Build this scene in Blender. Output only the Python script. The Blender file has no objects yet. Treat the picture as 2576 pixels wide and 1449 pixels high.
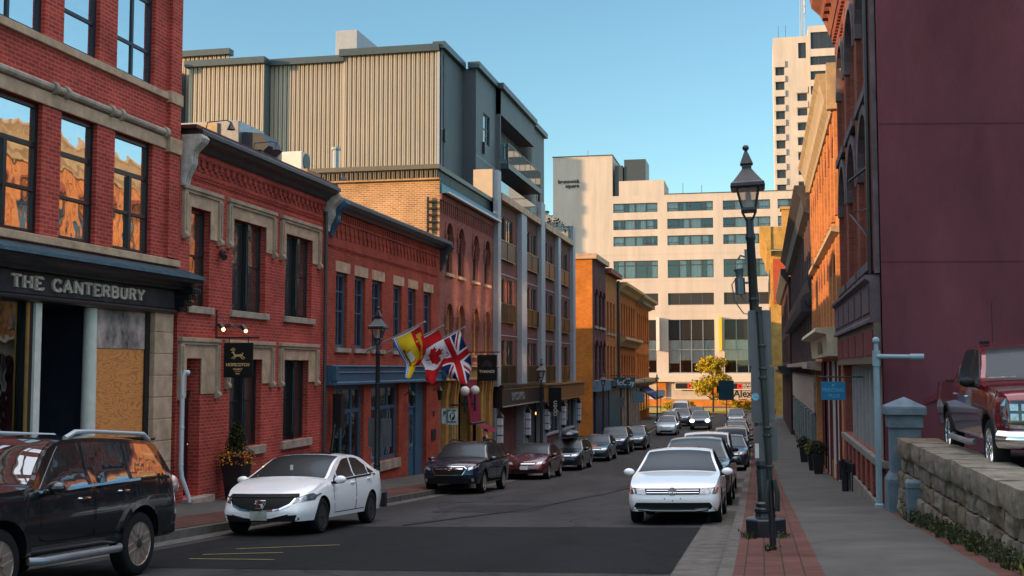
import bpy, bmesh, math, random
from mathutils import Vector, Matrix
from mathutils.bvhtree import BVHTree
random.seed(7)
S = bpy.context.scene
COL = S.collection
PI = math.pi
R = math.radians
# ------------------------------------------------------------------ camera
# world: X right, Y up the street, Z up, origin at the photographer's eye
F_PX, CX, CY = 2900., 1288., 724.5
TH = math.atan((927. - CY) / F_PX)
PSI = math.atan((1915. - CX) / math.hypot(F_PX, 927. - CY))
cam = bpy.data.cameras.new('camera')
cam.sensor_width = 36.; cam.lens = F_PX / 2576. * 36.
cam.clip_start = .1; cam.clip_end = 3000.
co = bpy.data.objects.new('camera', cam); COL.objects.link(co)
co.rotation_euler = (PI / 2 + TH, 0, PSI)
S.camera = co
# ------------------------------------------------------------------ light
SUN_AZ, SUN_EL = R(58), R(8.5)          # light travels towards +X/+Y
W = bpy.data.worlds.new('World'); S.world = W; W.use_nodes = True
nt = W.node_tree; nt.nodes.clear()
sk = nt.nodes.new('ShaderNodeTexSky'); sk.sky_type = 'NISHITA'; sk.sun_disc = False
sk.sun_elevation = R(14); sk.sun_rotation = R(238); sk.air_density = 1.0; sk.dust_density = .3; sk.ozone_density = 2.0
tint = nt.nodes.new('ShaderNodeMix'); tint.data_type = 'RGBA'; tint.blend_type = 'MULTIPLY'
tint.inputs[0].default_value = 1.; tint.inputs[7].default_value = (.86, 1.06, .99, 1)
bg = nt.nodes.new('ShaderNodeBackground'); bg.inputs[1].default_value = .13
wo = nt.nodes.new('ShaderNodeOutputWorld')
# glow added overhead, outside the framed sky, to lift the shaded street
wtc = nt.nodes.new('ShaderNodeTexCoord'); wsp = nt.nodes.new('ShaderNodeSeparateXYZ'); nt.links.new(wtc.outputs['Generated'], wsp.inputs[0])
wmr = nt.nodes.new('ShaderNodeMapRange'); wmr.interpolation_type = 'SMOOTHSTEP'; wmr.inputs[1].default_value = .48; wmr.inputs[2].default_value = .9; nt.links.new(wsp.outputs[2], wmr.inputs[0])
wglow = nt.nodes.new('ShaderNodeMix'); wglow.data_type = 'RGBA'; wglow.blend_type = 'ADD'; wglow.inputs[7].default_value = (10.2, 9.5, 9.6, 1)
nt.links.new(wmr.outputs[0], wglow.inputs[0])
nt.links.new(sk.outputs[0], tint.inputs[6]); nt.links.new(tint.outputs[2], wglow.inputs[6]); nt.links.new(wglow.outputs[2], bg.inputs[0]); nt.links.new(bg.outputs[0], wo.inputs[0])
sl = bpy.data.lights.new('sun', 'SUN'); sl.energy = 4.4; sl.angle = R(.5); sl.color = (1., .60, .30)
so = bpy.data.objects.new('sun', sl); COL.objects.link(so)
sd = Vector((math.sin(SUN_AZ) * math.cos(SUN_EL), math.cos(SUN_AZ) * math.cos(SUN_EL), -math.sin(SUN_EL)))
so.rotation_euler = sd.to_track_quat('-Z', 'Y').to_euler()
S.view_settings.view_transform = 'Standard'; S.view_settings.look = 'None'
S.view_settings.exposure = .8; S.view_settings.gamma = 1.
cy = S.cycles
cy.use_denoising = True
try:
    cy.denoiser = 'OPENIMAGEDENOISE'
except Exception:
    pass
cy.use_guiding = True; cy.guiding_training_samples = 128; cy.use_surface_guiding = True; cy.surface_guiding_probability = .6
cy.max_bounces = 6; cy.diffuse_bounces = 4; cy.glossy_bounces = 4; cy.transparent_max_bounces = 8; cy.transmission_bounces = 3
cy.sample_clamp_indirect = 0.; cy.blur_glossy = 0.; cy.caustics_reflective = True; cy.caustics_refractive = False
# ------------------------------------------------------------------ materials
MATS = {}
def nmat(name):
    m = bpy.data.materials.new(name); m.use_nodes = True
    return m, m.node_tree, m.node_tree.nodes['Principled BSDF']
def setp(b, **k):
    for a, v in k.items():
        b.inputs[a].default_value = v
def rgba(c): return (c[0], c[1], c[2], 1)
def wcoord(t):
    g = t.nodes.new('ShaderNodeNewGeometry')
    return g
def mat(name, c, rough=.6, metal=0., var=0., vs=3., bump=0., bs=40., coat=0., ior=1.5, emit=0., stretch=None, spots=None):
    """plain procedural surface: base colour with noise variation, optional bump and streaky stretch"""
    if name in MATS: return MATS[name]
    m, t, b = nmat(name)
    setp(b, **{'Base Color': rgba(c), 'Roughness': rough, 'Metallic': metal, 'Coat Weight': coat, 'IOR': ior, 'Coat Roughness': .03})
    if rough >= .5 and not coat and not metal: setp(b, **{'Specular IOR Level': .18})
    if emit:
        setp(b, **{'Emission Color': rgba(c), 'Emission Strength': emit})
    if var or bump:
        tc = t.nodes.new('ShaderNodeTexCoord')
        mp = t.nodes.new('ShaderNodeMapping')
        if stretch: mp.inputs['Scale'].default_value = stretch
        t.links.new(tc.outputs['Object'], mp.inputs[0])
    if var:
        n = t.nodes.new('ShaderNodeTexNoise'); n.inputs['Scale'].default_value = vs; n.inputs['Detail'].default_value = 7; n.inputs['Roughness'].default_value = .65
        t.links.new(mp.outputs[0], n.inputs['Vector'])
        r = t.nodes.new('ShaderNodeValToRGB')
        r.color_ramp.elements[0].position = .3; r.color_ramp.elements[1].position = .72
        lo = spots or [x * (1 - var) for x in c]; hi = [min(1, x * (1 + var * .8)) for x in c]
        r.color_ramp.elements[0].color = rgba(lo); r.color_ramp.elements[1].color = rgba(hi)
        t.links.new(n.outputs['Fac'], r.inputs[0]); t.links.new(r.outputs[0], b.inputs['Base Color'])
    if bump:
        n2 = t.nodes.new('ShaderNodeTexNoise'); n2.inputs['Scale'].default_value = bs; n2.inputs['Detail'].default_value = 5
        t.links.new(mp.outputs[0], n2.inputs['Vector'])
        bp = t.nodes.new('ShaderNodeBump'); bp.inputs['Strength'].default_value = bump; bp.inputs['Distance'].default_value = .02
        t.links.new(n2.outputs['Fac'], bp.inputs['Height']); t.links.new(bp.outputs[0], b.inputs['Normal'])
    MATS[name] = m
    return m
def face_uv(t):
    """vector (along wall, up, 0) from the world position, whichever way the wall faces"""
    g = t.nodes.new('ShaderNodeNewGeometry')
    sp = t.nodes.new('ShaderNodeSeparateXYZ'); t.links.new(g.outputs['Position'], sp.inputs[0])
    sn = t.nodes.new('ShaderNodeSeparateXYZ'); t.links.new(g.outputs['True Normal'], sn.inputs[0])
    ab = t.nodes.new('ShaderNodeMath'); ab.operation = 'ABSOLUTE'; t.links.new(sn.outputs[0], ab.inputs[0])
    gt = t.nodes.new('ShaderNodeMath'); gt.operation = 'GREATER_THAN'; gt.inputs[1].default_value = .5; t.links.new(ab.outputs[0], gt.inputs[0])
    mx = t.nodes.new('ShaderNodeMix'); t.links.new(gt.outputs[0], mx.inputs[0]); t.links.new(sp.outputs[0], mx.inputs[2]); t.links.new(sp.outputs[1], mx.inputs[3])
    cb = t.nodes.new('ShaderNodeCombineXYZ'); t.links.new(mx.outputs[0], cb.inputs[0]); t.links.new(sp.outputs[2], cb.inputs[1])
    return cb, g
def brick(name, c1, c2, mortar, w=.225, h=.078, ms=.012, rough=.85, flat=False, var=.35, bump=.5, off=.5, zn=False):
    if name in MATS: return MATS[name]
    m, t, b = nmat(name)
    cb, g = face_uv(t)
    vec = cb.outputs[0]
    if flat:
        vec = g.outputs['Position']
    bt = t.nodes.new('ShaderNodeTexBrick'); bt.inputs['Scale'].default_value = 1.; bt.offset = off
    bt.inputs['Brick Width'].default_value = w; bt.inputs['Row Height'].default_value = h; bt.inputs['Mortar Size'].default_value = ms
    bt.inputs['Mortar Smooth'].default_value = .2; bt.inputs['Bias'].default_value = 0
    bt.inputs['Color1'].default_value = rgba(c1); bt.inputs['Color2'].default_value = rgba(c2); bt.inputs['Mortar'].default_value = rgba(mortar)
    t.links.new(vec, bt.inputs['Vector'])
    n = t.nodes.new('ShaderNodeTexNoise'); n.inputs['Scale'].default_value = .8; n.inputs['Detail'].default_value = 8; n.inputs['Roughness'].default_value = .7
    t.links.new(g.outputs['Position'], n.inputs['Vector'])
    mr = t.nodes.new('ShaderNodeMapRange'); mr.inputs[1].default_value = .3; mr.inputs[2].default_value = .7; mr.inputs[3].default_value = 1 - var; mr.inputs[4].default_value = 1 + var * .6
    t.links.new(n.outputs['Fac'], mr.inputs[0])
    mu = t.nodes.new('ShaderNodeMix'); mu.data_type = 'RGBA'; mu.blend_type = 'MULTIPLY'; mu.inputs[0].default_value = 1
    t.links.new(bt.outputs['Color'], mu.inputs[6]); t.links.new(mr.outputs[0], mu.inputs[7])
    t.links.new(mu.outputs[2], b.inputs['Base Color'])
    setp(b, **{'Roughness': rough, 'Specular IOR Level': .15})
    bp = t.nodes.new('ShaderNodeBump'); bp.inputs['Strength'].default_value = bump; bp.inputs['Distance'].default_value = .01; bp.invert = True
    t.links.new(bt.outputs['Fac'], bp.inputs['Height']); t.links.new(bp.outputs[0], b.inputs['Normal'])
    MATS[name] = m
    return m
def glass(name, c=(.012, .018, .022), refl=.35, wob=.015, ws=1.6, rough=.02, see=0., gc=(.9, .93, .95)):
    """coated window glass: dark body (or see-through) under a mirror-like, slightly wavy reflection"""
    if name in MATS: return MATS[name]
    m, t, b = nmat(name)
    out = t.nodes['Material Output']
    setp(b, **{'Base Color': rgba(c), 'Roughness': .4})
    gl = t.nodes.new('ShaderNodeBsdfGlossy'); gl.inputs['Roughness'].default_value = rough; gl.inputs['Color'].default_value = rgba(gc)
    fr = t.nodes.new('ShaderNodeFresnel'); fr.inputs[0].default_value = 1.5
    ma = t.nodes.new('ShaderNodeMath'); ma.operation = 'MULTIPLY_ADD'; ma.inputs[1].default_value = 1 - refl; ma.inputs[2].default_value = refl
    t.links.new(fr.outputs[0], ma.inputs[0])
    mx = t.nodes.new('ShaderNodeMixShader'); t.links.new(ma.outputs[0], mx.inputs[0])
    base = b.outputs[0]
    if see:
        tr = t.nodes.new('ShaderNodeBsdfTransparent'); tr.inputs[0].default_value = (.95, .97, .975, 1)
        m2 = t.nodes.new('ShaderNodeMixShader'); m2.inputs[0].default_value = see
        t.links.new(b.outputs[0], m2.inputs[1]); t.links.new(tr.outputs[0], m2.inputs[2]); base = m2.outputs[0]
    t.links.new(base, mx.inputs[1]); t.links.new(gl.outputs[0], mx.inputs[2]); t.links.new(mx.outputs[0], out.inputs[0])
    if wob:
        g = t.nodes.new('ShaderNodeNewGeometry')
        n = t.nodes.new('ShaderNodeTexNoise'); n.inputs['Scale'].default_value = ws; n.inputs['Detail'].default_value = 2
        t.links.new(g.outputs['Position'], n.inputs['Vector'])
        bp = t.nodes.new('ShaderNodeBump'); bp.inputs['Strength'].default_value = 1; bp.inputs['Distance'].default_value = wob
        t.links.new(n.outputs['Fac'], bp.inputs['Height']); t.links.new(bp.outputs[0], gl.inputs['Normal'])
    MATS[name] = m
    return m
# ------------------------------------------------------------------ mesh helpers
WOFF = {}
def FX(c, s=1): return lambda u, n, z: (c + s * n, u, z)      # wall facing +X (s=1) or -X (s=-1); u = Y
def FY(c, s=1): return lambda u, n, z: (u, c - s * n, z)      # wall facing -Y; u = X
SPLIT = set('''sill stone_lintel arch_moulding grey_pilaster roof_glass_rail stone_coping grey_pier pale_band pilaster window_post brick_pier shop_panel shop_window fascia_panel
pendant_bulb wall_light return_wall pub_window shop_post white_post hood_moulding parapet_flashing balcony_door panel_joint wall_joint cornice shop_cornice door_post plywood_board shop_brick window_post
gable_flashing lift_tower roof_antenna stone_band iron_strap fascia_trim roof_fascia stone_roll block_core'''.split())
class MB:
    def clusters(s):
        '''groups the loose pieces that touch, so that every sill, pier or arch becomes a part of its own'''
        par = list(range(len(s.v)))
        def find(i):
            while par[i] != i: par[i] = par[par[i]]; i = par[i]
            return i
        for f in s.f:
            for i in f[1:]:
                a, b = find(f[0]), find(i)
                if a != b: par[a] = b
        isl = {}
        for k, f in enumerate(s.f): isl.setdefault(find(f[0]), []).append(k)
        bx = []
        for ks in isl.values():
            vs = [s.v[i] for k in ks for i in s.f[k]]
            bx.append([[min(v[c] for v in vs) - .02 for c in range(3)], [max(v[c] for v in vs) + .02 for c in range(3)], ks])
        go = True
        while go:
            go = False; out = []
            for q in bx:
                for p in out:
                    if all(q[0][c] <= p[1][c] and p[0][c] <= q[1][c] for c in range(3)):
                        p[0] = [min(x, y) for x, y in zip(p[0], q[0])]; p[1] = [max(x, y) for x, y in zip(p[1], q[1])]; p[2] += q[2]; go = True; break
                else: out.append(q)
            bx = out
        return [q[2] for q in bx]
    def __init__(s): s.v = []; s.f = []; s.m = []
    def face(s, pts, mi=0):
        k = len(s.v); s.v += [tuple(p) for p in pts]; s.f.append(tuple(range(k, k + len(pts)))); s.m.append(mi)
    def box(s, x0, x1, y0, y1, z0, z1, mi=0):
        k = len(s.v)
        s.v += [(x0, y0, z0), (x1, y0, z0), (x1, y1, z0), (x0, y1, z0), (x0, y0, z1), (x1, y0, z1), (x1, y1, z1), (x0, y1, z1)]
        for q in ((0, 3, 2, 1), (4, 5, 6, 7), (0, 1, 5, 4), (1, 2, 6, 5), (2, 3, 7, 6), (3, 0, 4, 7)):
            s.f.append(tuple(k + i for i in q)); s.m.append(mi)
        return s
    def fb(s, F, u0, u1, n0, n1, z0, z1, mi=0):
        a = F(u0, n0, z0); b = F(u1, n1, z1)
        return s.box(min(a[0], b[0]), max(a[0], b[0]), min(a[1], b[1]), max(a[1], b[1]), z0, z1, mi)
    def prism(s, F, poly, n0, n1, mi=0):
        """polygon in (u, z) extruded from n0 to n1"""
        k = len(s.v); L = len(poly)
        s.v += [F(u, n0, z) for u, z in poly] + [F(u, n1, z) for u, z in poly]
        s.f.append(tuple(range(k, k + L))); s.f.append(tuple(range(k + 2 * L - 1, k + L - 1, -1))); s.m += [mi, mi]
        for i in range(L):
            j = (i + 1) % L
            s.f.append((k + i, k + L + i, k + L + j, k + j)); s.m.append(mi)
        return s
    def sweep(s, F, prof, u0, u1, mi=0):
        """profile in (n, z) swept along the wall from u0 to u1"""
        k = len(s.v); L = len(prof)
        s.v += [F(u0, n, z) for n, z in prof] + [F(u1, n, z) for n, z in prof]
        s.f.append(tuple(range(k, k + L))); s.f.append(tuple(range(k + 2 * L - 1, k + L - 1, -1))); s.m += [mi, mi]
        for i in range(L):
            j = (i + 1) % L
            s.f.append((k + i, k + L + i, k + L + j, k + j)); s.m.append(mi)
        return s
    def tube(s, pts, r, n=8, mi=0, cap=True):
        """tapered tube through points; r a number or a list"""
        rs = r if isinstance(r, (list, tuple)) else [r] * len(pts)
        P = [Vector(p) for p in pts]; k0 = len(s.v)
        prev = None
        for i, p in enumerate(P):
            d = (P[min(i + 1, len(P) - 1)] - P[max(i - 1, 0)]).normalized()
            a = Vector((0, 0, 1)) if abs(d.z) < .9 else Vector((1, 0, 0))
            if prev is not None: a = prev
            e1 = (a - d * a.dot(d)).normalized(); e2 = d.cross(e1); prev = e1
            for j in range(n):
                t = 2 * PI * j / n
                s.v.append(tuple(p + (e1 * math.cos(t) + e2 * math.sin(t)) * rs[i]))
        for i in range(len(P) - 1):
            for j in range(n):
                a = k0 + i * n + j; b = k0 + i * n + (j + 1) % n
                s.f.append((a, b, b + n, a + n)); s.m.append(mi)
        if cap:
            s.f.append(tuple(k0 + j for j in range(n))[::-1]); s.m.append(mi)
            s.f.append(tuple(k0 + (len(P) - 1) * n + j for j in range(n))); s.m.append(mi)
        return s
    def lathe(s, c, prof, n=16, mi=0, axis='z', sq=False, rot=0.):
        """profile (r, h) spun about an axis through c"""
        k0 = len(s.v); L = len(prof)
        for r, h in prof:
            for j in range(n):
                t = 2 * PI * (j + rot) / n
                x, y = r * math.cos(t), r * math.sin(t)
                p = (x, y, h) if axis == 'z' else ((h, x, y) if axis == 'x' else (x, h, y))
                s.v.append((c[0] + p[0], c[1] + p[1], c[2] + p[2]))
        for i in range(L - 1):
            for j in range(n):
                a = k0 + i * n + j; b = k0 + i * n + (j + 1) % n
                s.f.append((a, b, b + n, a + n)); s.m.append(mi)
        s.f.append(tuple(k0 + j for j in range(n))[::-1]); s.m.append(mi)
        s.f.append(tuple(k0 + (L - 1) * n + j for j in range(n))); s.m.append(mi)
        return s
    def ball(s, c, r, n=12, mi=0, sc=(1, 1, 1)):
        k0 = len(s.v); m = max(6, n // 2 + 1)
        for i in range(m + 1):
            a = PI * i / m
            for j in range(n):
                t = 2 * PI * j / n
                s.v.append((c[0] + r * sc[0] * math.sin(a) * math.cos(t), c[1] + r * sc[1] * math.sin(a) * math.sin(t), c[2] + r * sc[2] * math.cos(a)))
        for i in range(m):
            for j in range(n):
                a = k0 + i * n + j; b = k0 + i * n + (j + 1) % n
                s.f.append((a, a + n, b + n, b)); s.m.append(mi)
        return s
    def leaf(s, p, size, mi=0, flat=0.):
        d = Vector((random.gauss(0, 1), random.gauss(0, 1), random.gauss(0, 1) + flat)).normalized()
        a = d.orthogonal().normalized(); b = d.cross(a); th = random.random() * 6.28
        e1 = (a * math.cos(th) + b * math.sin(th)) * size; e2 = (b * math.cos(th) - a * math.sin(th)) * size * .6
        p = Vector(p); q = d * size * .15
        s.face([p - e1, p - e2 * .9 + q, p + e1, p + e2 * .9 + q], mi)
    def build(s, name, mats, parent=None, smooth=False, local=False, bevel=0., norm=True, weld=False, ang=35):
        if name in SPLIT and parent is not None and not local:
            cl = s.clusters()
            if len(cl) > 1:
                for ks in cl:
                    q = MB(); ix = {}
                    for k in ks:
                        for i in s.f[k]:
                            if i not in ix: ix[i] = len(q.v); q.v.append(s.v[i])
                        q.f.append(tuple(ix[i] for i in s.f[k])); q.m.append(s.m[k])
                    o = q.build1(name, mats, parent, smooth, local, bevel, norm, weld, ang)
                return o
        return s.build1(name, mats, parent, smooth, local, bevel, norm, weld, ang)
    def build1(s, name, mats, parent=None, smooth=False, local=False, bevel=0., norm=True, weld=False, ang=35):
        me = bpy.data.meshes.new(name)
        me.from_pydata(s.v, [], s.f)
        if not isinstance(mats, (list, tuple)): mats = [mats]
        for q in mats: me.materials.append(q)
        if len(mats) > 1: me.polygons.foreach_set('material_index', s.m)
        if norm or weld:
            bm = bmesh.new(); bm.from_mesh(me)
            if weld: bmesh.ops.remove_doubles(bm, verts=bm.verts, dist=.0004)
            if norm: bmesh.ops.recalc_face_normals(bm, faces=bm.faces)
            bm.to_mesh(me); bm.free()
        if smooth:
            me.polygons.foreach_set('use_smooth', [True] * len(me.polygons))
            me.set_sharp_from_angle(angle=R(ang))
        me.update()
        o = bpy.data.objects.new(name, me); COL.objects.link(o)
        place(o, parent, local)
        if bevel:
            b = o.modifiers.new('bevel', 'BEVEL'); b.width = bevel; b.segments = 2; b.limit_method = 'ANGLE'; b.angle_limit = R(40)
        return o
def place(o, parent, local=False):
    if parent is not None:
        o.parent = parent
        off = WOFF.get(parent.name, (0, 0, 0))
        if not local: o.location = (-off[0], -off[1], -off[2])
    WOFF[o.name] = (0, 0, 0)
def thing(name, label, cat, loc=(0, 0, 0), rot=(0, 0, 0), group=None):
    o = bpy.data.objects.new(name, None); COL.objects.link(o); o.empty_display_size = .2
    o.location = loc; o.rotation_euler = rot
    WOFF[o.name] = tuple(loc)
    return tag(o, label, cat, group)
def tag(o, label, cat, group=None):
    o['label'] = label; o['category'] = cat
    if group: o['group'] = group
    return o
def struct(o, kind='structure'):
    o['kind'] = kind
    return o
def dup(root, loc, label=None, group=None, rot=None, scale=None):
    """copy of a thing with copies of its parts and sub-parts"""
    def cp(o, par):
        c = o.copy(); COL.objects.link(c)
        if par is not None: c.parent = par
        for ch in list(o.children): cp(ch, c)
        return c
    r = cp(root, None); r.location = loc
    if rot: r.rotation_euler = rot
    if scale: r.scale = (scale,) * 3
    if label: r['label'] = label
    if group: r['group'] = group
    return r
def text(body, size, loc, rot, m, name, parent=None, ext=.008, align='CENTER', bold=0., sx=1., local=False):
    c = bpy.data.curves.new(name, 'FONT'); c.body = body; c.size = size; c.extrude = ext; c.align_x = align; c.offset = bold
    c.materials.append(m)
    f = bpy.data.objects.new(name, c); me = bpy.data.meshes.new_from_object(f); me.name = name; bpy.data.objects.remove(f)
    if not me.materials: me.materials.append(m)
    o = bpy.data.objects.new(name, me); COL.objects.link(o)
    place(o, parent, local)
    b = o.location.copy()
    o.location = (b[0] + loc[0], b[1] + loc[1], b[2] + loc[2]); o.rotation_euler = rot; o.scale = (sx, 1, 1)
    return o
RX = (PI / 2, 0, PI / 2)     # lettering on a wall facing +X
RY = (PI / 2, 0, 0)          # lettering facing -Y
RW = (PI / 2, 0, -PI / 2)    # lettering facing -X
# ------------------------------------------------------------------ building helpers
def wall(mb, F, u0, u1, z0, z1, holes=(), dep=.2, mi=0):
    """wall sheet with rectangular openings and their reveals"""
    us = sorted({u0, u1} | {h[0] for h in holes} | {h[1] for h in holes}); zs = sorted({z0, z1} | {h[2] for h in holes} | {h[3] for h in holes})
    us = [u for u in us if u0 <= u <= u1]; zs = [z for z in zs if z0 <= z <= z1]
    for i in range(len(us) - 1):
        for j in range(len(zs) - 1):
            um = (us[i] + us[i + 1]) / 2; zm = (zs[j] + zs[j + 1]) / 2
            if any(h[0] < um < h[1] and h[2] < zm < h[3] for h in holes): continue
            mb.face([F(us[i], 0, zs[j]), F(us[i + 1], 0, zs[j]), F(us[i + 1], 0, zs[j + 1]), F(us[i], 0, zs[j + 1])], mi)
    for h in holes:
        d = h[4] if len(h) > 4 else dep
        a, b, c, e = h[:4]
        for p, q in (((a, c), (a, e)), ((b, c), (b, e)), ((a, c), (b, c)), ((a, e), (b, e))):
            mb.face([F(p[0], 0, p[1]), F(q[0], 0, q[1]), F(q[0], -d, q[1]), F(p[0], -d, p[1])], mi)
def body(mb, F, u0, u1, z0, z1, depth, mi=0, roof=1):
    """the rest of the building: two sides, back and roof"""
    for u in (u0, u1):
        mb.face([F(u, 0, z0), F(u, -depth, z0), F(u, -depth, z1), F(u, 0, z1)], mi)
    mb.face([F(u0, -depth, z0), F(u1, -depth, z0), F(u1, -depth, z1), F(u0, -depth, z1)], mi)
    mb.face([F(u0, 0, z1), F(u1, 0, z1), F(u1, -depth, z1), F(u0, -depth, z1)], roof)
def window(F, u0, u1, z0, z1, par, fm, gm, dep=.18, fw=.06, vm=(), hm=(), name='window', bw=.045, curtain=None, cfrac=(0, 1)):
    """sash window: frame part with a pane sub-part; vm, hm = positions of mullions and rails"""
    f = MB(); n0, n1 = -dep, -dep + .07
    f.fb(F, u0, u0 + fw, n0, n1, z0, z1); f.fb(F, u1 - fw, u1, n0, n1, z0, z1)
    f.fb(F, u0 + fw, u1 - fw, n0, n1, z0, z0 + fw); f.fb(F, u0 + fw, u1 - fw, n0, n1, z1 - fw, z1)
    cu = sorted([u for u in vm])
    edges = [u0 + fw] + [x for u in cu for x in (u - bw / 2, u + bw / 2)] + [u1 - fw]
    for u in cu: f.fb(F, u - bw / 2, u + bw / 2, n0 + .01, n1 - .008, z0 + fw, z1 - fw)
    for z in hm:
        for i in range(0, len(edges), 2): f.fb(F, edges[i], edges[i + 1], n0 + .012, n1 - .012, z - bw / 2, z + bw / 2)
    o = f.build(name, fm, par)
    p = MB(); p.fb(F, u0 + fw * .5, u1 - fw * .5, n0 + .015, n0 + .03, z0 + fw * .5, z1 - fw * .5)
    p.build('pane', gm, o)
    if curtain:
        c = MB(); k = max(3, int((u1 - u0) / .12)); zc0 = z0 + (z1 - z0) * cfrac[0]; zc1 = z0 + (z1 - z0) * cfrac[1]
        for i in range(k):
            a = u0 + (u1 - u0) * i / k; b = u0 + (u1 - u0) * (i + 1) / k; d = .05 if i % 2 else 0
            c.face([F(a, n0 - .1 - d, zc0), F(b, n0 - .15 + d, zc0), F(b, n0 - .15 + d, zc1), F(a, n0 - .1 - d, zc1)])
        c.build('curtain', curtain, o)
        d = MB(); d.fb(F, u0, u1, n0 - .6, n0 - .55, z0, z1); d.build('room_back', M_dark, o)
    return o
def spandrel(mb, F, u0, u1, z1, dep, mi=0, rise=None):
    """fills the top corners of a rectangular opening so it reads as an arch"""
    r = (u1 - u0) / 2; um = (u0 + u1) / 2; rise = rise or r; zs = z1 - rise
    for sgn in (-1, 1):
        arc = [(um + sgn * r * math.cos(t), zs + rise * math.sin(t)) for t in [PI / 2 * i / 7 for i in range(8)]]
        mb.prism(F, [(um + sgn * r, z1 + .004)] + arc, -dep, .004, mi)
def archivolt(mb, F, um, r, zs, w, n0, n1, mi=0, rise=None, k=12, legs=0.):
    rise = rise or r; q = (rise + w) / (r + w) if rise != r else 1
    inn = [(um + r * math.cos(PI * i / k), zs + rise * math.sin(PI * i / k)) for i in range(k + 1)]
    out = [(um + (r + w) * math.cos(PI * i / k), zs + (rise + w) * math.sin(PI * i / k)) for i in range(k + 1)]
    for i in range(k): mb.prism(F, [inn[i], out[i], out[i + 1], inn[i + 1]], n0, n1, mi)
    if legs:
        for sg in (-1, 1):
            a, b = um + sg * r, um + sg * (r + w)
            mb.fb(F, min(a, b), max(a, b), n0, n1, zs - legs, zs, mi)
def box_part(name, m, par, F, *boxes, bevel=0.):
    b = MB()
    for q in boxes: b.fb(F, *q)
    return b.build(name, m, par, bevel=bevel)
# ------------------------------------------------------------------ ground heights
ZT = [(-60, 1.55), (0, -1.83), (10, -2.40), (20, -2.98), (30, -3.58), (40, -4.12), (50, -4.60), (60, -4.97), (70, -5.22), (80, -5.38), (95, -5.50), (110, -5.55), (150, -5.72), (185, -5.8), (700, -6.2)]
def Z0(Y):
    for (a, za), (b, zb) in zip(ZT, ZT[1:]):
        if Y <= b: return za + (zb - za) * (Y - a) / (b - a)
    return ZT[-1][1]
KL = -9.9
def KR(Y):
    t = [(-60, -.49), (13, -.49), (23, -.52), (46, -.65), (80, -.81), (140, -1.1), (200, -1.3)]
    for (a, za), (b, zb) in zip(t, t[1:]):
        if Y <= b: return za + (zb - za) * (Y - a) / (b - a)
    return -1.3
def ZR(X, Y): return Z0(Y) + .025 * max(-2.2, min(7.3, X + 7.8))
def ZSR(X, Y): return Z0(Y) + .35 + .045 * (X + .5)
def ZSL(X, Y): return Z0(Y) + .10 + .15 * min(1, max(0, (-X - 9.9) / 2.6))
# ------------------------------------------------------------------ shared materials
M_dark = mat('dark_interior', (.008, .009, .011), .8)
M_red = brick('red_brick', (.50, .062, .045), (.35, .040, .030), (.43, .15, .12), ms=.011, var=.42)
M_red2 = brick('deep_red_brick', (.42, .065, .036), (.30, .046, .028), (.31, .11, .08), ms=.010, var=.42)
M_brown = brick('brown_brick', (.30, .10, .075), (.22, .072, .058), (.26, .14, .115), ms=.010, var=.3)
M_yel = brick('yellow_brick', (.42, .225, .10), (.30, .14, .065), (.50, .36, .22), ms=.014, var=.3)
M_mod = brick('modern_brick', (.20, .082, .062), (.155, .066, .052), (.14, .075, .062), h=.09, w=.3, ms=.008, var=.18)
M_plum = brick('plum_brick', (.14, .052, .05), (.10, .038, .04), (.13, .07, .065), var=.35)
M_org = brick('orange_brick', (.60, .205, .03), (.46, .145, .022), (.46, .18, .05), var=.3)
M_stone = mat('brown_stone', (.40, .30, .22), .85, var=.35, vs=2.2, bump=.3, bs=25)
M_tan = mat('tan_stone', (.48, .33, .225), .85, var=.35, vs=2.5, bump=.3, bs=25)
M_gstone = mat('grey_stone', (.36, .295, .24), .85, var=.4, vs=3, bump=.35, bs=25)
M_roof = mat('roof_felt', (.05, .05, .052), .9, var=.3)
M_black = mat('black_paint', (.011, .012, .015), .35, var=.25, vs=4)
M_blkm = mat('black_metal', (.012, .015, .02), .32, metal=.0, var=.3, vs=6)
M_navy = mat('navy_trim', (.016, .022, .038), .4, var=.3)
M_blue = mat('blue_trim', (.040, .105, .175), .45, var=.22, vs=3)
M_white = mat('white_paint', (.62, .60, .55), .5, var=.12, vs=5)
M_cream = mat('cream_paint', (.50, .43, .30), .5, var=.25, vs=4)
M_ochre = mat('ochre_paint', (.42, .24, .075), .5, var=.22, vs=4)
M_gold = mat('gold_lettering', (.62, .40, .19), .45, var=.2, vs=30)
M_conc = mat('concrete', (.19, .175, .155), .9, var=.3, vs=1.6, bump=.3, bs=60)
M_lgrey = mat('pale_grey_panel', (.30, .33, .37), .5, var=.08)
M_dgrey = mat('dark_grey_metal', (.045, .055, .065), .4, var=.2)
M_slate = mat('slate_shingle', (.03, .062, .085), .5, var=.5, vs=6, bump=.5, bs=18)
M_steel = mat('galvanised_steel', (.32, .34, .36), .38, metal=.7, var=.2, vs=8)
M_chrome = mat('chrome', (.75, .76, .78), .08, metal=1.)
M_gl = glass('window_glass', refl=.30, wob=.006)
M_gl_hi = glass('mirror_glass', refl=.62, wob=.007, ws=1.3)
M_gl_sun = glass('sunlit_side_glass', refl=.75, wob=.004, ws=1.3, rough=.10)
M_gl_lo = glass('dim_glass', refl=.10, c=(.01, .013, .016))
M_gl_see = glass('clear_glass', refl=.12, see=.85, wob=.01)
M_cur = mat('pale_curtain', (.55, .56, .55), .9, var=.12, vs=3)
M_blind = mat('window_blind', (.30, .32, .33), .8, var=.1)
M_teal = mat('teal_paint', (.02, .075, .095), .5, var=.2)
M_maroon = mat('maroon_paint', (.14, .03, .035), .6, var=.15)
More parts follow.
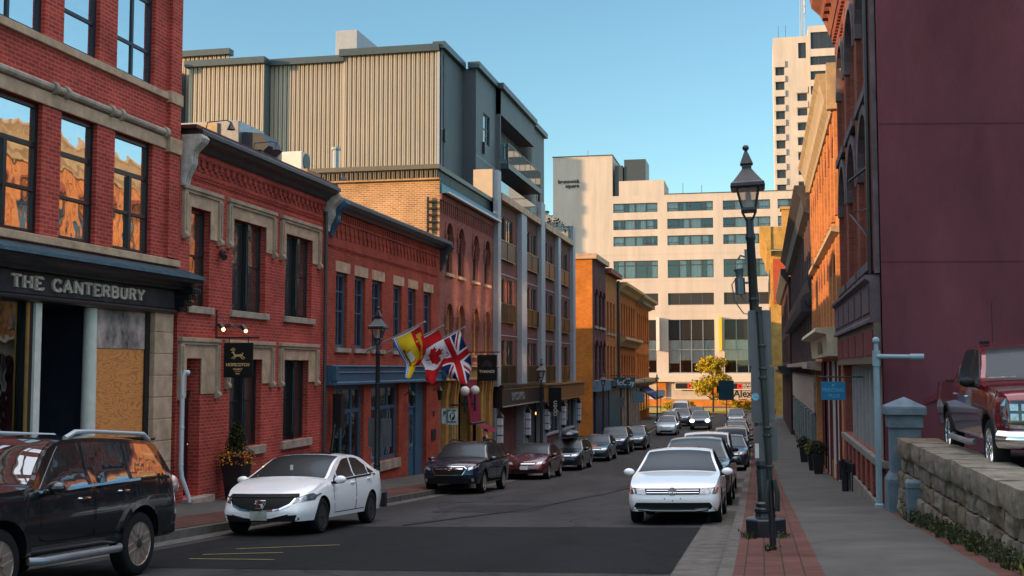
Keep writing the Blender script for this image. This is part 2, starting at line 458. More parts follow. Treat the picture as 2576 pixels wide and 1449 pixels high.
# ------------------------------------------------------------------ ground
YS = sorted(set(list(range(-50, 0, 5)) + list(range(0, 150, 2)) + list(range(150, 231, 10))))
def strip(name, xa, xb, zf, ys, m, dz=0., nx=2, kind='structure'):
    b = MB(); k = nx + 1
    for y in ys:
        a = xa(y) if callable(xa) else xa; c = xb(y) if callable(xb) else xb
        for i in range(k):
            x = a + (c - a) * i / nx
            b.v.append((x, y, zf(x, y) + dz))
    for j in range(len(ys) - 1):
        for i in range(nx):
            p = j * k + i
            b.f.append((p, p + 1, p + k + 1, p + k)); b.m.append(0)
    return struct(b.build(name, m, norm=False), kind)
def asphalt(name, c, patch=.3):
    m, t, b = nmat(name)
    g = t.nodes.new('ShaderNodeNewGeometry')
    n = t.nodes.new('ShaderNodeTexNoise'); n.inputs['Scale'].default_value = .35; n.inputs['Detail'].default_value = 9; n.inputs['Roughness'].default_value = .7
    mp = t.nodes.new('ShaderNodeMapping'); mp.inputs['Scale'].default_value = (1.6, .35, 1); t.links.new(g.outputs['Position'], mp.inputs[0]); t.links.new(mp.outputs[0], n.inputs['Vector'])
    r = t.nodes.new('ShaderNodeValToRGB'); r.color_ramp.elements[0].position = .35; r.color_ramp.elements[1].position = .7
    r.color_ramp.elements[0].color = rgba([x * (1 - patch) for x in c]); r.color_ramp.elements[1].color = rgba([x * (1 + patch) for x in c])
    t.links.new(n.outputs['Fac'], r.inputs[0])
    n2 = t.nodes.new('ShaderNodeTexNoise'); n2.inputs['Scale'].default_value = 55; n2.inputs['Detail'].default_value = 4; t.links.new(g.outputs['Position'], n2.inputs['Vector'])
    mr = t.nodes.new('ShaderNodeMapRange'); mr.inputs[1].default_value = .3; mr.inputs[2].default_value = .7; mr.inputs[3].default_value = .5; mr.inputs[4].default_value = 1.5; t.links.new(n2.outputs['Fac'], mr.inputs[0])
    v = t.nodes.new('ShaderNodeTexVoronoi'); v.feature = 'DISTANCE_TO_EDGE'; v.inputs['Scale'].default_value = .45
    nz = t.nodes.new('ShaderNodeTexNoise'); nz.inputs['Scale'].default_value = 1.3; nz.inputs['Detail'].default_value = 6; t.links.new(g.outputs['Position'], nz.inputs['Vector'])
    ad = t.nodes.new('ShaderNodeVectorMath'); ad.operation = 'ADD'; t.links.new(g.outputs['Position'], ad.inputs[0]); t.links.new(nz.outputs['Color'], ad.inputs[1]); t.links.new(ad.outputs[0], v.inputs['Vector'])
    cr = t.nodes.new('ShaderNodeMapRange'); cr.inputs[1].default_value = .0; cr.inputs[2].default_value = .025; cr.inputs[3].default_value = .55; cr.inputs[4].default_value = 1.; t.links.new(v.outputs['Distance'], cr.inputs[0])
    mm = t.nodes.new('ShaderNodeMath'); mm.operation = 'MULTIPLY'; t.links.new(mr.outputs[0], mm.inputs[0]); t.links.new(cr.outputs[0], mm.inputs[1])
    mu = t.nodes.new('ShaderNodeMix'); mu.data_type = 'RGBA'; mu.blend_type = 'MULTIPLY'; mu.inputs[0].default_value = 1
    t.links.new(r.outputs[0], mu.inputs[6]); t.links.new(mm.outputs[0], mu.inputs[7]); t.links.new(mu.outputs[2], b.inputs['Base Color'])
    bp = t.nodes.new('ShaderNodeBump'); bp.inputs['Strength'].default_value = .5; bp.inputs['Distance'].default_value = .01
    t.links.new(n2.outputs['Fac'], bp.inputs['Height']); t.links.new(bp.outputs[0], b.inputs['Normal'])
    setp(b, **{'Roughness': .85, 'Specular IOR Level': .12})
    return m
M_asph = asphalt('worn_asphalt', (.047, .045, .0445), .3)
M_new = asphalt('fresh_asphalt', (.0125, .013, .0145), .25)
M_walk = mat('pavement_concrete', (.075, .073, .069), .9, var=.22, vs=1.1, bump=.25, bs=70)
M_slab = brick('pavement_slabs', (.095, .090, .083), (.085, .081, .075), (.05, .047, .044), w=60., h=3.1, ms=.012, flat=True, var=.3, off=.0, bump=.25)
M_kerb = mat('kerb_concrete', (.11, .103, .092), .9, var=.4, vs=3.5, bump=.3, bs=40)
M_pav = brick('paving_brick', (.14, .062, .047), (.10, .045, .036), (.036, .028, .025), w=.21, h=.105, ms=.008, flat=True, var=.35, off=.0)
M_earth = mat('terrain', (.10, .09, .08), .95, var=.3, vs=.3)
tb = MB()
ys = [-50, -20, 0, 10, 20, 30, 40, 50, 60, 70, 80, 95, 110, 150, 185, 260, 700]
for y in ys:
    for x in (-400, -100, -40, -13, -9.9, -5, -.6, 2.4, 12, 40, 100, 400): tb.v.append((x, y, Z0(y) - .12))
for j in range(len(ys) - 1):
    for i in range(11): p = j * 12 + i; tb.f.append((p, p + 1, p + 13, p + 12)); tb.m.append(0)
struct(tb.build('ground', M_earth, norm=False))
strip('road', KL, lambda y: KR(y), ZR, YS, M_asph, nx=6)
strip('asphalt_patch', -9.2, lambda y: KR(y) - .62, ZR, [14.2, 15, 16, 18, 20, 21.6], M_new, .004, 6)
strip('gutter_right', lambda y: KR(y) - .6, lambda y: KR(y), ZR, [y for y in YS if y < 150], M_kerb, .008)
strip('gutter_left', KL, KL + .45, ZR, [y for y in YS if y < 140], M_kerb, .008)
def kerb(name, xa, xb, zt, ys):
    b = MB()
    for y in ys:
        a = xa(y); c = xb(y)
        b.v += [(a, y, Z0(y) - .2), (a, y, zt(a, y)), (c, y, zt(c, y)), (c, y, Z0(y) - .2)]
    for j in range(len(ys) - 1):
        for i in range(3): p = j * 4 + i; b.f.append((p, p + 1, p + 5, p + 4)); b.m.append(0)
    return struct(b.build(name, M_kerb, norm=False, bevel=0))
yk = [y for y in YS if y <= 132]
kerb('kerb_right', lambda y: KR(y), lambda y: KR(y) + .16, ZSR, yk)
kerb('kerb_left', lambda y: KL - .16, lambda y: KL, lambda x, y: Z0(y) + .10, [y for y in yk if y <= 78])
kerb('kerb_left_far', lambda y: KL - .16, lambda y: KL, lambda x, y: Z0(y) + .10, [y for y in yk if y >= 87] + [136])
strip('brick_verge_right', lambda y: KR(y) + .16, lambda y: .66 - .003 * y, ZSR, yk, M_pav, 0)
strip('pavement_right', lambda y: .66 - .003 * y, 2.30, ZSR, yk, M_slab, 0)
strip('brick_edge_right', 2.30, 3.1, ZSR, yk, M_pav, -.01)
strip('brick_verge_left', -11.0, KL - .16, ZSL, [y for y in yk if y <= 78], M_pav, 0)
strip('pavement_left', -12.6, -11.0, ZSL, [y for y in yk if y <= 78], M_slab, 0)
strip('pavement_left_far', -12.6, KL - .16, ZSL, [y for y in yk if y >= 87] + [136], M_walk, 0)
strip('side_street', -60, KL, lambda x, y: Z0(y) - .06, [78, 80, 82, 84, 87], M_asph, 0)
strip('cross_street', -80, 60, lambda x, y: Z0(y) + .03, [134, 138, 142, 146], M_asph, .01, 4)
# road markings: yellow parking ticks and stray paint
M_ym = mat('yellow_road_paint', (.17, .155, .04), .8, var=.4, vs=9, spots=(.12, .11, .06))
M_om = mat('orange_spray_paint', (.62, .12, .03), .8, var=.5, vs=20, spots=(.2, .15, .13))
def mark(name, pts, w, m, dz=.012):
    b = MB()
    for (x0, y0), (x1, y1) in zip(pts, pts[1:]):
        d = Vector((x1 - x0, y1 - y0)).normalized(); q = Vector((-d.y, d.x)) * w / 2
        b.face([(x, y, ZR(x, y) + dz) for x, y in ((x0 - q.x, y0 - q.y), (x1 - q.x, y1 - q.y), (x1 + q.x, y1 + q.y), (x0 + q.x, y0 + q.y))])
    return struct(b.build(name, m, norm=False))
mark('parking_tick', [(-8.0, 16.8), (-6.6, 17.6)], .09, M_ym)
mark('parking_tick', [(-8.1, 15.9), (-7.0, 16.3)], .09, M_ym)
mark('parking_tick', [(-8.0, 15.3), (-6.7, 15.3)], .08, M_ym)
mark('spray_mark', [(-.95, 12.9), (-.82, 13.5)], .07, M_om)
mark('spray_mark', [(-2.3, 13.55), (-1.95, 13.6)], .06, M_om)
M_tar = mat('tar_seam', (.012, .012, .013), .6)
mark('tar_seam', [(-6.9, 21.9), (-6.4, 24), (-5.6, 27), (-5.2, 31), (-4.6, 35), (-4.3, 41), (-3.9, 48)], .16, M_tar)
mark('tar_seam', [(-8.6, 30.2), (-7.1, 30.7), (-5.5, 31.1)], .09, M_tar); mark('tar_seam', [(-5.1, 33.5), (-3.4, 34.0), (-2.5, 33.8)], .08, M_tar)
M_rep = asphalt('patched_asphalt', (.033, .032, .032), .3)
for nm, x0, x1, y0, y1 in (('repair_patch', -7.6, -5.2, 26.2, 29.2), ('repair_patch', -4.6, -2.9, 37.5, 42)):
    strip(nm, x0, x1, ZR, [y0, (y0 + y1) / 2, y1], M_rep, .006)
# raised parking lot behind the stone wall, plaza and lawn at the far end
strip('parking_lot', 2.9, 14, lambda x, y: -1.56, [2, 10, 23.05], M_new, 0)
M_grass = mat('dry_grass', (.34, .26, .06), .95, var=.5, vs=1.2, bump=.6, bs=9)
strip('lawn', -40, 12, lambda x, y: Z0(y) + .12, [147, 150, 160, 168], M_grass, 0, 4)
strip('plaza', -60, 30, lambda x, y: Z0(y) + .1, [168, 175, 186], M_walk, 0, 4)
# ------------------------------------------------------------------ left row, wall plane X = -12.5
XL = -12.5; FL = FX(XL)
def scroll(F, u, n, z, r, w, mb, mi=0):
    """small carved roll seen on the stone mouldings"""
    a = F(u - w / 2, n, z); b = F(u + w / 2, n, z); mb.tube([a, b], r, 10, mi)
# ---- corner block with the old shopfront
T1 = thing('brick_building', 'three-storey red brick corner block with tan stone bands over a boarded old shopfront', 'building', (XL, 23.1, -2.9))
b = MB()
W2 = [(9.4, 10.85), (11.5, 12.65), (13.3, 14.75), (16.3, 18.13), (18.70, 19.87), (20.50, 21.95)]
holes = [(a, c, 2.36, 4.72, .2) for a, c in W2] + [(a, c, 5.95, 8.55, .2) for a, c in W2]
wall(b, FL, 3., 23.1, 2.0, 11.2, holes)
b.fb(FL, 3., 23.1, -.6, -.35, 1.72, 2.0)
body(b, FL, 3., 23.1, -4, 11.2, 5.)
b.fb(FL, 22.5, 22.95, -.05, .10, 2.38, 11.2)
b.fb(FL, 3., 23.15, -.1, .25, 11.2, 11.5)
b.build('wall', [M_red, M_roof], T1)
b = MB()
b.fb(FL, 3., 22.48, -.1, .07, 5.80, 5.948); b.fb(FL, 3., 22.48, -.2, .035, 4.722, 4.97); b.fb(FL, 3., 23.08, -.1, .09, 2.21, 2.358)
for z0, z1 in ((5.74, 6.0), (4.66, 4.99)): b.fb(FL, 22.46, 22.99, -.03, .135, z0, z1)
b.build('stone_band', M_tan, T1, bevel=.012)
b = MB(); b.tube([FL(3., .03, 5.07), FL(22.4, .03, 5.07)], .075, 10)
for a in (8.2, 11.8, 15.3, 18.4, 20.27): 
    for d in (0, .36): b.lathe(FL(a + d, .03, 5.07), [(.11, -.06), (.12, -.03), (.12, .03), (.11, .06)], 14, axis='y')
b.lathe(FL(22.4, .03, 5.07), [(.11, -.06), (.12, -.03), (.12, .03), (.11, .06)], 14, axis='y')
b.build('stone_roll', M_gstone, T1, smooth=True)
for i, (a, c) in enumerate(W2):
    dbl = i in (0, 2, 3, 5); m = (a + c) / 2
    window(FL, a, c, 2.36, 4.72, T1, M_black, M_gl_hi, .16, .09, [], [3.97], bw=.09)
    f = MB()
    if dbl: f.fb(FL, m - .045, m + .045, -.13, -.07, 2.45, 3.92)
    f.fb(FL, a + .09, c - .09 if not dbl else m - .045, -.13, -.08, 3.13, 3.19)
    if dbl: f.fb(FL, m + .045, c - .09, -.13, -.08, 3.13, 3.19)
    f.build('sash_bar', M_black, T1)
    window(FL, a, c, 5.95, 8.55, T1, M_navy, M_gl_hi, .16, .09, [m] if dbl else [], [6.68, 7.75], bw=.07)
# shopfront
b = MB()
b.sweep(FL, [(-.3, 2.19), (.0, 2.19), (.06, 2.17), (.52, 2.0), (.55, 1.93), (-.3, 1.93)], 3., 23.40)
b.build('slate_hood', M_slate, T1)
b = MB()
b.sweep(FL, [(-.3, 1.926), (.52, 1.926), (.50, 1.85), (.38, 1.80), (.34, 1.76), (.30, 1.76), (.27, 1.69), (-.3, 1.69)], 3., 23.34)
b.sweep(FL, [(-.3, 1.29), (.10, 1.29), (.15, 1.26), (.15, 1.20), (.08, 1.17), (-.3, 1.17)], 3., 22.9)
for s in range(4):       # end bracket, stepped and fluted
    z = 1.74 - s * .13; n = .50 - s * .10
    b.fb(FL, 22.92, 23.22, -.02, n, z - .12, z)
    for q in (22.97, 23.07, 23.17): b.fb(FL, q - .025, q + .025, n, n + .03, z - .105, z - .015)
b.build('shop_cornice', M_black, T1, bevel=.01)
M_sign = mat('weathered_sign_board', (.055, .048, .056), .6, var=.6, vs=1.6)
box_part('sign_board', M_sign, T1, FL, (3., 22.9, -.3, .06, 1.30, 1.68))
# serif lettering built from strokes
GL = {'T': (.62, [[(.31, 0), (.31, 1)], [(0, 1), (.62, 1)]], [(.31, 0)]),
 'H': (.72, [[(.12, 0), (.12, 1)], [(.60, 0), (.60, 1)], [(.12, .5), (.60, .5)]], [(.12, 0), (.12, 1), (.60, 0), (.60, 1)]),
 'E': (.60, [[(.12, 0), (.12, 1)], [(.02, 1), (.56, 1)], [(.12, .52), (.44, .52)], [(.02, 0), (.58, 0)], [(.56, 1), (.56, .84)], [(.58, 0), (.58, .18)]], []),
 'C': (.66, [[(.60, .76), (.52, .93), (.36, 1), (.2, .93), (.09, .74), (.06, .5), (.09, .26), (.2, .07), (.36, 0), (.52, .06), (.61, .22)], [(.60, .72), (.60, 1)]], []),
 'A': (.74, [[(.08, 0), (.37, 1), (.66, 0)], [(.19, .33), (.55, .33)]], [(.08, 0), (.66, 0)]),
 'N': (.74, [[(.12, 0), (.12, 1), (.62, 0), (.62, 1)]], [(.12, 0), (.10, 1), (.62, 1)]),
 'R': (.68, [[(.12, 0), (.12, 1), (.4, 1), (.54, .9), (.56, .76), (.52, .6), (.4, .52), (.12, .52)], [(.38, .52), (.60, 0)]], [(.12, 0), (.10, 1), (.61, 0)]),
 'B': (.66, [[(.12, 0), (.12, 1), (.4, 1), (.52, .92), (.54, .78), (.50, .62), (.38, .54), (.12, .54)], [(.38, .54), (.54, .46), (.58, .28), (.53, .09), (.4, 0), (.12, 0)]], [(.08, 0), (.08, 1)]),
 'U': (.70, [[(.12, 1), (.12, .28), (.2, .07), (.36, 0), (.5, .07), (.58, .28), (.58, 1)]], [(.12, 1), (.58, 1)]),
 'Y': (.70, [[(.08, 1), (.35, .5), (.62, 1)], [(.35, .5), (.35, 0)]], [(.08, 1), (.62, 1), (.35, 0)]), ' ': (.46, [], [])}
def letters(s, F, u0, u1, z0, h, n0, n1, th):
    tot = sum(GL[c][0] + .10 for c in s) - .10; k = (u1 - u0) / tot; mb = MB(); x = u0
    for c in s:
        w, st, se = GL[c]
        for q in st:
            for i in range(len(q) - 1):
                (ax, az), (bx, bz) = q[i], q[i + 1]
                A = Vector((x + ax * k, z0 + az * h)); B = Vector((x + bx * k, z0 + bz * h)); d = (B - A).normalized(); pn = Vector((-d.y, d.x))
                t = th * (.5 if abs(d.y) > .5 else .34); e = .0 if len(q) > 2 else 0
                A = A - d * (th * .25 if i else 0); 
                mb.prism(F, [tuple(A - pn * t), tuple(B - pn * t), tuple(B + pn * t), tuple(A + pn * t)], n0, n1 + .0007 * i)
        for (ax, az) in se:
            zz = z0 + az * h; sw = .115 * k
            mb.fb(F, x + ax * k - sw, x + ax * k + sw, n0, n1 + .002, zz - (.0 if az < .5 else .055 * h / .2 * .2 / 1), zz + (.05 * h if az < .5 else 0.004))
        x += (w + .10) * k
    return mb
letters('THE CANTERBURY', FL, 17.28, 21.60, 1.395, .205, .06, .10, .062).build('lettering', mat('faded_gilt_letters', (.72, .58, .50), .6, var=.35, vs=14), T1)
# openings of the shopfront
b = MB(); b.fb(FL, 22.13, 22.88, -.35, .04, -4, 1.165)
for k in range(9): b.fb(FL, 22.12, 22.89, -.3, .055, -2.9 + k * .46, -2.9 + k * .46 + .445)
b.build('stone_pier', M_tan, T1, bevel=.012)
M_ply = mat('bare_plywood', (.50, .19, .055), .75, var=.42, vs=1.1, stretch=(1, 3.2, 1.2), bump=.2)
def plymat(name, c1, c2, sc):
    m, t, p = nmat(name)
    g = t.nodes.new('ShaderNodeNewGeometry'); mp = t.nodes.new('ShaderNodeMapping'); mp.inputs['Scale'].default_value = (1, .55, 1.8)
    t.links.new(g.outputs['Position'], mp.inputs[0])
    w = t.nodes.new('ShaderNodeTexNoise'); w.inputs['Scale'].default_value = sc; w.inputs['Detail'].default_value = 1.5; w.inputs['Distortion'].default_value = 1.2
    t.links.new(mp.outputs[0], w.inputs['Vector'])
    k = t.nodes.new('ShaderNodeMath'); k.operation = 'MULTIPLY'; k.inputs[1].default_value = 9.; t.links.new(w.outputs['Fac'], k.inputs[0])
    f = t.nodes.new('ShaderNodeMath'); f.operation = 'FRACT'; t.links.new(k.outputs[0], f.inputs[0])
    r = t.nodes.new('ShaderNodeValToRGB'); r.color_ramp.elements[0].color = rgba(c1); r.color_ramp.elements[1].color = rgba(c2); r.color_ramp.elements[1].position = .45
    t.links.new(f.outputs[0], r.inputs[0]); t.links.new(r.outputs[0], p.inputs['Base Color']); setp(p, Roughness=.75)
    return m
M_ply = plymat('bare_plywood_grain', (.40, .125, .034), (.66, .25, .068), 2.1)
M_plyw = mat('weathered_plywood', (.40, .30, .27), .85, var=.75, vs=2.2, stretch=(1, 1.3, 1), spots=(.055, .055, .06))
box_part('plywood_board', M_ply, T1, FL, (20.19, 21.95, -.3, -.10, -3., -1.31), (20.19, 21.95, -.3, -.104, -1.305, .395))
box_part('weathered_board', M_plyw, T1, FL, (20.19, 21.95, -.3, -.09, .40, 1.165))
box_part('door_post', M_black, T1, FL, (21.95, 22.13, -.35, -.06, -4, 1.165), (18.0, 18.1, -.3, -.05, -4, 1.165))
b = MB(); b.tube([FL(20.02, -.14, -4), FL(20.02, -.14, 1.165)], [.155, .125], 14); b.build('iron_column', M_white, T1, smooth=True)
box_part('white_post', M_white, T1, FL, (18.10, 18.28, -.3, .0, -4, 1.165))
box_part('brass_edge', mat('brass_trim', (.45, .25, .08), .35, metal=.6, var=.3), T1, FL, (17.93, 17.99, -.075, -.04, -3, 1.165))
b = MB()          # recessed entry: sides, ceiling, back
b.face([FL(18.28, -.3, -4), FL(18.9, -1.6, -4), FL(18.9, -1.6, 1.165), FL(18.28, -.3, 1.165)]); b.face([FL(20.1, -.3, -4), FL(20.1, -1.6, -4), FL(20.1, -1.6, 1.165), FL(20.1, -.3, 1.165)])
b.face([FL(18.2, -1.6, -4), FL(20.2, -1.6, -4), FL(20.2, -1.6, 1.165), FL(18.2, -1.6, 1.165)]); b.face([FL(18.2, -.3, 1.16), FL(20.2, -.3, 1.16), FL(20.2, -1.6, 1.16), FL(18.2, -1.6, 1.16)])
for z in (-.4, -.9): b.fb(FL, 18.35, 18.9, -1.3, -.6, z, z + .12)
b.build('entry_recess', M_navy, T1)
o = box_part('door', mat('old_brown_door', (.13, .105, .11), .6, var=.4), T1, FL, (19.15, 20.0, -1.58, -1.5, -3, .35), (19.2, 19.95, -1.58, -1.54, .47, 1.05))
f = MB(); f.fb(FL, 19.05, 19.15, -1.58, -1.45, -3, 1.15); f.fb(FL, 19.15, 20.1, -1.58, -1.45, .36, .46); f.build('door_frame', M_navy, o)
o = MB(); o.fb(FL, 3., 17.93, -.18, -.165, -2.6, 1.165)
o = o.build('shop_window', glass('shop_glass', refl=.22, see=.95, wob=.006), T1)
b = MB(); b.face([FL(3, -.34, -2.6), FL(17.9, -.34, -2.6), FL(17.9, -.34, 1.16), FL(3, -.34, 1.16)])
b.build('display_back', mat('display_curtain', (.70, .78, .76), .9, var=.45, vs=1.5, stretch=(1, 4, .15)), o)
b = MB(); b.fb(FL, 17.3, 17.75, -.3, -.27, -1.9, -.55); b.build('white_panel', M_white, o)
b = MB(); b.fb(FL, 17.05, 17.2, -.24, -.23, -1.35, -.95); b.build('notice', mat('notice_blue', (.03, .22, .42), .6), o)
box_part('stall_riser', M_navy, T1, FL, (3., 18.0, -.3, -.03, -4, -2.6))
# ---- two-storey red brick bar
T2 = thing('brick_building', 'two-storey red brick bar with stone window hoods and black paired windows', 'building', (XL, 27, -3.2))
b = MB()
U2 = [(23.64, 24.6), (25.8, 27.7), (28.97, 30.85)]; D2 = [(25.76, 27.55), (28.95, 30.65)]
holes = [(a, c, 1.41, 3.64) for a, c in U2] + [(a, c, -1.93, .23) for a, c in D2] + [(23.56, 24.26, -2.86, .23, .35)]
wall(b, FL, 23.15, 31.80, -4.2, 5.1, holes, .24)
body(b, FL, 23.15, 31.80, -4.2, 5.1, 12.)
b.build('wall', [M_red, M_roof], T2)
b = MB()       # corbelled brick courses below the gutter
for i in range(26):
    u = 23.75 + i * .31
    b.fb(FL, u, u + .16, 0, .055, 4.60, 4.76); b.fb(FL, u + .155, u + .315, 0, .035, 4.52, 4.598)
b.fb(FL, 23.2, 31.75, 0, .07, 4.765, 4.9)
for z in (4.30, 4.37): b.fb(FL, 23.6, 31.75, 0, .03, z, z + .045)
b.build('brick_corbel', M_red, T2)
def hood(u0, u1, z1, leg, w0, w1, wz, par):
    """stone hood: flat lintel and cheeks round the opening inside a moulded label with dropped ends"""
    s = MB()
    s.fb(FL, u0 + .16, u1 - .16, -.02, .03, wz, z1 - .16)
    s.fb(FL, u0 + .16, w0, -.02, .03, leg + .06, wz); s.fb(FL, w1, u1 - .16, -.02, .03, leg + .06, wz)
    s.build('stone_lintel', M_tan, par)
    s = MB()
    s.fb(FL, u0, u1, -.02, .11, z1 - .09, z1); s.fb(FL, u0 + .05, u1 - .05, -.02, .075, z1 - .16, z1 - .09)
    for a in (u0, u1 - .16):
        s.fb(FL, a, a + .16, -.02, .09, leg, z1 - .16); s.fb(FL, a + .05, a + .11, .09, .115, leg + .16, z1 - .18)
        s.tube([FL(a + .005, .06, leg + .02), FL(a + .155, .06, leg + .02)], .085, 10)
    s.build('label_moulding', M_stone, par, bevel=.012)
for (a, c), (u0, u1) in zip(U2, ((23.24, 25.1), (25.44, 28.22), (28.58, 31.4))): hood(u0, u1, 4.09, 2.93, a, c, 3.64, T2)
for (a, c), (u0, u1) in zip(D2, ((25.46, 28.2), (28.6, 31.3))): hood(u0, u1, .68, -.44, a, c, .23, T2)
hood(23.2, 25.1, .69, -.64, 23.56, 24.26, .23, T2)
b = MB()
for a, c in U2: b.fb(FL, a - .12, c + .15, -.1, .08, 1.245, 1.405)
for a, c in D2: b.fb(FL, a - .12, c + .2, -.1, .08, -2.15, -1.935)
b.fb(FL, 23.5, 24.6, -.3, .25, -3.2, -2.865)
b.build('sill', M_gstone, T2, bevel=.012)
for a, c in U2 + D2:
    z0, z1 = (1.41, 3.64) if (a, c) in U2 else (-1.93, .23); hm = [z0 + (z1 - z0) * .52]
    if c - a < 1.2:
        window(FL, a, c, z0, z1, T2, M_black, M_gl, .22, .09, [], hm)
    else:
        m = (a + c) / 2
        for p, q in ((a, m - .1), (m + .1, c)): window(FL, p, q, z0, z1, T2, M_black, M_gl if z0 > 0 else M_gl_lo, .22, .085, [], hm)
        f = MB(); f.fb(FL, m - .1, m + .1, -.24, -.10, z0, z1); f.tube([FL(m, -.08, z0 + .2), FL(m, -.08, z1 - .2)], [.05, .035], 8)
        f.fb(FL, m - .08, m + .08, -.1, -.02, z1 - .2, z1 - .05); f.fb(FL, m - .08, m + .08, -.1, -.02, z0 + .02, z0 + .22); f.build('mullion_post', M_blkm, T2)
o = box_part('door', M_black, T2, FL, (23.56, 24.26, -.34, -.28, -2.86, -.62), (23.56, 24.26, -.34, -.25, -.62, -.5), (23.64, 24.18, -.28, -.265, -2.6, -1.8), (23.64, 24.18, -.28, -.265, -1.6, -.8))
p = MB(); p.fb(FL, 23.6, 24.22, -.33, -.315, -.48, .2); p.build('transom_pane', M_gl, o)
p = MB(); p.ball(FL(24.16, -.24, -1.72), .035); p.build('handle', M_chrome, o)
b = MB()
b.sweep(FL, [(-.1, 5.32), (.42, 5.32), (.46, 5.28), (.46, 5.20), (.40, 5.17), (.36, 5.10), (.20, 5.04), (.14, 4.95), (.05, 4.90), (-.1, 4.90)], 23.3, 31.9)
b.build('gutter_cornice', mat('worn_cornice', (.035, .034, .036), .45, var=.6, vs=2.5), T2)
b = MB(); b.fb(FL, 23.16, 31.95, -.5, .36, 5.322, 5.40); b.build('parapet_cap', mat('rust_red_flashing', (.10, .035, .035), .5, var=.3), T2)
M_wcar = mat('flaking_white_paint', (.50, .47, .43), .7, var=.35, vs=6)
def bracket(par, u, m, ztop, zbot, out, w=.24, name='cornice_bracket'):
    s = MB(); H = ztop - zbot; prof = [(0, ztop), (out, ztop)]
    for t in range(1, 13):
        q = t / 12; prof.append((out * (1 - q) ** 1.25 * (1 + .22 * math.sin(q * 4 * PI)) + .05, ztop - q * H))
    prof.append((0, zbot)); s.sweep(FL, prof, u - w / 2, u + w / 2)
    for d in (-.33, 0, .33):
        s.sweep(FL, [(n + .025 if n else n, z) for n, z in prof[1:-1]] + [(0, zbot + .02), (0, ztop - .01)], u + d * w - .03, u + d * w + .03)
    return s.build(name, m, par)
bracket(T2, 23.32, M_wcar, 5.18, 4.05, .44, .30); bracket(T2, 31.92, M_wcar, 5.12, 4.05, .42, .26)
s = MB(); s.tube([FL(31.72, .09, 4.6), FL(31.72, .09, -3.6)], .05, 8)
for z in (3.2, 1., -1.2): s.tube([FL(31.72, .09, z), FL(31.72, .09, z + .07)], .065, 8)
s.build('downpipe', M_dgrey, T2, smooth=True)
# ---- two-storey brick shop with blue joinery
T3 = thing('brick_building', 'two-storey red brick shop with blue shopfront, blue sashes and blue eaves brackets', 'building', (XL, 38, -3.9))
b = MB()
U3 = [(32.78, 33.74), (34.44, 35.42), (36.1, 37.12), (38.35, 39.3), (40.07, 41.02), (42.05, 43.07)]
holes = [(a, c, .63, 2.92) for a, c in U3] + [(32.7, 35.38, -3.1, -.53, .2), (36.08, 39.06, -3.1, -.53, .2), (40.15, 42.5, -4.05, -.53, .3)]
wall(b, FL, 31.96, 44.15, -4.8, 4.95, holes, .2)
body(b, FL, 31.96, 44.15, -4.8, 4.95, 12.)
b.build('wall', [M_red2, M_roof], T3)
b = MB()
for i in range(58):
    u = 32.3 + i * .2
    b.fb(FL, u, u + .09, 0, .06, 4.50, 4.72)
    if i % 2 == 0: b.fb(FL, u, u + .24, 0, .045, 4.14, 4.20); b.fb(FL, u + .06, u + .2, 0, .035, 3.98, 4.14); b.fb(FL, u, u + .12, 0, .03, 4.2, 4.42)
    b.fb(FL, u, u + .1, 0, .03, 3.60, 3.66)
b.fb(FL, 32., 44.1, 0, .05, 4.425, 4.495); b.fb(FL, 32., 44.1, 0, .035, 3.665, 3.72)
b.build('brick_corbel', M_red2, T3)
b = MB()
for a, c in U3: b.fb(FL, a - .08, c + .22, -.05, .02, 2.93, 3.25)
b.build('stone_lintel', M_tan, T3)
b = MB()
for a, c in U3: b.fb(FL, a - .08, c + .25, -.1, .07, .49, .625)
b.fb(FL, 36.0, 39.1, -.1, .08, -3.42, -3.11); b.fb(FL, 32.6, 35.4, -.1, .08, -3.42, -3.11)
b.build('sill', M_gstone, T3)
for i, (a, c) in enumerate(U3):
    m = (a + c) / 2
    window(FL, a, c, .63, 2.92, T3, M_blue, M_gl_see, .17, .10, [m], [1.75, 2.35], bw=.04, curtain=M_blind, cfrac=(.42 if i < 1 else .5, 1))
for a, c in ((32.7, 35.38), (36.08, 39.06)):
    w = c - a
    window(FL, a, c, -3.1, -.53, T3, M_blue, glass('blue_shop_glass', refl=.14, see=.8, wob=.008), .19, .13, [a + w * .36, a + w * .69], [-1.32], bw=.11, curtain=M_blind, cfrac=(0, .68))
o = box_part('door', M_blue, T3, FL, (40.15, 40.3, -.29, -.15, -4.05, -.53), (41.55, 42.5, -.29, -.15, -4.05, -.53), (40.3, 41.55, -.29, -.17, -1.45, -1.3), (40.34, 41.51, -.29, -.22, -4.05, -1.46))
p = MB(); p.fb(FL, 40.3, 41.55, -.27, -.25, -1.29, -.55); p.fb(FL, 40.5, 40.85, -.222, -.21, -3., -1.7); p.fb(FL, 41., 41.35, -.222, -.21, -3., -1.7); p.build('pane', M_gl, o)
p = MB(); p.fb(FL, 40.4, 40.48, -.22, -.14, -2.95, -2.6); p.build('handle', M_chrome, o)
b = MB()
b.sweep(FL, [(0, .10), (.20, .10), (.22, .06), (.16, .02), (.16, -.10), (.20, -.13), (.16, -.16), (.16, -.40), (.20, -.43), (.20, -.50), (0, -.50)], 31.98, 44.3)
for u in (32.1, 44.22): b.fb(FL, u - .12, u + .12, .17, .34, -.36, .08); b.fb(FL, u - .10, u + .10, .2, .29, -.5, -.36)
b.build('shop_fascia', M_blue, T3, bevel=.01)
b = MB()
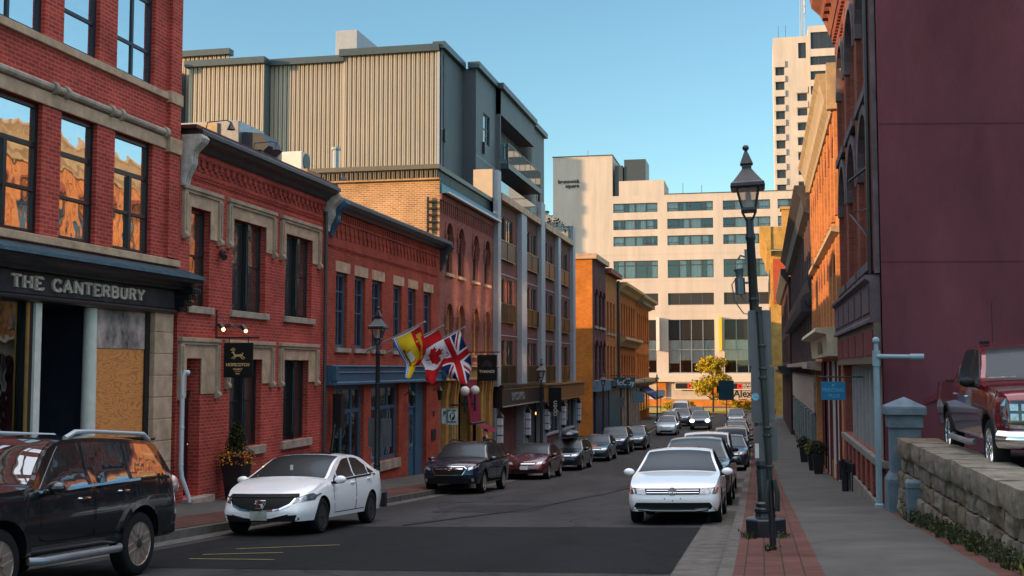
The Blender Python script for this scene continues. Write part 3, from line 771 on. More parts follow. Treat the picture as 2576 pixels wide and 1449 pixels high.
b.sweep(FL, [(-.1, 5.08), (.40, 5.08), (.45, 5.03), (.44, 4.94), (.38, 4.90), (.32, 4.84), (.22, 4.80), (.12, 4.73), (-.1, 4.73)], 32.2, 44.6)
b.build('gutter_cornice', mat('blue_black_gutter', (.03, .05, .075), .3, var=.4), T3)
bracket(T3, 32.3, M_blue, 4.98, 3.95, .46, .30); bracket(T3, 44.4, M_dgrey, 4.92, 3.95, .44, .26)
box_part('plaque', M_black, T3, FL, (43.15, 43.7, 0, .04, -2.75, -2.35), (43.35, 43.55, 0, .03, -1.85, -1.65))
# ---- taller brown brick house with arched windows over an ochre shopfront
T4 = thing('brick_building', 'brown brick house with round-arched windows above an ochre pub front', 'building', (XL, 49, -4.4))
U4 = [(45.12, 46.15), (47.05, 48.05), (49.65, 50.65), (51.85, 52.85)]
b = MB()
holes = [(a, c, 3.9, 5.98) for a, c in U4] + [(a, c, .6, 2.66) for a, c in U4] + [(44.5, 53.3, -4.4, -.5, .5)]
wall(b, FL, 44.2, 53.62, -5.2, 7.02, holes, .28)
for a, c in U4:
    for z in (5.98, 2.66): spandrel(b, FL, a, c, z, .2)
b.face([FL(53.62, 0, -5), FL(53.62, -12, -5), FL(53.62, -12, 7.5), FL(53.62, 0, 7.5)]); b.face([FL(44.2, 0, 7.02), FL(53.62, 0, 7.02), FL(53.62, -12, 7.02), FL(44.2, -12, 7.02)], 1)
for i in range(30):
    u = 44.35 + i * .31
    b.fb(FL, u, u + .15, 0, .06, 6.45, 6.75); b.fb(FL, u + .02, u + .13, 0, .045, 6.28, 6.448)
b.fb(FL, 44.2, 53.6, 0, .08, 6.76, 7.0)
b.build('wall', [M_brown, M_roof], T4)
b = MB()
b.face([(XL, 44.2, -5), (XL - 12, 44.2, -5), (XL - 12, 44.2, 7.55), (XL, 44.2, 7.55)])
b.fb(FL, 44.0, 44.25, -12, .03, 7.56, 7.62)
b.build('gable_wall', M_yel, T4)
b = MB(); b.box(-13.6, -12.9, 43.7, 44.3, 4.9, 5.3); b.build('gable_flashing', mat('pale_flashing', (.45, .38, .28), .6), T4)
b = MB()
for a, c in U4:
    for zt in (5.98, 2.66):
        m = (a + c) / 2; r = (c - a) / 2
        archivolt(b, FL, m, r, zt - r, .17, 0, .055)
        for sg in (-1, 1):
            for q in range(5): b.fb(FL, m + sg * (r + .08) - .09 + q * .0, m + sg * (r + .08) + .09, 0, .03 + .014 * (5 - q), zt - r - .12 * (q + 1), zt - r - .12 * q - .02)
b.build('arch_moulding', M_brown, T4)
b = MB()
for a, c in U4:
    for z in (3.9, .6): b.fb(FL, a - .1, c + .1, -.1, .09, z - .13, z - .004)
b.build('sill', M_tan, T4)
for a, c in U4:
    m = (a + c) / 2
    window(FL, a, c, 3.9, 5.98, T4, M_black, M_gl, .2, .09, [], [4.95])
    window(FL, a, c, .6, 2.66, T4, M_ochre, M_gl, .2, .12, [], [1.65])
b = MB(); b.sweep(FL, [(-.6, 7.5), (-.05, 7.5), (.28, 7.14), (.30, 7.03), (-.6, 7.03)], 44.25, 53.9); b.build('metal_eaves', mat('teal_sheet_metal', (.03, .15, .21), .4, var=.2), T4)
b = MB(); b.fb(FL, 44.3, 53.9, .22, .36, 7.02, 7.10); b.build('eaves_gutter', M_white, T4)
def corr(name, F, u0, u1, n, z0, z1, m, par, p=.2, d=.06):
    """corrugated metal sheet: trapezoid ribs"""
    s = MB(); k = int(round((u1 - u0) / p)); q = (u1 - u0) / k
    for i in range(k):
        u = u0 + i * q; pts = [(u, n - d), (u + q * .30, n - d), (u + q * .36, n), (u + q * .62, n), (u + q * .66, n - d * .3), (u + q * .74, n - d * .3), (u + q * .78, n), (u + q * .96, n), (u + q, n - d)]
        for (a, na), (c, nc) in zip(pts, pts[1:]): s.face([F(a, na, z0), F(c, nc, z0), F(c, nc, z1), F(a, na, z1)])
    return s.build(name, m, par, norm=False)
M_cb = mat('black_ribbed_metal', (.014, .020, .026), .35)
M_bz = mat('bronze_flashing', (.10, .085, .06), .45, var=.2)
corr('ribbed_parapet', FY(44.32), -19.6, -12.64, 0, 7.62, 8.02, mat('bronze_ribbed_metal', (.16, .13, .085), .4), T4, .2, .12)
corr('ribbed_parapet', FX(-12.62), 44.3, 53.6, 0, 7.55, 7.98, M_cb, T4, .2, .1)
b = MB(); b.box(-19.7, -12.52, 44.16, 44.42, 8.02, 8.20); b.box(-12.75, -12.52, 44.43, 53.6, 8.0, 8.18); b.build('parapet_flashing', M_bz, T4)
s = MB()      # iron ties on the gable
for i in range(5): s.box(-12.95 - .02, -12.60, 44.02, 44.19, 5.55 + i * .27, 5.62 + i * .27)
s.box(-12.98, -12.9, 44.0, 44.1, 5.4, 6.85); s.build('iron_strap', M_blkm, T4)
# ochre pub front
b = MB(); b.sweep(FL, [(-.3, .12), (.32, .12), (.36, .08), (.30, .03), (.24, -.04), (.2, -.06), (.2, -.4), (.26, -.44), (.26, -.5), (-.3, -.5)], 44.4, 53.5)
b.build('shop_fascia', M_ochre, T4, bevel=.01)
b = MB()
for u, w in ((45.2, .3), (46.6, .6), (48.3, .16), (49.2, .3), (51.4, .75), (52.9, .55)):
    b.fb(FL, u - w / 2, u + w / 2, -.18, .03, -5, -.51)
    for d in (-w / 2 + .05, w / 2 - .05): b.tube([FL(u + d, .05, -5), FL(u + d, .05, -1.2), FL(u + d, .12, -.8), FL(u + d, .14, -.52)], .05, 8)
b.build('pilaster', M_ochre, T4)
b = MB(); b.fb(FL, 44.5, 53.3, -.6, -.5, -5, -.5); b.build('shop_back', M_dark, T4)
b = MB()
for a, c in ((45.4, 46.25), (46.95, 48.15), (49.4, 50.95), (51.9, 52.5)): b.fb(FL, a, c, -.3, -.26, -4.2, -.52)
b.build('pub_window', M_gl_lo, T4)
b = MB(); b.fb(FL, 53.25, 53.62, -.3, .02, -5, -.5); b.build('maroon_pilaster', M_maroon, T4)
# ---- dark metal-clad upper floors behind
T5 = thing('apartment_block', 'tall grey apartment block clad in ribbed bronze metal with a recessed balcony', 'building', (-15, 60, 8))
M_rib = mat('ribbed_cladding', (.40, .345, .27), .4, metal=.15, var=.08, vs=.5)
M_pan = mat('grey_panel', (.115, .135, .15), .55, var=.12, vs=1.2)
M_pan2 = mat('dark_grey_panel', (.08, .098, .112), .55, var=.12, vs=1.2)
M_fas = mat('dark_fascia', (.035, .055, .068), .4, var=.15)
GY = 53.0
FG = FY(GY)
def gab(x0, x1, y, z0, z1, fz, dz=.32):
    f = FY(y)
    corr('ribbed_cladding', f, x0, x1, 0, z0, z1, M_rib, T5, .235, .105)
    s = MB(); s.box(x0 - .1, x1 + .1, y - .22, y + .3, z1, z1 + fz); s.build('roof_fascia', M_fas, T5)
gab(-20.0, -15.1, 53.0, 7.5, 15.35, .34); gab(-23.9, -20.01, 53.12, 7.5, 15.12, .32)
gab(-28.0, -23.9, 52.45, 7.5, 15.1, .32); gab(-29.6, -26.2, 53.3, 7.5, 15.9, .3); gab(-33.5, -28.6, 51.9, 7.5, 15.0, .32)
s = MB(); s.box(-23.895, -23.88, 52.45, 53.12, 7.5, 15.1); s.box(-28.598, -28.58, 51.9, 53.3, 7.5, 15.0); s.build('return_wall', mat('shaded_return_metal', (.08, .13, .15), .4), T5)  # shade on the returns is put into a dark teal colour
s = MB(); s.box(-15.13, -15.0, 52.93, 53.06, 7.5, 15.5); s.build('corner_trim', M_lgrey, T5)
FA = FX(-14.95); FB = FX(-14.2)
s = MB(); wa = [(53.5, 55.0, 11.95, 13.6), (53.5, 55.0, 9.0, 10.55)]
wall(s, FA, 53.02, 57.0, 7.5, 15.5, wa, .15)
s.build('panel_wall', M_pan, T5)
s = MB(); s.box(-14.95, -14.2, 57.0, 57.03, 7.5, 15.5); s.build('panel_return', M_pan2, T5)
s = MB(); wb = [(58.6, 60.1, 11.95, 13.55), (58.6, 60.1, 9.0, 10.5)]
wall(s, FB, 57.03, 61.6, 7.5, 15.5, wb, .15)
s.build('panel_wall', M_pan, T5)
for F, ws in ((FA, wa), (FB, wb)):
    for a, c, z0, z1 in ws: window(F, a, c, z0, z1, T5, M_black, M_gl, .13, .07, [(a + c) / 2 + .15], [(z0 + z1) / 2], bw=.06)
s = MB(); FC = FX(-13.95)
s.fb(FC, 61.6, 71.4, -.25, 0, 14.1, 15.5); s.fb(FC, 61.6, 61.75, -2.6, 0, 7.5, 15.5); s.fb(FC, 61.6, 71.4, -2.6, -2.4, 7.5, 15.5); s.fb(FC, 61.76, 71.3, -2.4, -.26, 14.1, 14.2)
s.build('loggia', M_pan, T5)
s = MB(); s.fb(FC, 63.2, 65.2, -2.38, -2.34, 11.4, 13.6); s.fb(FC, 66., 68.2, -2.38, -2.34, 11.4, 13.6); s.build('balcony_door', M_gl, T5)
s = MB(); s.fb(FC, 61.7, 71.5, -2.4, .45, 11.05, 11.35); s.build('balcony_slab', M_fas, T5)
s = MB(); s.fb(FC, 61.75, 71.45, .38, .40, 11.42, 12.42); s.fb(FC, 61.75, 61.77, -.2, .38, 11.42, 12.42)
s.build('balcony_glass', glass('balcony_glass', refl=.2, see=.55, c=(.02, .05, .06), wob=0), T5)
s = MB(); s.fb(FC, 61.7, 71.5, .36, .42, 12.42, 12.48)
for i in range(7): s.fb(FC, 61.72 + i * 1.6, 61.77 + i * 1.6, .36, .41, 11.36, 12.42)
s.build('balcony_rail', M_black, T5)
s = MB(); wall(s, FX(-14.1), 71.4, 75.6, 7.5, 15.5, [(72.6, 74.2, 10.2, 12.2)], .15); s.build('panel_wall', M_pan, T5)
window(FX(-14.1), 72.6, 74.2, 10.2, 12.2, T5, M_black, M_gl, .13, .07, [73.4])
s = MB(); s.box(-26, -14.9, 53.4, 75.6, 7.5, 15.3); s.box(-33.4, -26.05, 53.6, 70, 7.5, 14.9); s.build('block_core', M_pan2, T5)
s = MB()
for F, a, c in ((FA, 52.9, 57.0), (FB, 56.85, 61.6), (FC, 61.45, 71.4), (FX(-14.1), 71.4, 75.9)): s.fb(F, a, c, -.4, .22, 15.5, 15.82)
s.build('roof_fascia', M_fas, T5)
s = MB()
for u, F, z in ((53.35, FA, 11.0), (58.4, FB, 11.3), (61.2, FB, 10.2)): s.fb(F, u, u + .22, 0, .14, z, z + .62)
s.build('wall_light', M_black, T5)
s = MB(); s.fb(FA, 53.02, 57.0, 0, .012, 11.55, 11.6); s.fb(FB, 57.03, 61.6, 0, .012, 10.95, 11.0); s.build('panel_joint', M_lgrey, T5)
# ---- modern brick infill with grey pilasters and balconets
T6 = thing('apartment_block', 'modern brown brick block with pale grey pilasters and glass balconets over shops', 'building', (XL, 66, -4.8))
BAY = [(54.3, 59.25), (60.65, 64.85), (66.05, 70.55), (71.5, 76.35)]
FLR = [5.35, 2.26, -.80]
holes = []
for a, c in BAY:
    for z in FLR: holes += [(a + .4, a + 1.85, z + .08, z + 2.2), (a + 2.25, a + 3.75, z + .08, z + 2.2)]
b = MB(); wall(b, FL, 53.66, 78.3, -.88, 8.2, holes, .14); body(b, FL, 53.66, 78.3, -5.5, 8.2, 11.)
b.build('wall', [M_mod, M_roof], T6)
b = MB(); b.box(-34, -23.6, 60, 78, -5.5, 5.6); b.build('shade_wing', M_mod, T6)  # unseen wing added to shade the lower gable across the side street
M_gl_amb = glass('amber_lit_glass', refl=.5, wob=.02, ws=.8)
for a, c in BAY:
    for z in FLR:
        for p, q in ((a + .4, a + 1.85), (a + 2.25, a + 3.75)):
            window(FL, p, q, z + .08, z + 2.2, T6, M_black, M_gl_hi, .12, .07, [(p + q) / 2], [])
for a, c in BAY:
    for z in FLR:
        r = MB(); p, q = a + .3, a + 3.95
        for u in (p, (p + q) / 2, q): r.fb(FL, u - .025, u + .025, .08, .14, z, z + .95)
        r.fb(FL, p, q, .075, .145, z + .93, z + .98); r.fb(FL, p, q, .085, .135, z + .02, z + .07)
        o = r.build('balconet_rail', mat('bronze_rail', (.16, .10, .03), .35, metal=.6), T6)
        g = MB(); g.fb(FL, p + .03, q - .03, .10, .115, z + .08, z + .92); g.build('rail_glass', glass('bronze_glass', refl=.03, c=(.010, .008, .006), wob=.004, gc=(.14, .11, .06)), o)
b = MB()
for u0, u1, zt in ((53.66, 54.3, 9.55), (59.25, 60.65, 8.2), (64.85, 66.05, 9.6), (70.55, 71.5, 8.2), (76.35, 77.3, 9.6)):
    b.fb(FL, u0, u1, -.02 if zt < 9 else -.5, .25, -.86, zt)
b.build('grey_pilaster', M_lgrey, T6)
b = MB(); b.fb(FX(-12.55), 53.5, 54.35, -.9, .05, 8.2, 9.58); b.build('roof_pier', mat('beige_panel', (.45, .36, .26), .7, var=.1), T6)
b = MB()
for (a, c) in ((54.35, 64.83), (66.07, 76.33)): b.fb(FL, a, c, -.3, .30, 8.205, 8.55)
b.build('stone_coping', M_tan, T6)
b = MB()
for a, c in BAY:
    for z in (4.66, 1.62): b.fb(FL, a, c, 0, .02, z, z + .05)
b.build('pale_band', M_lgrey, T6)
b = MB(); b.fb(FL, 54.4, 64.8, .05, .07, 8.56, 9.25); b.fb(FL, 66.1, 76.3, .05, .07, 8.56, 9.3); b.build('roof_glass_rail', glass('roof_rail_glass', refl=.15, c=(.015, .02, .022), wob=0), T6)
b = MB(); random.seed(3)
for i in range(220): b.leaf((-12.5 + random.uniform(-.3, .1), random.uniform(66.5, 76), 8.8 + random.random() * .65), .12)
b.build('roof_planting', mat('dark_hedge_leaf', (.035, .045, .03), .8), T6, norm=False)
b = MB(); b.sweep(FL, [(-.2, -.80), (.46, -.80), (.46, -.92), (.40, -.95), (.40, -1.80), (.44, -1.86), (-.2, -1.86)], 53.9, 64.7); b.build('black_fascia', M_black, T6)
M_slat = mat('timber_slats', (.24, .105, .035), .55, var=.5, vs=1.2, stretch=(1, 9, .1))
b = MB()
for i in range(62): u = 64.75 + i * .248; b.fb(FL, u, u + .22, -.2, .40, -1.84, -.98)
b.build('timber_fascia', M_slat, T6)
b = MB(); b.fb(FL, 64.72, 80.1, -.2, .47, -.975, -.85); b.fb(FL, 64.72, 80.1, -.2, .43, -1.93, -1.85); b.fb(FL, 54., 64.7, .405, .45, -1.02, -.98); b.build('fascia_trim', mat('copper_trim', (.30, .16, .07), .35, metal=.4, var=.2), T6)
text('UNCORKED', .58, FL(57.6, .41, -1.6), RX, mat('tin_letters', (.22, .23, .24), .45, metal=.4, var=.3, vs=4), 'lettering', T6, .02, bold=.012, sx=.98)
b = MB()
PIER = [(53.66, 54.6), (60.4, 61.5), (66.0, 67.1), (71.7, 72.9), (78.0, 79.4)]
for a, c in PIER: b.fb(FL, a, c, -.3, .12, -5.6, -1.9)
b.build('grey_pier', mat('shop_pier_grey', (.20, .23, .25), .7, var=.15), T6)
b = MB(); b.fb(FL, 55.0, 60.4, -.5, -.3, -5.5, -1.9); b.fb(FL, 61.7, 62.3, -.3, 0, -5.5, -1.9); b.fb(FL, 67.1, 78, -.3, -.02, -5.6, -4.0); b.build('shop_brick', M_plum, T6)
b = MB(); b.fb(FL, 67.1, 78, -.3, .06, -3.99, -3.86); b.build('shop_sill', M_lgrey, T6)
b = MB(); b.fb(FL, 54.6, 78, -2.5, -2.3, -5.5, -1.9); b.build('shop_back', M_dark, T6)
for a, c in ((67.15, 71.65), (72.95, 77.95)): window(FL, a, c, -3.85, -2.0, T6, M_black, glass('cafe_glass', refl=.22, see=.8, wob=.01), .15, .08, [a + (c - a) * .33, a + (c - a) * .67])
b = MB()
for u in (67.9, 69.3, 70.4, 73.8, 75.2, 76.9): b.ball(FL(u, -.9, -2.6 - .1 * (u % 2)), .11, 10)
b.build('pendant_bulb', mat('warm_bulb', (1., .42, .10), .4, emit=2.2), T6)
b = MB(); b.fb(FL, 62.4, 65.9, -.4, -.35, -5.4, -2.0); b.build('shop_door', M_gl_lo, T6)
# ---- far left houses beyond the side street
def arch_house(name, label, y0, y1, z1, m, par_n, wins, zr, depth=14, arch=True, cornice=None, gm=None):
    t = thing(name, label, 'building', (XL, (y0 + y1) / 2, -5.2)); q = MB()
    hs = [(a, c, z0, zz) for a, c in wins for z0, zz in zr]
    wall(q, FL, y0, y1, -5.8, z1, hs, .22); body(q, FL, y0, y1, -5.8, z1, depth)
    if arch:
        for a, c in wins:
            for z0, zz in zr: spandrel(q, FL, a, c, zz, .15, rise=(c - a) * .38)
    q.build('wall', [m, M_roof], t)
    s = MB()
    for a, c in wins:
        for z0, zz in zr: s.fb(FL, a - .12, c + .12, -.1, .1, z0 - .2, z0 - .01)
    s.build('sill', par_n, t)
    for a, c in wins:
        for z0, zz in zr: window(FL, a, c, z0, zz, t, M_black, gm or M_gl, .18, .1, [], [(z0 + zz) / 2], bw=.07)
    return t
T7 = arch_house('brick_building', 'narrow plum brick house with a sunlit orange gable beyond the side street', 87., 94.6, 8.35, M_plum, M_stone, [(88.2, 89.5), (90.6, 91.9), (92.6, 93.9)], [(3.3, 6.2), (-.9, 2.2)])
b = MB(); b.face([(XL, 86.985, -5.5), (XL - 13.9, 86.985, -5.5), (XL - 13.9, 86.985, 8.3), (XL, 86.985, 8.3)]); b.build('gable_wall', M_org, T7)  # the sun's orange is put into the gable colour; the brick is plum
b = MB(); b.box(XL - 14, XL + .35, 86.8, 87.2, 8.36, 8.75); b.fb(FL, 87.21, 94.6, -.2, .35, 8.36, 8.75); b.build('parapet_coping', M_tan, T7)
b = MB()
for u in (88.85, 91.25, 93.25):
    archivolt(b, FL, u, .66, 5.75, .28, 0, .08, rise=.45); archivolt(b, FL, u, .66, 1.75, .28, 0, .08, rise=.45)
b.build('hood_moulding', M_plum, T7)
b = MB(); b.fb(FL, 87.0, 94.6, 0, .45, -1.75, -.95); b.build('shop_fascia', mat('slate_blue_fascia', (.10, .17, .24), .6, var=.3), T7)
b = MB(); b.fb(FL, 87.3, 94.4, 0, .2, -5.6, -1.76); b.build('shopfront', mat('deep_blue_shop', (.012, .035, .07), .5, var=.3, vs=3, stretch=(1, 6, .2)), T7)
T8 = arch_house('brick_building', 'slim tan rendered house with three plain windows on each floor', 94.65, 102.4, 7.9, mat('tan_render', (.40, .14, .042), .85, var=.3), M_stone, [(95.5, 96.6), (97.6, 98.7), (99.6, 100.7)], [(3.0, 5.6), (-.9, 1.9)], arch=False)
b = MB(); b.fb(FL, 94.65, 102.4, -.2, .5, 7.9, 8.3); b.build('cornice', M_brown, T8)
b = MB(); b.tube([FL(102.3, .15, 7.8), FL(102.3, .15, -5)], .12, 8); b.build('downpipe', M_dgrey, T8)
b = MB(); b.fb(FL, 94.8, 102.2, 0, .25, -5.6, -1.5); b.build('shopfront', M_teal, T8)
b = MB(); b.fb(FL, 94.7, 102.4, 0, .55, -1.49, -1.0); b.build('shop_fascia', M_dgrey, T8)
M_ter = mat('terracotta_render', (.46, .125, .026), .8, var=.35, vs=.8)
T9 = arch_house('brick_building', 'long terracotta house with rows of slim windows and a projecting bay cornice', 102.5, 118.2, 7.7, M_ter, M_brown, [(103.4 + i * 2.05, 104.5 + i * 2.05) for i in range(7)], [(3.2, 6.1), (-.9, 1.3)])
b = MB(); b.sweep(FL, [(0, 7.7), (.9, 7.7), (.9, 7.45), (.5, 7.2), (.3, 6.9), (0, 6.8)], 102.5, 118.2)
b.sweep(FL, [(0, 3.0), (.75, 2.85), (.8, 2.6), (.45, 2.3), (.3, 2.0), (0, 2.0)], 102.6, 118.0); b.build('cornice', mat('sandy_cornice', (.42, .25, .10), .7, var=.3), T9)
b = MB(); b.fb(FL, 102.7, 118, 0, .3, -5.7, -1.7); b.build('shopfront', M_black, T9)
b = MB()
for i in range(9): b.fb(FL, 103 + i * 1.75, 103.4 + i * 1.75, .3, .4, -5.7, -1.7)
b.build('pilaster', M_stone, T9)
b = MB(); b.sweep(FL, [(0, -1.1), (.8, -1.15), (.8, -1.4), (.5, -1.7), (0, -1.75)], 102.5, 118.2); b.build('shop_cornice', M_stone, T9)
T10 = arch_house('brick_building', 'last terracotta corner house with dentilled cornice at the far end of the left row', 118.3, 132, 7.3, M_ter, M_brown, [(119.5 + i * 2.1, 120.6 + i * 2.1) for i in range(6)], [(3.0, 5.8), (-.9, 1.6)])
b = MB(); b.sweep(FL, [(0, 7.6), (1., 7.6), (1., 7.3), (.5, 7.0), (.3, 6.6), (0, 6.5)], 118.3, 132.6)
for i in range(18): b.fb(FL, 118.8 + i * .75, 119.15 + i * .75, .3, .75, 6.65, 7.0)
b.sweep(FL, [(0, -1.0), (.9, -1.05), (.9, -1.4), (.4, -1.8), (0, -1.9)], 118.3, 132.4); b.build('cornice', mat('pale_cornice', (.34, .24, .14), .7, var=.3), T10)
b = MB()
for i in range(4): b.fb(FL, 120.2 + i * 3., 121.8 + i * 3., 0, .03, -4.4, -2.2)
b.build('shop_window', M_gl_lo, T10)
b = MB(); b.sweep(FL, [(0, -2.0), (.0, -2.05), (1.7, -3.0), (1.7, -3.25), (1.66, -3.25), (0, -2.12)], 121, 131); b.build('striped_awning', brick('blue_stripe_awning', (.02, .035, .10), (.035, .06, .16), (.10, .14, .22), w=.9, h=50, ms=.12, var=.1, bump=0), T10)
# ------------------------------------------------------------------ right row, wall plane X = 2.4 (faces -X)
XR = 2.4; FRT = FX(XR, -1)
M_stucco = mat('maroon_stucco', (.135, .042, .055), .9, var=.3, vs=.6, bump=.15, bs=90, stretch=(1, 1, .35))
M_pstone = mat('purple_grey_stone', (.11, .085, .095), .85, var=.4, vs=2, bump=.3, bs=25)
M_orb = brick('orange_red_brick', (.25, .07, .05), (.18, .05, .038), (.18, .08, .06), ms=.01, var=.35)
M_orb2 = brick('warm_orange_brick', (.50, .21, .08), (.38, .15, .055), (.42, .21, .10), ms=.01, var=.3)
M_gbr = brick('grey_plum_brick', (.11, .065, .07), (.075, .045, .05), (.14, .105, .10), ms=.012, var=.3)
Ta = thing('stucco_building', 'tall building on the right with a blank maroon stucco side wall and deep arched bays', 'building', (XR, 23.1, -2.8))
b = MB(); b.face([(XR + .02, 24.5, -3.2), (20, 27.7, -3.2), (20, 27.7, 12), (XR + .02, 24.5, 12)])
b.face([(20, 27.7, -3.2), (20, 36.2, -3.2), (20, 36.2, 12), (20, 27.7, 12)]); b.face([(XR, 36.2, -4.5), (20, 36.2, -4.5), (20, 36.2, 11.5), (XR, 36.2, 11.5)]); b.face([(XR, 24.5, 11.5), (20, 27.7, 11.5), (20, 36.2, 11.5), (XR, 36.2, 11.5)], 1)
b.build('stucco_wall', [M_stucco, M_roof], Ta)
M_joint = mat('stucco_joint', (.10, .03, .042), .9)
b = MB()
for z in (2.17, 5.02):
    b.face([(XR + .03, 24.49, z), (19.9, 27.67, z), (19.9, 27.67, z + .018), (XR + .03, 24.49, z + .018)])
b.build('wall_joint', M_joint, Ta)
b = MB(); b.prism(FY(24.78), [(2.6, -.9), (3.6, -.42), (4.7, -.9), (4.7, -1.02), (3.6, -.55), (2.6, -1.02)], .0, .14); b.build('gable_scar', M_maroon, Ta)
b = MB(); BY = [(25.0, 27.6), (28.4, 31.0), (31.8, 34.3)]
wall(b, FRT, 24.54, 36.2, -4.5, 11.5, [(a, c, 2.25, 5.6, .35) for a, c in BY] + [(a, c, 6.0, 9.0, .35) for a, c in BY] + [(24.7, 35.4, -1.85, .10, .25)])
for a, c in BY:
    spandrel(b, FRT, a, c, 5.6, .3); spandrel(b, FRT, a, c, 9.0, .3)
    for u in (a - .35, c + .1): b.fb(FRT, u, u + .25, 0, .12, 2.0, 9.5)
for i in range(34): b.fb(FRT, 24.7 + i * .335, 24.9 + i * .335, 0, .14, 9.9, 10.25); b.fb(FRT, 24.65 + i * .335, 24.85 + i * .335, 0, .07, 9.55, 9.8)
for i in range(16): b.fb(FRT, 24.7 + i * .72, 25.05 + i * .72, .14, .42, 10.6, 11.0)
b.build('wall', M_orb, Ta)
b = MB(); b.sweep(FRT, [(0, 11.5), (.75, 11.5), (.7, 11.25), (.45, 11.0), (.3, 10.7), (.16, 10.3), (0, 10.3)], 24.4, 36.6); b.build('cornice', mat('red_brown_cornice', (.20, .075, .045), .7, var=.3), Ta)
b = MB()
for a, c in BY:
    m = (a + c) / 2; r = (c - a) / 2
    archivolt(b, FRT, m, r, 9.0 - r, .22, 0, .16); archivolt(b, FRT, m, r, 5.6 - r, .22, 0, .16)
    b.fb(FRT, a - .1, c + .1, -.1, .2, 2.05, 2.24); b.fb(FRT, a - .1, c + .1, -.1, .2, 5.78, 5.99)
b.build('arch_moulding', M_pstone, Ta, bevel=.01)
for a, c in BY:
    window(FRT, a, c, 2.25, 5.6, Ta, M_navy, M_gl_sun, .3, .14, [(a + c) / 2], [3.9], bw=.12); window(FRT, a, c, 6.0, 9.0, Ta, M_navy, M_gl_sun, .3, .14, [(a + c) / 2], [7.5], bw=.12)
b = MB(); b.fb(FRT, 24.54, 24.92, .0, .10, 1.95, 11.2); b.build('corner_pilaster', M_pstone, Ta)
b = MB()
b.sweep(FRT, [(0, 1.92), (.30, 1.92), (.30, 1.84), (.20, 1.78), (.20, 1.06), (.24, 1.0), (.24, .94), (0, .94)], 24.6, 36.1)
b.build('upper_fascia', M_pstone, Ta)
b = MB()
for i in range(6): b.fb(FRT, 24.7 + i * 1.9, 26.3 + i * 1.9, .2, .225, 1.15, 1.68)
b.build('fascia_panel', mat('dull_plum_panel', (.085, .06, .075), .6, var=.2), Ta)
box_part('shop_fascia', mat('taupe_paint', (.13, .10, .08), .6, var=.15), Ta, FRT, (24.6, 36.1, 0, .14, .10, .935))
b = MB()
for i in range(5): b.fb(FRT, 24.7 + i * 2.3, 26.6 + i * 2.3, .14, .16, .28, .80)
b.build('fascia_panel', M_maroon, Ta)
b = MB(); b.fb(FRT, 24.7, 35.4, -.24, -.2, -1.85, .1); b.build('shop_window', M_gl_lo, Ta)
b = MB()
for i in range(9): b.fb(FRT, 24.75 + i * 1.05, 24.83 + i * 1.05, -.2, -.05, -1.85, .08)
b.build('window_post', mat('grey_white_post', (.30, .30, .30), .5, var=.15), Ta)
b = MB(); b.fb(FRT, 24.5, 35.5, -.2, .12, -2.02, -1.86); b.build('stone_sill', M_conc, Ta, bevel=.015)
b = MB()
for i in range(8): b.fb(FRT, 24.7 + i * 1.3, 25.3 + i * 1.3, -.1, .10, -2.7, -2.03)
b.build('brick_pier', M_orb, Ta)
b = MB(); b.fb(FRT, 24.6, 36.1, -.1, .13, -4.6, -2.75); b.build('plinth', M_conc, Ta)
b = MB(); b.tube([FRT(24.75, .16, 11), FRT(24.75, .16, 1.95)], .06, 8); b.tube([FRT(24.75, .16, 4.2), FRT(25.4, .5, 4.0)], .035, 6); b.tube([FRT(24.75, .16, 3.3), FRT(25.4, .5, 3.3), FRT(24.8, .16, 2.7)], .03, 6); b.build('wall_bracket', M_blkm, Ta)
# ---- orange brick house with cream cornice
Tb = thing('brick_building', 'sunlit orange brick house on the right with ranks of arched windows under a cream cornice', 'building', (XR, 45, -4))
UB = [(36.9 + i * 1.9, 37.95 + i * 1.9) for i in range(9)]
b = MB(); wall(b, FRT, 36.25, 54.0, -5, 8.3, [(a, c, 1.5, 3.6, .25) for a, c in UB] + [(a, c, 4.9, 7.3, .25) for a, c in UB] + [(37, 47.5, -3.2, .25, .3), (48.5, 53.3, -3.4, .25, .3)]); body(b, FRT, 36.25, 54, -5, 8.3, 14)
for a, c in UB: spandrel(b, FRT, a, c, 3.6, .2); spandrel(b, FRT, a, c, 7.3, .2)
for i in range(10): b.fb(FRT, 36.3 + i * 1.9, 36.7 + i * 1.9, 0, .12, 1.3, 4.0); b.fb(FRT, 36.3 + i * 1.9, 36.7 + i * 1.9, 0, .12, 4.7, 7.9)
for i in range(24):
    if i % 2: b.fb(FRT, 36.5 + i * .73, 36.75 + i * .73, 0, .1, 7.6, 7.9)
b.build('wall', [M_orb2, M_roof], Tb)
b = MB()
for a, c in UB:
    m = (a + c) / 2; r = (c - a) / 2
    archivolt(b, FRT, m, r, 7.3 - r, .2, 0, .09); archivolt(b, FRT, m, r, 3.6 - r, .2, 0, .09)
b.build('arch_moulding', M_orb, Tb)
for a, c in UB: window(FRT, a, c, 1.5, 3.6, Tb, M_navy, M_gl_sun, .22, .1, [], [2.6]); window(FRT, a, c, 4.9, 7.3, Tb, M_navy, M_gl_sun, .22, .1, [], [6.1])
b = MB(); b.sweep(FRT, [(0, 9.2), (.6, 9.2), (.62, 9.05), (.5, 8.9), (.4, 8.6), (.36, 8.3), (.2, 8.1), (.16, 7.95), (0, 7.95)], 36.75, 53.6)
for u in (36.55, 53.8): b.fb(FRT, u - .15, u + .15, -.3, .30, 8.0, 9.45)
b.sweep(FRT, [(0, 4.35), (.25, 4.35), (.25, 4.2), (0, 4.15)], 36.3, 53.9); b.build('cornice', mat('weathered_cream', (.36, .28, .18), .6, var=.3, vs=3), Tb)
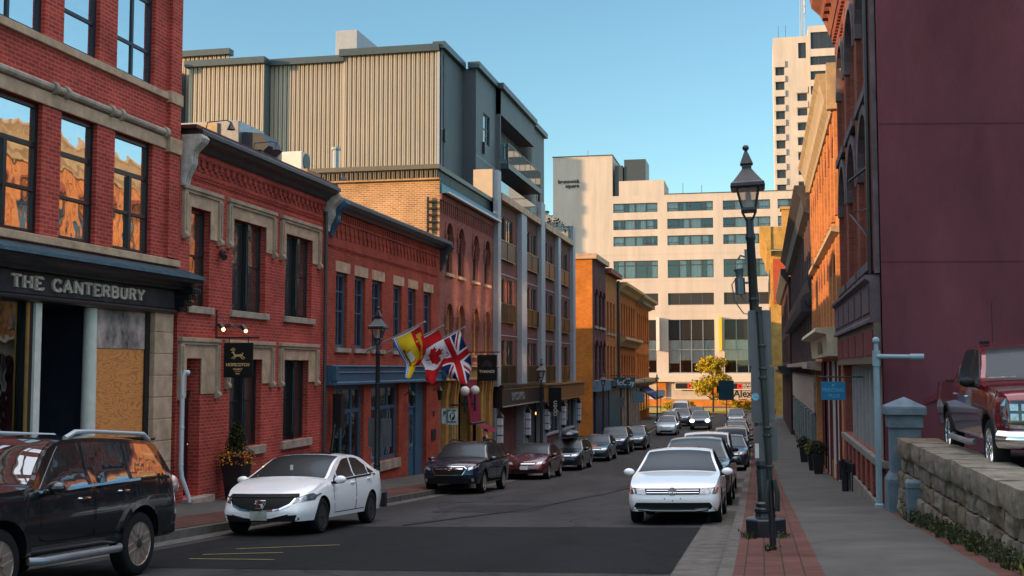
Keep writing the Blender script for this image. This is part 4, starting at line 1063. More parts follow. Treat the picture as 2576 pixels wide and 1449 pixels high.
b = MB(); b.sweep(FRT, [(0, 1.25), (.75, 1.25), (.8, 1.12), (.45, 1.05), (.4, .38), (0, .38)], 36.4, 47.9); b.build('shop_fascia', M_cream, Tb)
b = MB(); b.fb(FRT, 39.4, 42.2, .405, .44, .5, .98); b.build('name_board', M_navy, Tb)
b = MB(); b.fb(FRT, 37, 53.3, -.3, -.26, -3.3, .25); b.build('shop_window', M_gl_lo, Tb)
b = MB()
for i in range(7): b.fb(FRT, 37.1 + i * 1.72, 37.35 + i * 1.72, -.25, .06, -3.8, .25)
b.build('shop_post', M_maroon, Tb)
b = MB()
for i in range(4): b.fb(FRT, 37.9 + i * 2.6, 38.02 + i * 2.6, -.25, .05, -3.8, .25)
b.build('white_post', M_white, Tb)
b = MB(); b.sweep(FRT, [(0, .3), (.6, .25), (.6, 0), (0, -.1)], 48.2, 53.8); b.build('shop_cornice', M_gstone, Tb)
# ---- grey brick row
Tc = thing('brick_building', 'long grey-plum brick house on the right with a heavy dark cornice and belt course', 'building', (XR, 70, -5))
UC = [(55. + i * 2.3, 56.2 + i * 2.3) for i in range(15)]
b = MB(); wall(b, FRT, 54.05, 90, -6, 7.6, [(a, c, .6, 2.5, .25) for a, c in UC] + [(a, c, 4.4, 6.5, .25) for a, c in UC]); body(b, FRT, 54.05, 90, -6, 7.6, 14)
for i in range(16): b.fb(FRT, 54.2 + i * 2.3, 54.7 + i * 2.3, 0, .12, -.4, 7.2)
b.build('wall', [M_gbr, M_roof], Tc)
for a, c in UC: window(FRT, a, c, .6, 2.5, Tc, M_black, M_gl, .22, .1); window(FRT, a, c, 4.4, 6.5, Tc, M_black, M_gl, .22, .1)
b = MB(); b.sweep(FRT, [(0, 8.4), (.8, 8.4), (.85, 8.2), (.5, 7.8), (.4, 7.2), (0, 7.0)], 54.1, 90.2); b.sweep(FRT, [(0, 4.15), (.3, 4.1), (.2, 3.5), (.5, 3.3), (.3, 2.9), (0, 2.85)], 54.1, 90)
for i in range(30): b.fb(FRT, 54.4 + i * 1.19, 54.9 + i * 1.19, .1, .6, 2.6, 3.1)
b.build('cornice', mat('charcoal_cornice', (.05, .045, .052), .6, var=.4), Tc)
b = MB(); b.sweep(FRT, [(0, .35), (.5, .3), (.5, .1), (0, 0)], 54.1, 90); b.fb(FRT, 54.1, 90, 0, .1, -2.0, -.3); b.build('shop_fascia', M_gstone, Tc)
b = MB()
for i in range(9): b.fb(FRT, 55 + i * 3.7, 56.2 + i * 3.7, 0, .2, -4.4, -2.05)
b.build('shop_panel', mat('sage_panel', (.16, .19, .18), .7, var=.3, vs=3), Tc)
b = MB()
for i in range(9): b.fb(FRT, 56.3 + i * 3.7, 58.5 + i * 3.7, 0, .04, -4.6, -2.05)
b.build('shop_window', M_gl_lo, Tc)
# ---- dark narrow house and the yellow stone building beyond
Td = thing('brick_building', 'dark narrow brick house standing between the grey row and the yellow stone building', 'building', (2.2, 100, -5.5))
FD = FX(2.15, -1)
b = MB(); wall(b, FD, 90.3, 124, -6.2, 7.0, [(92 + i * 3, 93.6 + i * 3, z, z + 2.1, .2) for i in range(10) for z in (.6, 3.8)]); body(b, FD, 90.3, 124, -6.2, 7.0, 10); b.build('wall', [brick('dark_red_brick', (.07, .03, .03), (.05, .022, .024), (.07, .04, .04)), M_roof], Td)  # one dark brick tone over the whole house
for i in range(10):
    for z in (.6, 3.8): window(FD, 92 + i * 3, 93.6 + i * 3, z, z + 2.1, Td, M_black, M_gl, .18, .1)
b = MB(); b.sweep(FD, [(0, 7.6), (.6, 7.6), (.6, 7.2), (.2, 6.6), (0, 6.6)], 90.2, 124); b.sweep(FD, [(0, .2), (.9, .2), (.9, -.1), (.4, -.5), (0, -.5)], 90.4, 124); b.box(2.0, 3.4, 89.9, 91, 7.61, 8.0); b.build('cornice', M_black, Td)
Te = thing('stone_building', 'yellow stone corner building in low sun with a deep projecting cornice', 'building', (1.5, 140, -5.7))
M_ys = mat('yellow_stone', (.42, .25, .07), .85, var=.35, vs=1.2, bump=.4, bs=6)
FE = FX(1.3, -1)
b = MB(); b.box(1.3, 12, 136, 165, -6.3, 13.6)
b.fb(FE, 136, 165, 0, .12, 8.2, 8.6)
for i in range(18): b.fb(FE, 136.2 + i * 1.6, 136.8 + i * 1.6, 0, .1, -5, 13)
b.build('wall', M_ys, Te)
b = MB(); b.sweep(FE, [(0, 16.4), (1.3, 16.4), (1.25, 15.9), (.6, 14.6), (.5, 13.6), (0, 13.0)], 135.2, 165); b.box(1.3, 12, 135.4, 136.2, 13.7, 16.3); b.build('cornice', M_ys, Te)
b = MB(); b.box(2.6, 4.2, 137, 139, 16.4, 18.5); b.box(2.4, 4.4, 136.8, 139.2, 18.5, 18.8); b.build('chimney', M_ochre, Te)
b = MB(); b.box(1.5, 9, 135.6, 135.98, 7.5, 12.6); b.build('red_panel', mat('red_render', (.35, .07, .03), .8, var=.2), Te)
for z in (-3.5, .6, 4.6, 9.): 
    for i in range(8): window(FE, 138 + i * 3.2, 139.4 + i * 3.2, z, z + 2.6, Te, M_dgrey, M_gl, -.13, .1)
# ------------------------------------------------------------------ hotel closing the street
HY = 185.; FH = FY(HY)
M_hot = mat('pink_beige_concrete', (.48, .43, .385), .8, var=.16, vs=.6, stretch=(1, 1, .14))
Th = thing('hotel_building', 'large beige concrete hotel slab closing the end of the street', 'building', (-10, HY, -5.8))
COLS = [(-23.1, -15.95), (-14.4, -7.15), (-5.6, 1.75), (2.9, 9.9), (11, 18)]
ROWS = [(25.15, 26.65), (22.35, 23.95), (19.7, 21.25), (14.45, 17.3)]
LOW = [(10.1, 12.0)]
holes = [(a, c, z0, z1, .35) for a, c in COLS for z0, z1 in ROWS + LOW] + [(a, c, -.75, 7.75, .6) for a, c in COLS if a > -20] + [(-22.5, -16.3, -.75, 7.75, .6)]
b = MB(); wall(b, FH, -33, 22, -6.3, 27.9, holes); body(b, FH, -33, 22, -6.3, 27.9, 22)
b.fb(FH, -33, -23.2, -16, 0, 27.9, 34.6)
for x0, x1 in ((-33, 22),):
    for z in (18.3, 14.0, 9.0): b.fb(FH, x0, x1, 0, .03, z, z + .05)
b.build('wall', [M_hot, M_roof], Th)
for a, c in COLS:
    for z0, z1 in ROWS:
        tall = z1 - z0 > 2
        vm = [a + (c - a) * k / 4 for k in (1, 2, 3)]
        f = MB(); n0, n1 = -.3, -.2
        f.fb(FH, a, c, n0, n1, z1 - .1, z1); f.fb(FH, a, c, n0, n1, z0, z0 + .1)
        for u in vm: f.fb(FH, u - .08, u + .08, n0, n1, z0 + .1, z1 - .1)
        if tall: f.fb(FH, a, c, n0 + .02, n1 + .01, z0 + 2.0, z0 + 2.12)
        else: 
            for k in (0, 3): f.fb(FH, a + (c - a) * k / 4, a + (c - a) * (k + 1) / 4, n0 + .02, n1 + .01, z0 + .42, z0 + .5)
        o = f.build('window', mat('hotel_frame', (.05, .045, .045), .5), Th)
        p = MB(); p.fb(FH, a, c, n0 + .02, n0 + .05, z0, z1); p.build('pane', glass('hotel_glass', refl=.02, see=.97, wob=.006, c=(.01, .03, .04)), o)
        q = MB()
        for k in range(4):
            if random.random() < .2: continue
            l = (c - a) / 4; u0 = a + l * k + random.choice((.1, .1, l * .45)); u1 = a + l * (k + 1) - random.choice((.1, .1, l * .4))
            m = 7
            for i in range(m):
                x0 = u0 + (u1 - u0) * i / m; x1 = u0 + (u1 - u0) * (i + 1) / m; d = .12 * (i % 2)
                q.face([FH(x0, -.6 - d, z0), FH(x1, -.72 + d, z0), FH(x1, -.72 + d, z1), FH(x0, -.6 - d, z1)])
        if q.f: q.build('curtain', mat('white_curtain', (.9, .92, .92), .9), o)
        d = MB(); d.fb(FH, a, c, -1.4, -1.3, z0, z1); d.build('room_back', mat('teal_room', (.02, .07, .10), .9), o)
    z0, z1 = LOW[0]; window(FH, a, c, z0, z1, Th, M_dgrey, mat('brown_glass', (.03, .022, .02), .2), .3, .12, [a + (c - a) * k / 4 for k in (1, 2, 3)], bw=.15)
for a, c in [(-22.5, -16.3)] + [q for q in COLS if q[0] > -20]:
    vm = [a + (c - a) * k / 4 for k in (1, 2, 3)]
    f = MB(); f.fb(FH, a, c, -.55, -.4, 2.9, 3.05); f.fb(FH, a, c, -.55, -.4, -.75, -.6)
    for u in vm: f.fb(FH, u - .07, u + .07, -.54, -.42, -.6, 7.75)
    o = f.build('window', M_steel, Th)
    p = MB(); p.fb(FH, a, c, -.53, -.5, 4.6, 7.75); p.build('pane', mat('dark_bronze_glass', (.022, .018, .018), .15), o)
    p = MB(); p.fb(FH, a, c, -.53, -.5, -.7, 4.59); p.build('clear_pane', glass('lobby_glass', refl=.02, see=.97, wob=0), o)
    q = MB()
    for i in range(28):
        x0 = a + (c - a) * i / 28; x1 = a + (c - a) * (i + 1) / 28; d = .08 * (i % 2); zb = random.choice((1.0, 1.3, .8, .8)) if i % 7 == 0 else zb
        q.face([FH(x0, -.8 - d, zb), FH(x1, -.88 + d, zb), FH(x1, -.88 + d, 4.5), FH(x0, -.8 - d, 4.5)])
    q.build('curtain', MATS['white_curtain'], o)
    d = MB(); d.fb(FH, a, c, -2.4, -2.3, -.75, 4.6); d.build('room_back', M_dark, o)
b = MB(); b.box(-22.2, -14.9, 185.5, 195, 27.91, 30.4); b.build('plant_room', M_hot, Th)
b = MB(); b.box(-21.4, -17.9, 186, 192, 30.42, 34.0); b.box(-22.9, -21.6, 185.6, 190, 27.95, 33); b.build('lift_tower', M_dgrey, Th)
b = MB(); b.fb(FH, -33.1, -23.1, -16, .1, 34.61, 34.75); b.fb(FH, -14.8, 22, -.4, .06, 27.91, 28.05)
for x, h in ((-27.5, 1.5), (-23.0, 3.2), (-12, 2), (-9, 1.6), (-3, 1.2)): b.tube([(x, 187, 28 if x > -23.1 else 34.5), (x, 187, (28 if x > -23.1 else 34.5) + h)], .05, 5)
b.build('roof_rail', M_dgrey, Th)
text('brunswick', .85, FH(-30.4, .06, 30.3), RY, M_dark, 'lettering', Th, .05, bold=.01); text('square', .85, FH(-29.8, .06, 29.55), RY, M_dark, 'lettering', Th, .05, bold=.01)
# podium: canopy, sign bands, brick piers, mural
b = MB(); b.fb(FH, -33, 22, 0, 1.2, -2.1, -1.0); b.build('canopy', mat('podium_panel', (.50, .46, .40), .7, var=.08), Th)
b = MB()
for x in (-32, -16.3, -8.0, -6.9, 1.9): b.fb(FH, x, x + 1.5, 0, .5, -6.3, -2.11)
b.build('brick_pier', M_org, Th)
b = MB(); b.fb(FH, -30.4, 20, -.3, -.2, -6.2, -2.15); b.build('entrance_glass', M_gl_lo, Th)
for x0, x1 in ((-13.4, -8.2), (-5.7, -.6)):
    s = MB(); s.fb(FH, x0, x1, .65, .75, -3.35, -2.15); s.fb(FH, x0 + .1, x1 - .1, .75, .78, -3.2, -2.3, 1); o = s.build('sign_band', [M_white, M_black], Th)
    xm = x0 + 2.0
    s = MB(); s.fb(FH, xm, xm + .75, .78, .82, -3.15, -2.35); s.build('red_logo', mat('logo_red', (.65, .03, .03), .5), o)
    s = MB(); s.fb(FH, xm + .22, xm + .53, .82, .84, -2.9, -2.6); s.build('logo_square', M_black, o)
    text('BRUNSWICK', .46, FH(xm + 2.0, .79, -2.72), RY, M_white, 'lettering', o, .01, bold=.01); text('SQUARE', .46, FH(xm + 1.65, .79, -3.14), RY, M_white, 'lettering', o, .01, bold=.01)
s = MB(); s.fb(FH, -5.4, 1.8, -.1, .3, -6.1, -3.4); o = s.build('mural_board', mat('mural_wall', (.42, .34, .30), .8, var=.15), Th)
text('Alex', 1.5, FH(-2.9, .31, -3.95 - .45), RY, M_black, 'lettering', o, .01, bold=.03); text('SHO', 1.05, FH(-2.6, .31, -5.15), RY, M_black, 'lettering', o, .01, bold=.02); text('SWIM', 1.0, FH(-2.7, .31, -6.0), RY, M_dgrey, 'lettering', o, .01, bold=.02)
def fin(x0, x1, z0, z1, m, n=1.6):
    s = MB(); s.fb(FH, x0, x1, .1, n, z0, z1); return s.build('banner_fin', m, Th)
fin(-16.2, -15.7, 2.85, 8.1, M_white); fin(-6.4, -5.95, 2.85, 8.1, mat('yellow_banner', (.65, .45, .03), .6))
b = MB()
for i in range(9): b.tube([(-15 + i * 1.2 * 1.9, 181, -5.7), (-15 + i * 1.2 * 1.9, 181, -4.5)], .07, 6)
b.box(-15.2, 6, 180.96, 181.04, -4.6, -4.48); b.build('terrace_rail', M_cream, Th)
b = MB(); b.box(-24, 8, 176, 180.5, -6.2, -5.0 + .25); b.build('planter_wall', M_org, Th)
Tt = thing('tower_block', 'slim beige concrete high-rise behind the hotel with a lattice mast on top', 'tower', (10, 215, -6))
TY = 215.; FT = FY(TY)
b = MB(); h1 = [(3.35, 4.95, 53.9 - 2.73 * k, 55.4 - 2.73 * k, .4) for k in range(9)] + [(7.2, 8.95, 48.9 - 2.73 * k, 50.3 - 2.73 * k, .4) for k in range(7)] + [(7.5, 8.9, 56.9, 59.8, .4)]
wall(b, FT, 3.0, 9.3, -6, 61.0, h1); b.face([(3., TY, -6), (3., TY + 14, -6), (3., TY + 14, 61), (3., TY, 61)]); b.face([(3., TY, 61), (9.3, TY, 61), (9.3, TY + 14, 61), (3., TY + 14, 61)])
for k in range(10): b.fb(FT, 3.2, 5.1, 0, .35, 52.55 - 2.73 * k + 2.85, 53.7 - 2.73 * k + 2.85)
for k in range(8): b.fb(FT, 7.0, 9.1, 0, .35, 47.6 - 2.73 * k + 2.8, 48.8 - 2.73 * k + 2.8)
FT2 = FY(TY - .8)
h2 = [(9.7, 20, 58.3, 61.4, .6)] + [(9.6, 20, 55.3 - 2.73 * k, 56.9 - 2.73 * k, .4) for k in range(10)]
wall(b, FT2, 9.3, 22, -6, 62.6, h2); b.face([(9.3, TY - .8, -6), (9.3, TY + 14, -6), (9.3, TY + 14, 62.6), (9.3, TY - .8, 62.6)]); b.face([(9.3, TY - .8, 62.6), (22, TY - .8, 62.6), (22, TY + 14, 62.6), (9.3, TY + 14, 62.6)]); b.face([(22, TY - .8, -6), (22, TY + 14, -6), (22, TY + 14, 62.6), (22, TY - .8, 62.6)])
b.build('wall', M_hot, Tt)
M_gl_tw = mat('tinted_tower_glass', (.03, .035, .04), .12)
for h in h1: window(FT, h[0], h[1], h[2], h[3], Tt, M_dgrey, M_gl_tw, .35, .1)
for h in h2: window(FT2, h[0], h[1], h[2], h[3], Tt, M_dgrey, M_gl_tw, .35, .1, [h[0] + 1.5 * k for k in range(1, 7)], bw=.12)
b = MB()
for sx, sy in ((0, 0), (.9, 0), (.45, .8)): b.tube([(8.0 + sx, TY + 3 + sy, 61), (8.15 + sx * .6, TY + 3 + sy * .6, 73)], .07, 5)
for k in range(24):
    z = 61 + k * .5; b.tube([(8.02, TY + 3, z), (8.8, TY + 3, z + .5)], .05, 4, cap=False); b.tube([(8.8, TY + 3, z), (8.1, TY + 3, z + .5)], .05, 4, cap=False)
for z, x in ((69.3, 7.6), (70.2, 8.9), (67.2, 8.9), (66.1, 8.9)): b.tube([(x, TY + 2.6, z), (x, TY + 2.6, z + 1.3)], .17, 8)
b.build('lattice_mast', mat('painted_mast', (.35, .42, .48), .5), Tt)
b = MB()
for x in (4., 5.3, 12.5): b.tube([(x, TY + 1, 61), (x, TY + 1, 63.5)], .05, 5)
b.build('roof_antenna', M_dgrey, Tt)
# unseen tower added far left behind the corner block, shading the hotel's left end
b = MB(); b.box(-100, -84, 150, 162, -6, 44)
for k in range(12): b.box(-100.2, -83.8, 149.8, 150, -3 + k * 3.8, -1.6 + k * 3.8)
tag(b.build('shade_tower', M_hot), 'unseen plain beige tower added to shade the hotel, far behind the metal-clad block', 'tower')
# ------------------------------------------------------------------ cars
def pchip(pts):
    xs = [p[0] for p in pts]; ys = [p[1] for p in pts]; n = len(pts)
    h = [xs[i + 1] - xs[i] for i in range(n - 1)]; d = [(ys[i + 1] - ys[i]) / h[i] for i in range(n - 1)]
    m = [d[0]] + [0 if d[i - 1] * d[i] <= 0 else 2 * d[i - 1] * d[i] / (d[i - 1] + d[i]) for i in range(1, n - 1)] + [d[-1]]
    def f(x):
        if x <= xs[0]: return ys[0]
        if x >= xs[-1]: return ys[-1]
        for i in range(n - 1):
            if x <= xs[i + 1]:
                t = (x - xs[i]) / h[i]; a = t * t
                return ys[i] * (1 + 2 * t) * (1 - t) ** 2 + h[i] * m[i] * t * (1 - t) ** 2 + ys[i + 1] * a * (3 - 2 * t) + h[i] * m[i + 1] * a * (t - 1)
    return f
M_tyre = mat('tyre_rubber', (.012, .012, .013), .85, bump=.2, bs=60)
M_plas = mat('black_plastic', (.010, .011, .012), .6)
M_cgl = glass('car_glass', refl=.05, c=(.006, .010, .013), wob=.0, gc=(.05, .10, .14))
M_cgl2 = glass('tinted_side_glass', refl=.45, c=(.004, .006, .008), wob=.004, ws=2.5)
M_rim = mat('alloy_rim', (.42, .40, .38), .3, metal=.8)
M_rimd = mat('steel_rim', (.035, .033, .033), .5)
M_lamp = mat('headlamp_lens', (.50, .53, .56), .12, metal=.55, var=.5, vs=14, coat=1.)
M_lamp2 = mat('headlamp_reflector', (.22, .24, .25), .15, metal=.7, var=.8, vs=16, coat=1.)
M_lampd = mat('smoked_lamp', (.05, .055, .06), .1, metal=.4, coat=1.)
M_amb = mat('amber_lens', (.55, .16, .03), .2, coat=1.)
M_tail = mat('tail_lens', (.30, .012, .012), .15, coat=1.)
M_on = mat('lit_headlamp', (.85, .95, 1.), .3, emit=9.)
M_plate = mat('number_plate', (.50, .50, .46), .5, var=.5, vs=18)
def paint(name, c, rough=.3, metal=0.):
    return mat(name, c, rough, metal=metal, coat=1.)
class Car:
    def __init__(s, root, sp, pm, lo=False):
        s.r = root; s.sp = sp; s.pm = pm; s.L = sp['L']; s.Wd = sp['W']; s.lo = lo
        s.top = pchip(sp['top']); s.belt = pchip(sp['belt']); s.plan = pchip(sp['plan']); s.sill = sp.get('sill', .26); s.tum = sp.get('tum', .38); s.crown = sp.get('crown', .05)
        s.fr = sp.get('nose', (.5, .07, .05, .10)); s.re = sp.get('tail', (.6, .06, .05, .08))
        s.shell()
    def warp(s, x, q, z):
        """rounds nose and tail in plan and side view; returns local y"""
        f = max(0., 1 - q / .9) ** 1.5; g = max(0., 1 - (s.L - q) / .9) ** 1.5; u = (x / s.Wd) ** 2
        zm, up, dn, bow = s.fr; o = (up * max(0, z - zm) / .3 + dn * max(0, zm - z) / .3 + bow * u) * f
        zm, up, dn, bow = s.re; o -= (up * max(0, z - zm) / .3 + dn * max(0, zm - z) / .3 + bow * u) * g
        return q + o - s.L / 2
    def low(s, q):
        z = s.sill
        for c in s.sp['wh'][:2]:
            r = s.sp['wh'][2] * s.sp.get('arch', 1.16); d = abs(q - c)
            if d < r: z = max(z, s.sp['wh'][2] + math.sqrt(r * r - d * d))
        return z
    def sec(s, q):
        zt = s.top(q); zb = min(s.belt(q), zt - .05); w = s.Wd * s.plan(q); g = min(1, max(0, (zt - zb - .06) / .25))
        cr = s.crown * (1 if g > .3 else .8); zte = max(zb + .02, zt - cr); wb = w * .965; wg = wb - .035 * g; wt = wg - s.tum * max(0, zte - zb - .02)
        return zt, zb, w, zte, wg, max(.3, wt)
    def side(s, q, z):
        zt, zb, w, zte, wg, wt = s.sec(q)
        if z <= zb:
            t = max(0, (z - s.sill) / max(.05, (zb - s.sill)))
            return w * (.945 + .055 * math.sin(min(1, t / .5) * PI / 2)) if t < .5 else w * (1 - .035 * ((t - .5) / .5) ** 2)
        t = min(1, (z - zb) / max(.02, zte - zb)); return wg + (wt - wg) * t
    def roofpt(s, q, v):
        zt, zb, w, zte, wg, wt = s.sec(q); x = v * wt; z = zte + (zt - zte) * (1 - abs(v) ** 2.4)
        return Vector((x, s.warp(x, q, z), z))
    def shell(s):
        L = s.L; st = {0., L}; n = 34 if not s.lo else 22
        st |= {L * i / n for i in range(n + 1)} | {.03, .07, .13, .2, L - .03, L - .08, L - .15}
        for c in s.sp['wh'][:2]:
            r = s.sp['wh'][2] * s.sp.get('arch', 1.16)
            for k in (1.002, 1, .98, .93, .85, .7, .5, .25): st |= {c - r * k, c + r * k}
            st.add(c)
        st |= set(p[0] for p in s.sp['top'])
        ss = sorted(x for x in st if 0 <= x <= L); ss = [a for i, a in enumerate(ss) if i == 0 or a - ss[i - 1] > .004]
        half = []
        for q in ss:
            zt, zb, w, zte, wg, wt = s.sec(q); zl = min(s.low(q), zb - .03); ring = []
            for i in range(8):
                z = zl + (zb - zl) * i / 7; ring.append((s.side(q, z), z))
            for i in range(1, 6): z = zb + (zte - zb) * i / 5; ring.append((wg + (wt - wg) * i / 5, z))
            for i in range(1, 7):
                v = 1 - i / 6; ring.append((wt * v, zte + (zt - zte) * (1 - v ** 2.4)))
            half.append(ring)
        K = len(half[0]); b = MB()
        for q, ring in zip(ss, half):
            full = [(x, z) for x, z in ring] + [(-x, z) for x, z in ring[-2::-1]]
            for x, z in full: b.v.append((x, s.warp(x, q, z), z))
        N = 2 * K - 1
        for i in range(len(ss) - 1):
            for j in range(N - 1): a = i * N + j; b.f.append((a, a + 1, a + N + 1, a + N)); b.m.append(0)
            a = i * N; b.f.append((a, a + N, a + N + N - 1, a + N - 1)); b.m.append(1)
        for e, q in ((0, 0.), (len(ss) - 1, L)):      # end caps
            ring = half[e]; C = 10; k0 = len(b.v)
            for x, z in ring:
                for c in range(C + 1): xx = -x + 2 * x * c / C; b.v.append((xx, s.warp(xx, q, z), z))
            for j in range(K - 1):
                for c in range(C): a = k0 + j * (C + 1) + c; b.f.append((a, a + 1, a + C + 2, a + C + 1)); b.m.append(0)
        s.body = b.build('body', [s.pm, M_plas], s.r, smooth=True, local=True, weld=True, ang=42)
        me = s.body.data; s.bvh = BVHTree.FromPolygons([v.co for v in me.vertices], [p.vertices for p in me.polygons])
    def hit(s, a, u, z, sg=1):
        if a == 'F': o, d = Vector((u, -9, z)), Vector((0, 1, 0))
        elif a == 'R': o, d = Vector((u, 9, z)), Vector((0, -1, 0))
        elif a == 'S': o, d = Vector((sg * 5, u - s.L / 2, z)), Vector((-sg, 0, 0))
        else: o, d = Vector((u, z - s.L / 2, 5)), Vector((0, 0, -1))
        h = s.bvh.ray_cast(o, d)
        if h[0] is None: h = s.bvh.find_nearest(o + d * (9 - s.L / 2 if a in 'FR' else 4.2))
        n = h[1]
        if n.dot(d) > 0: n = -n
        return h[0], n
    def decal(s, a, poly, m, name='trim', off=.007, th=.014, step=.08, sg=1, par=None, mirror=False, mb=None):
        for g in ((sg, -sg) if mirror and a == 'S' else (1,)):
            for mx in ((1, -1) if mirror and a in 'FRT' else (1,)):
                bm = bmesh.new(); bm.faces.new([bm.verts.new((mx * u, z, 0)) for u, z in poly])
                us = [p[0] * mx for p in poly]; zs = [p[1] for p in poly]
                for ax, vals in ((0, us), (1, zs)):
                    k = int((max(vals) - min(vals)) / step)
                    for i in range(1, k + 1):
                        c = min(vals) + (max(vals) - min(vals)) * i / (k + 1); pc = [0, 0, 0]; pc[ax] = c; no = [0, 0, 0]; no[ax] = 1
                        bmesh.ops.bisect_plane(bm, geom=bm.verts[:] + bm.edges[:] + bm.faces[:], plane_co=pc, plane_no=no)
                q = MB() if mb is None else mb; k0 = len(q.v); N = []
                bm.verts.index_update()
                for v in bm.verts:
                    p, n = s.hit(a, v.co.x, v.co.y, g); q.v.append(tuple(p + n * off)); N.append((p, n))
                for f in bm.faces: q.f.append(tuple(k0 + v.index for v in f.verts)); q.m.append(0)
                for e in bm.edges:
                    if len(e.link_faces) == 1:
                        i, j = e.verts[0].index, e.verts[1].index; k = len(q.v)
                        q.v += [tuple(N[i][0] - N[i][1] * th), tuple(N[j][0] - N[j][1] * th)]; q.f.append((k0 + i, k0 + j, k + 1, k)); q.m.append(0)
                bm.free()
                if mb is None: o = q.build(name, m, par or s.r, smooth=True, local=True, ang=40)
        return o if mb is None else None
    def screen(s, q0, q1, v0, name, m, off=.007):
        b = MB(); nq, nv = 8, 12
        for i in range(nq + 1):
            for j in range(nv + 1):
                q = q0 + (q1 - q0) * i / nq; v = -v0 + 2 * v0 * j / nv
                p = s.roofpt(q, v); e = .02; n = (s.roofpt(q, min(.99, v + e)) - s.roofpt(q, max(-.99, v - e))).cross(s.roofpt(q + e, v) - s.roofpt(q - e, v))
                if n.z < 0: n = -n
                b.v.append(tuple(p + n.normalized() * off))
        for i in range(nq):
            for j in range(nv): a = i * (nv + 1) + j; b.f.append((a, a + 1, a + nv + 2, a + nv + 1)); b.m.append(0)
        return b.build(name, m, s.r, smooth=True, local=True)
    def windows(s, A, C, splits, m=None, zlo=.03, hi=.05, trim=None, pil=.085):
        """side glass between the front slope A=(s0,s1), rear slope C=(s2,s3) and the pillars"""
        zA = lambda q: s.belt(A[0]) + (s.sec(A[1])[3] - s.belt(A[0])) * (q - A[0]) / (A[1] - A[0])
        zC = lambda q: s.belt(C[1]) + .03 + (s.sec(C[0])[3] - hi - s.belt(C[1]) - .03) * (C[1] - q) / (C[1] - C[0])
        ed = [A[0]] + [x for p in splits for x in (p - pil / 2, p + pil / 2)] + [C[1]]
        for i in range(0, len(ed), 2):
            a, c = ed[i], ed[i + 1]; up = []; dn = []
            for k in range(13):
                q = a + (c - a) * k / 12; z = min(s.sec(q)[3] - hi, zA(q) - .02 if q < A[1] else 9, zC(q) if q > C[0] else 9); l = s.belt(q) + zlo
                if z > l + .015: up.append((q, z)); dn.append((q, l))
            if len(up) < 2: continue
            s.decal('S', dn + up[::-1], m or M_cgl, 'side_window', .006, .01, .16, mirror=True)
        if trim:
            b = MB(); pts = [(A[0] + (C[1] - A[0]) * k / 14) for k in range(15)]
            for g in (1, -1): s.decal('S', [(q, s.belt(q) - .012) for q in pts] + [(q, s.belt(q) + .016) for q in pts[::-1]], trim, 'belt_trim', .009, .012, .3, sg=g, mb=b)
            b.build('belt_trim', trim, s.r, smooth=True, local=True)
    def wheel(s, rim=M_rim, style='five', w=.215):
        r = s.sp['wh'][2]
        for q in s.sp['wh'][:2]:
            for g in (1, -1):
                xo = s.Wd * .985; c = (g * (xo - w / 2), q - s.L / 2, r); b = MB()
                t = [(r * .60, -w / 2), (r * .90, -w / 2), (r * .965, -w * .43), (r, -w * .33), (r, w * .33), (r * .965, w * .43), (r * .90, w / 2), (r * .70, w / 2), (r * .68, w * .44), (r * .60, w * .3)]
                b.lathe(c, [(a, g * h) for a, h in t], 28, axis='x')
                o = b.build('wheel', M_tyre, s.r, smooth=True, local=True)
                b = MB(); R0 = r * .685
                b.lathe(c, [(R0 * .2, g * w * .20), (R0 * .96, g * w * .18), (R0 * .98, g * w * .46), (R0, g * w * .48), (R0 * 1.015, g * w * .43)], 24, axis='x')
                b.m = [1 if i < 24 else 0 for i in range(len(b.m))]
                n = 5 if style in ('five', 'split') else 6
                for i in range(n if not s.lo else 5):
                    for dd in ((-.085, .085) if style in ('split', 'twin') else (0,)):
                        a = 2 * PI * i / n + .3; wd = R0 * (.085 if style in ('split', 'twin') else .16)
                        ca, sa = math.cos(a), math.sin(a); pts = []
                        for rr, ww in ((R0 * .15, wd), (R0 * .97, wd * .9)):
                            for sg in (-1, 1):
                                off = sg * ww * .9 + dd * R0 * 1.9; pts.append((rr * ca - off * sa, rr * sa + off * ca))
                        P = [pts[0], pts[2], pts[3], pts[1]]; k0 = len(b.v)
                        for h in (.30, .46 if style != 'steel' else .34): b.v += [(c[0] + g * w * h, c[1] + x, c[2] + z) for x, z in P]
                        for f in ((0, 1, 2, 3), (7, 6, 5, 4), (0, 4, 5, 1), (1, 5, 6, 2), (2, 6, 7, 3), (3, 7, 4, 0)): b.f.append(tuple(k0 + x for x in f)); b.m.append(0)
                b.lathe((c[0] + g * w * .28, c[1], c[2]), [(R0 * .22, 0), (R0 * .22, g * w * .19), (R0 * .1, g * w * .22)], 12, mi=1 if style == 'twin' else 0, axis='x')
                b.build('rim', [rim, M_rimd], o, smooth=True, local=True)
    def mirrors(s, q, z, m, out=.13, sz=(.115, .085, .075)):
        for g in (1, -1):
            x = g * (s.side(q, z - .02) + out); y = q - s.L / 2; b = MB()
            b.ball((x, y, z + .04), 1, 14, 0, sz); b.v = [(vx, min(vy, y + sz[1] * .55), vz) for vx, vy, vz in b.v]
            b.tube([(g * (abs(x) - out - .02), y + .02, z - .01), (x - g * .03, y, z - .005)], [.035, .03], 8, 1)
            b.build('mirror', [m, M_plas], s.r, smooth=True, local=True)
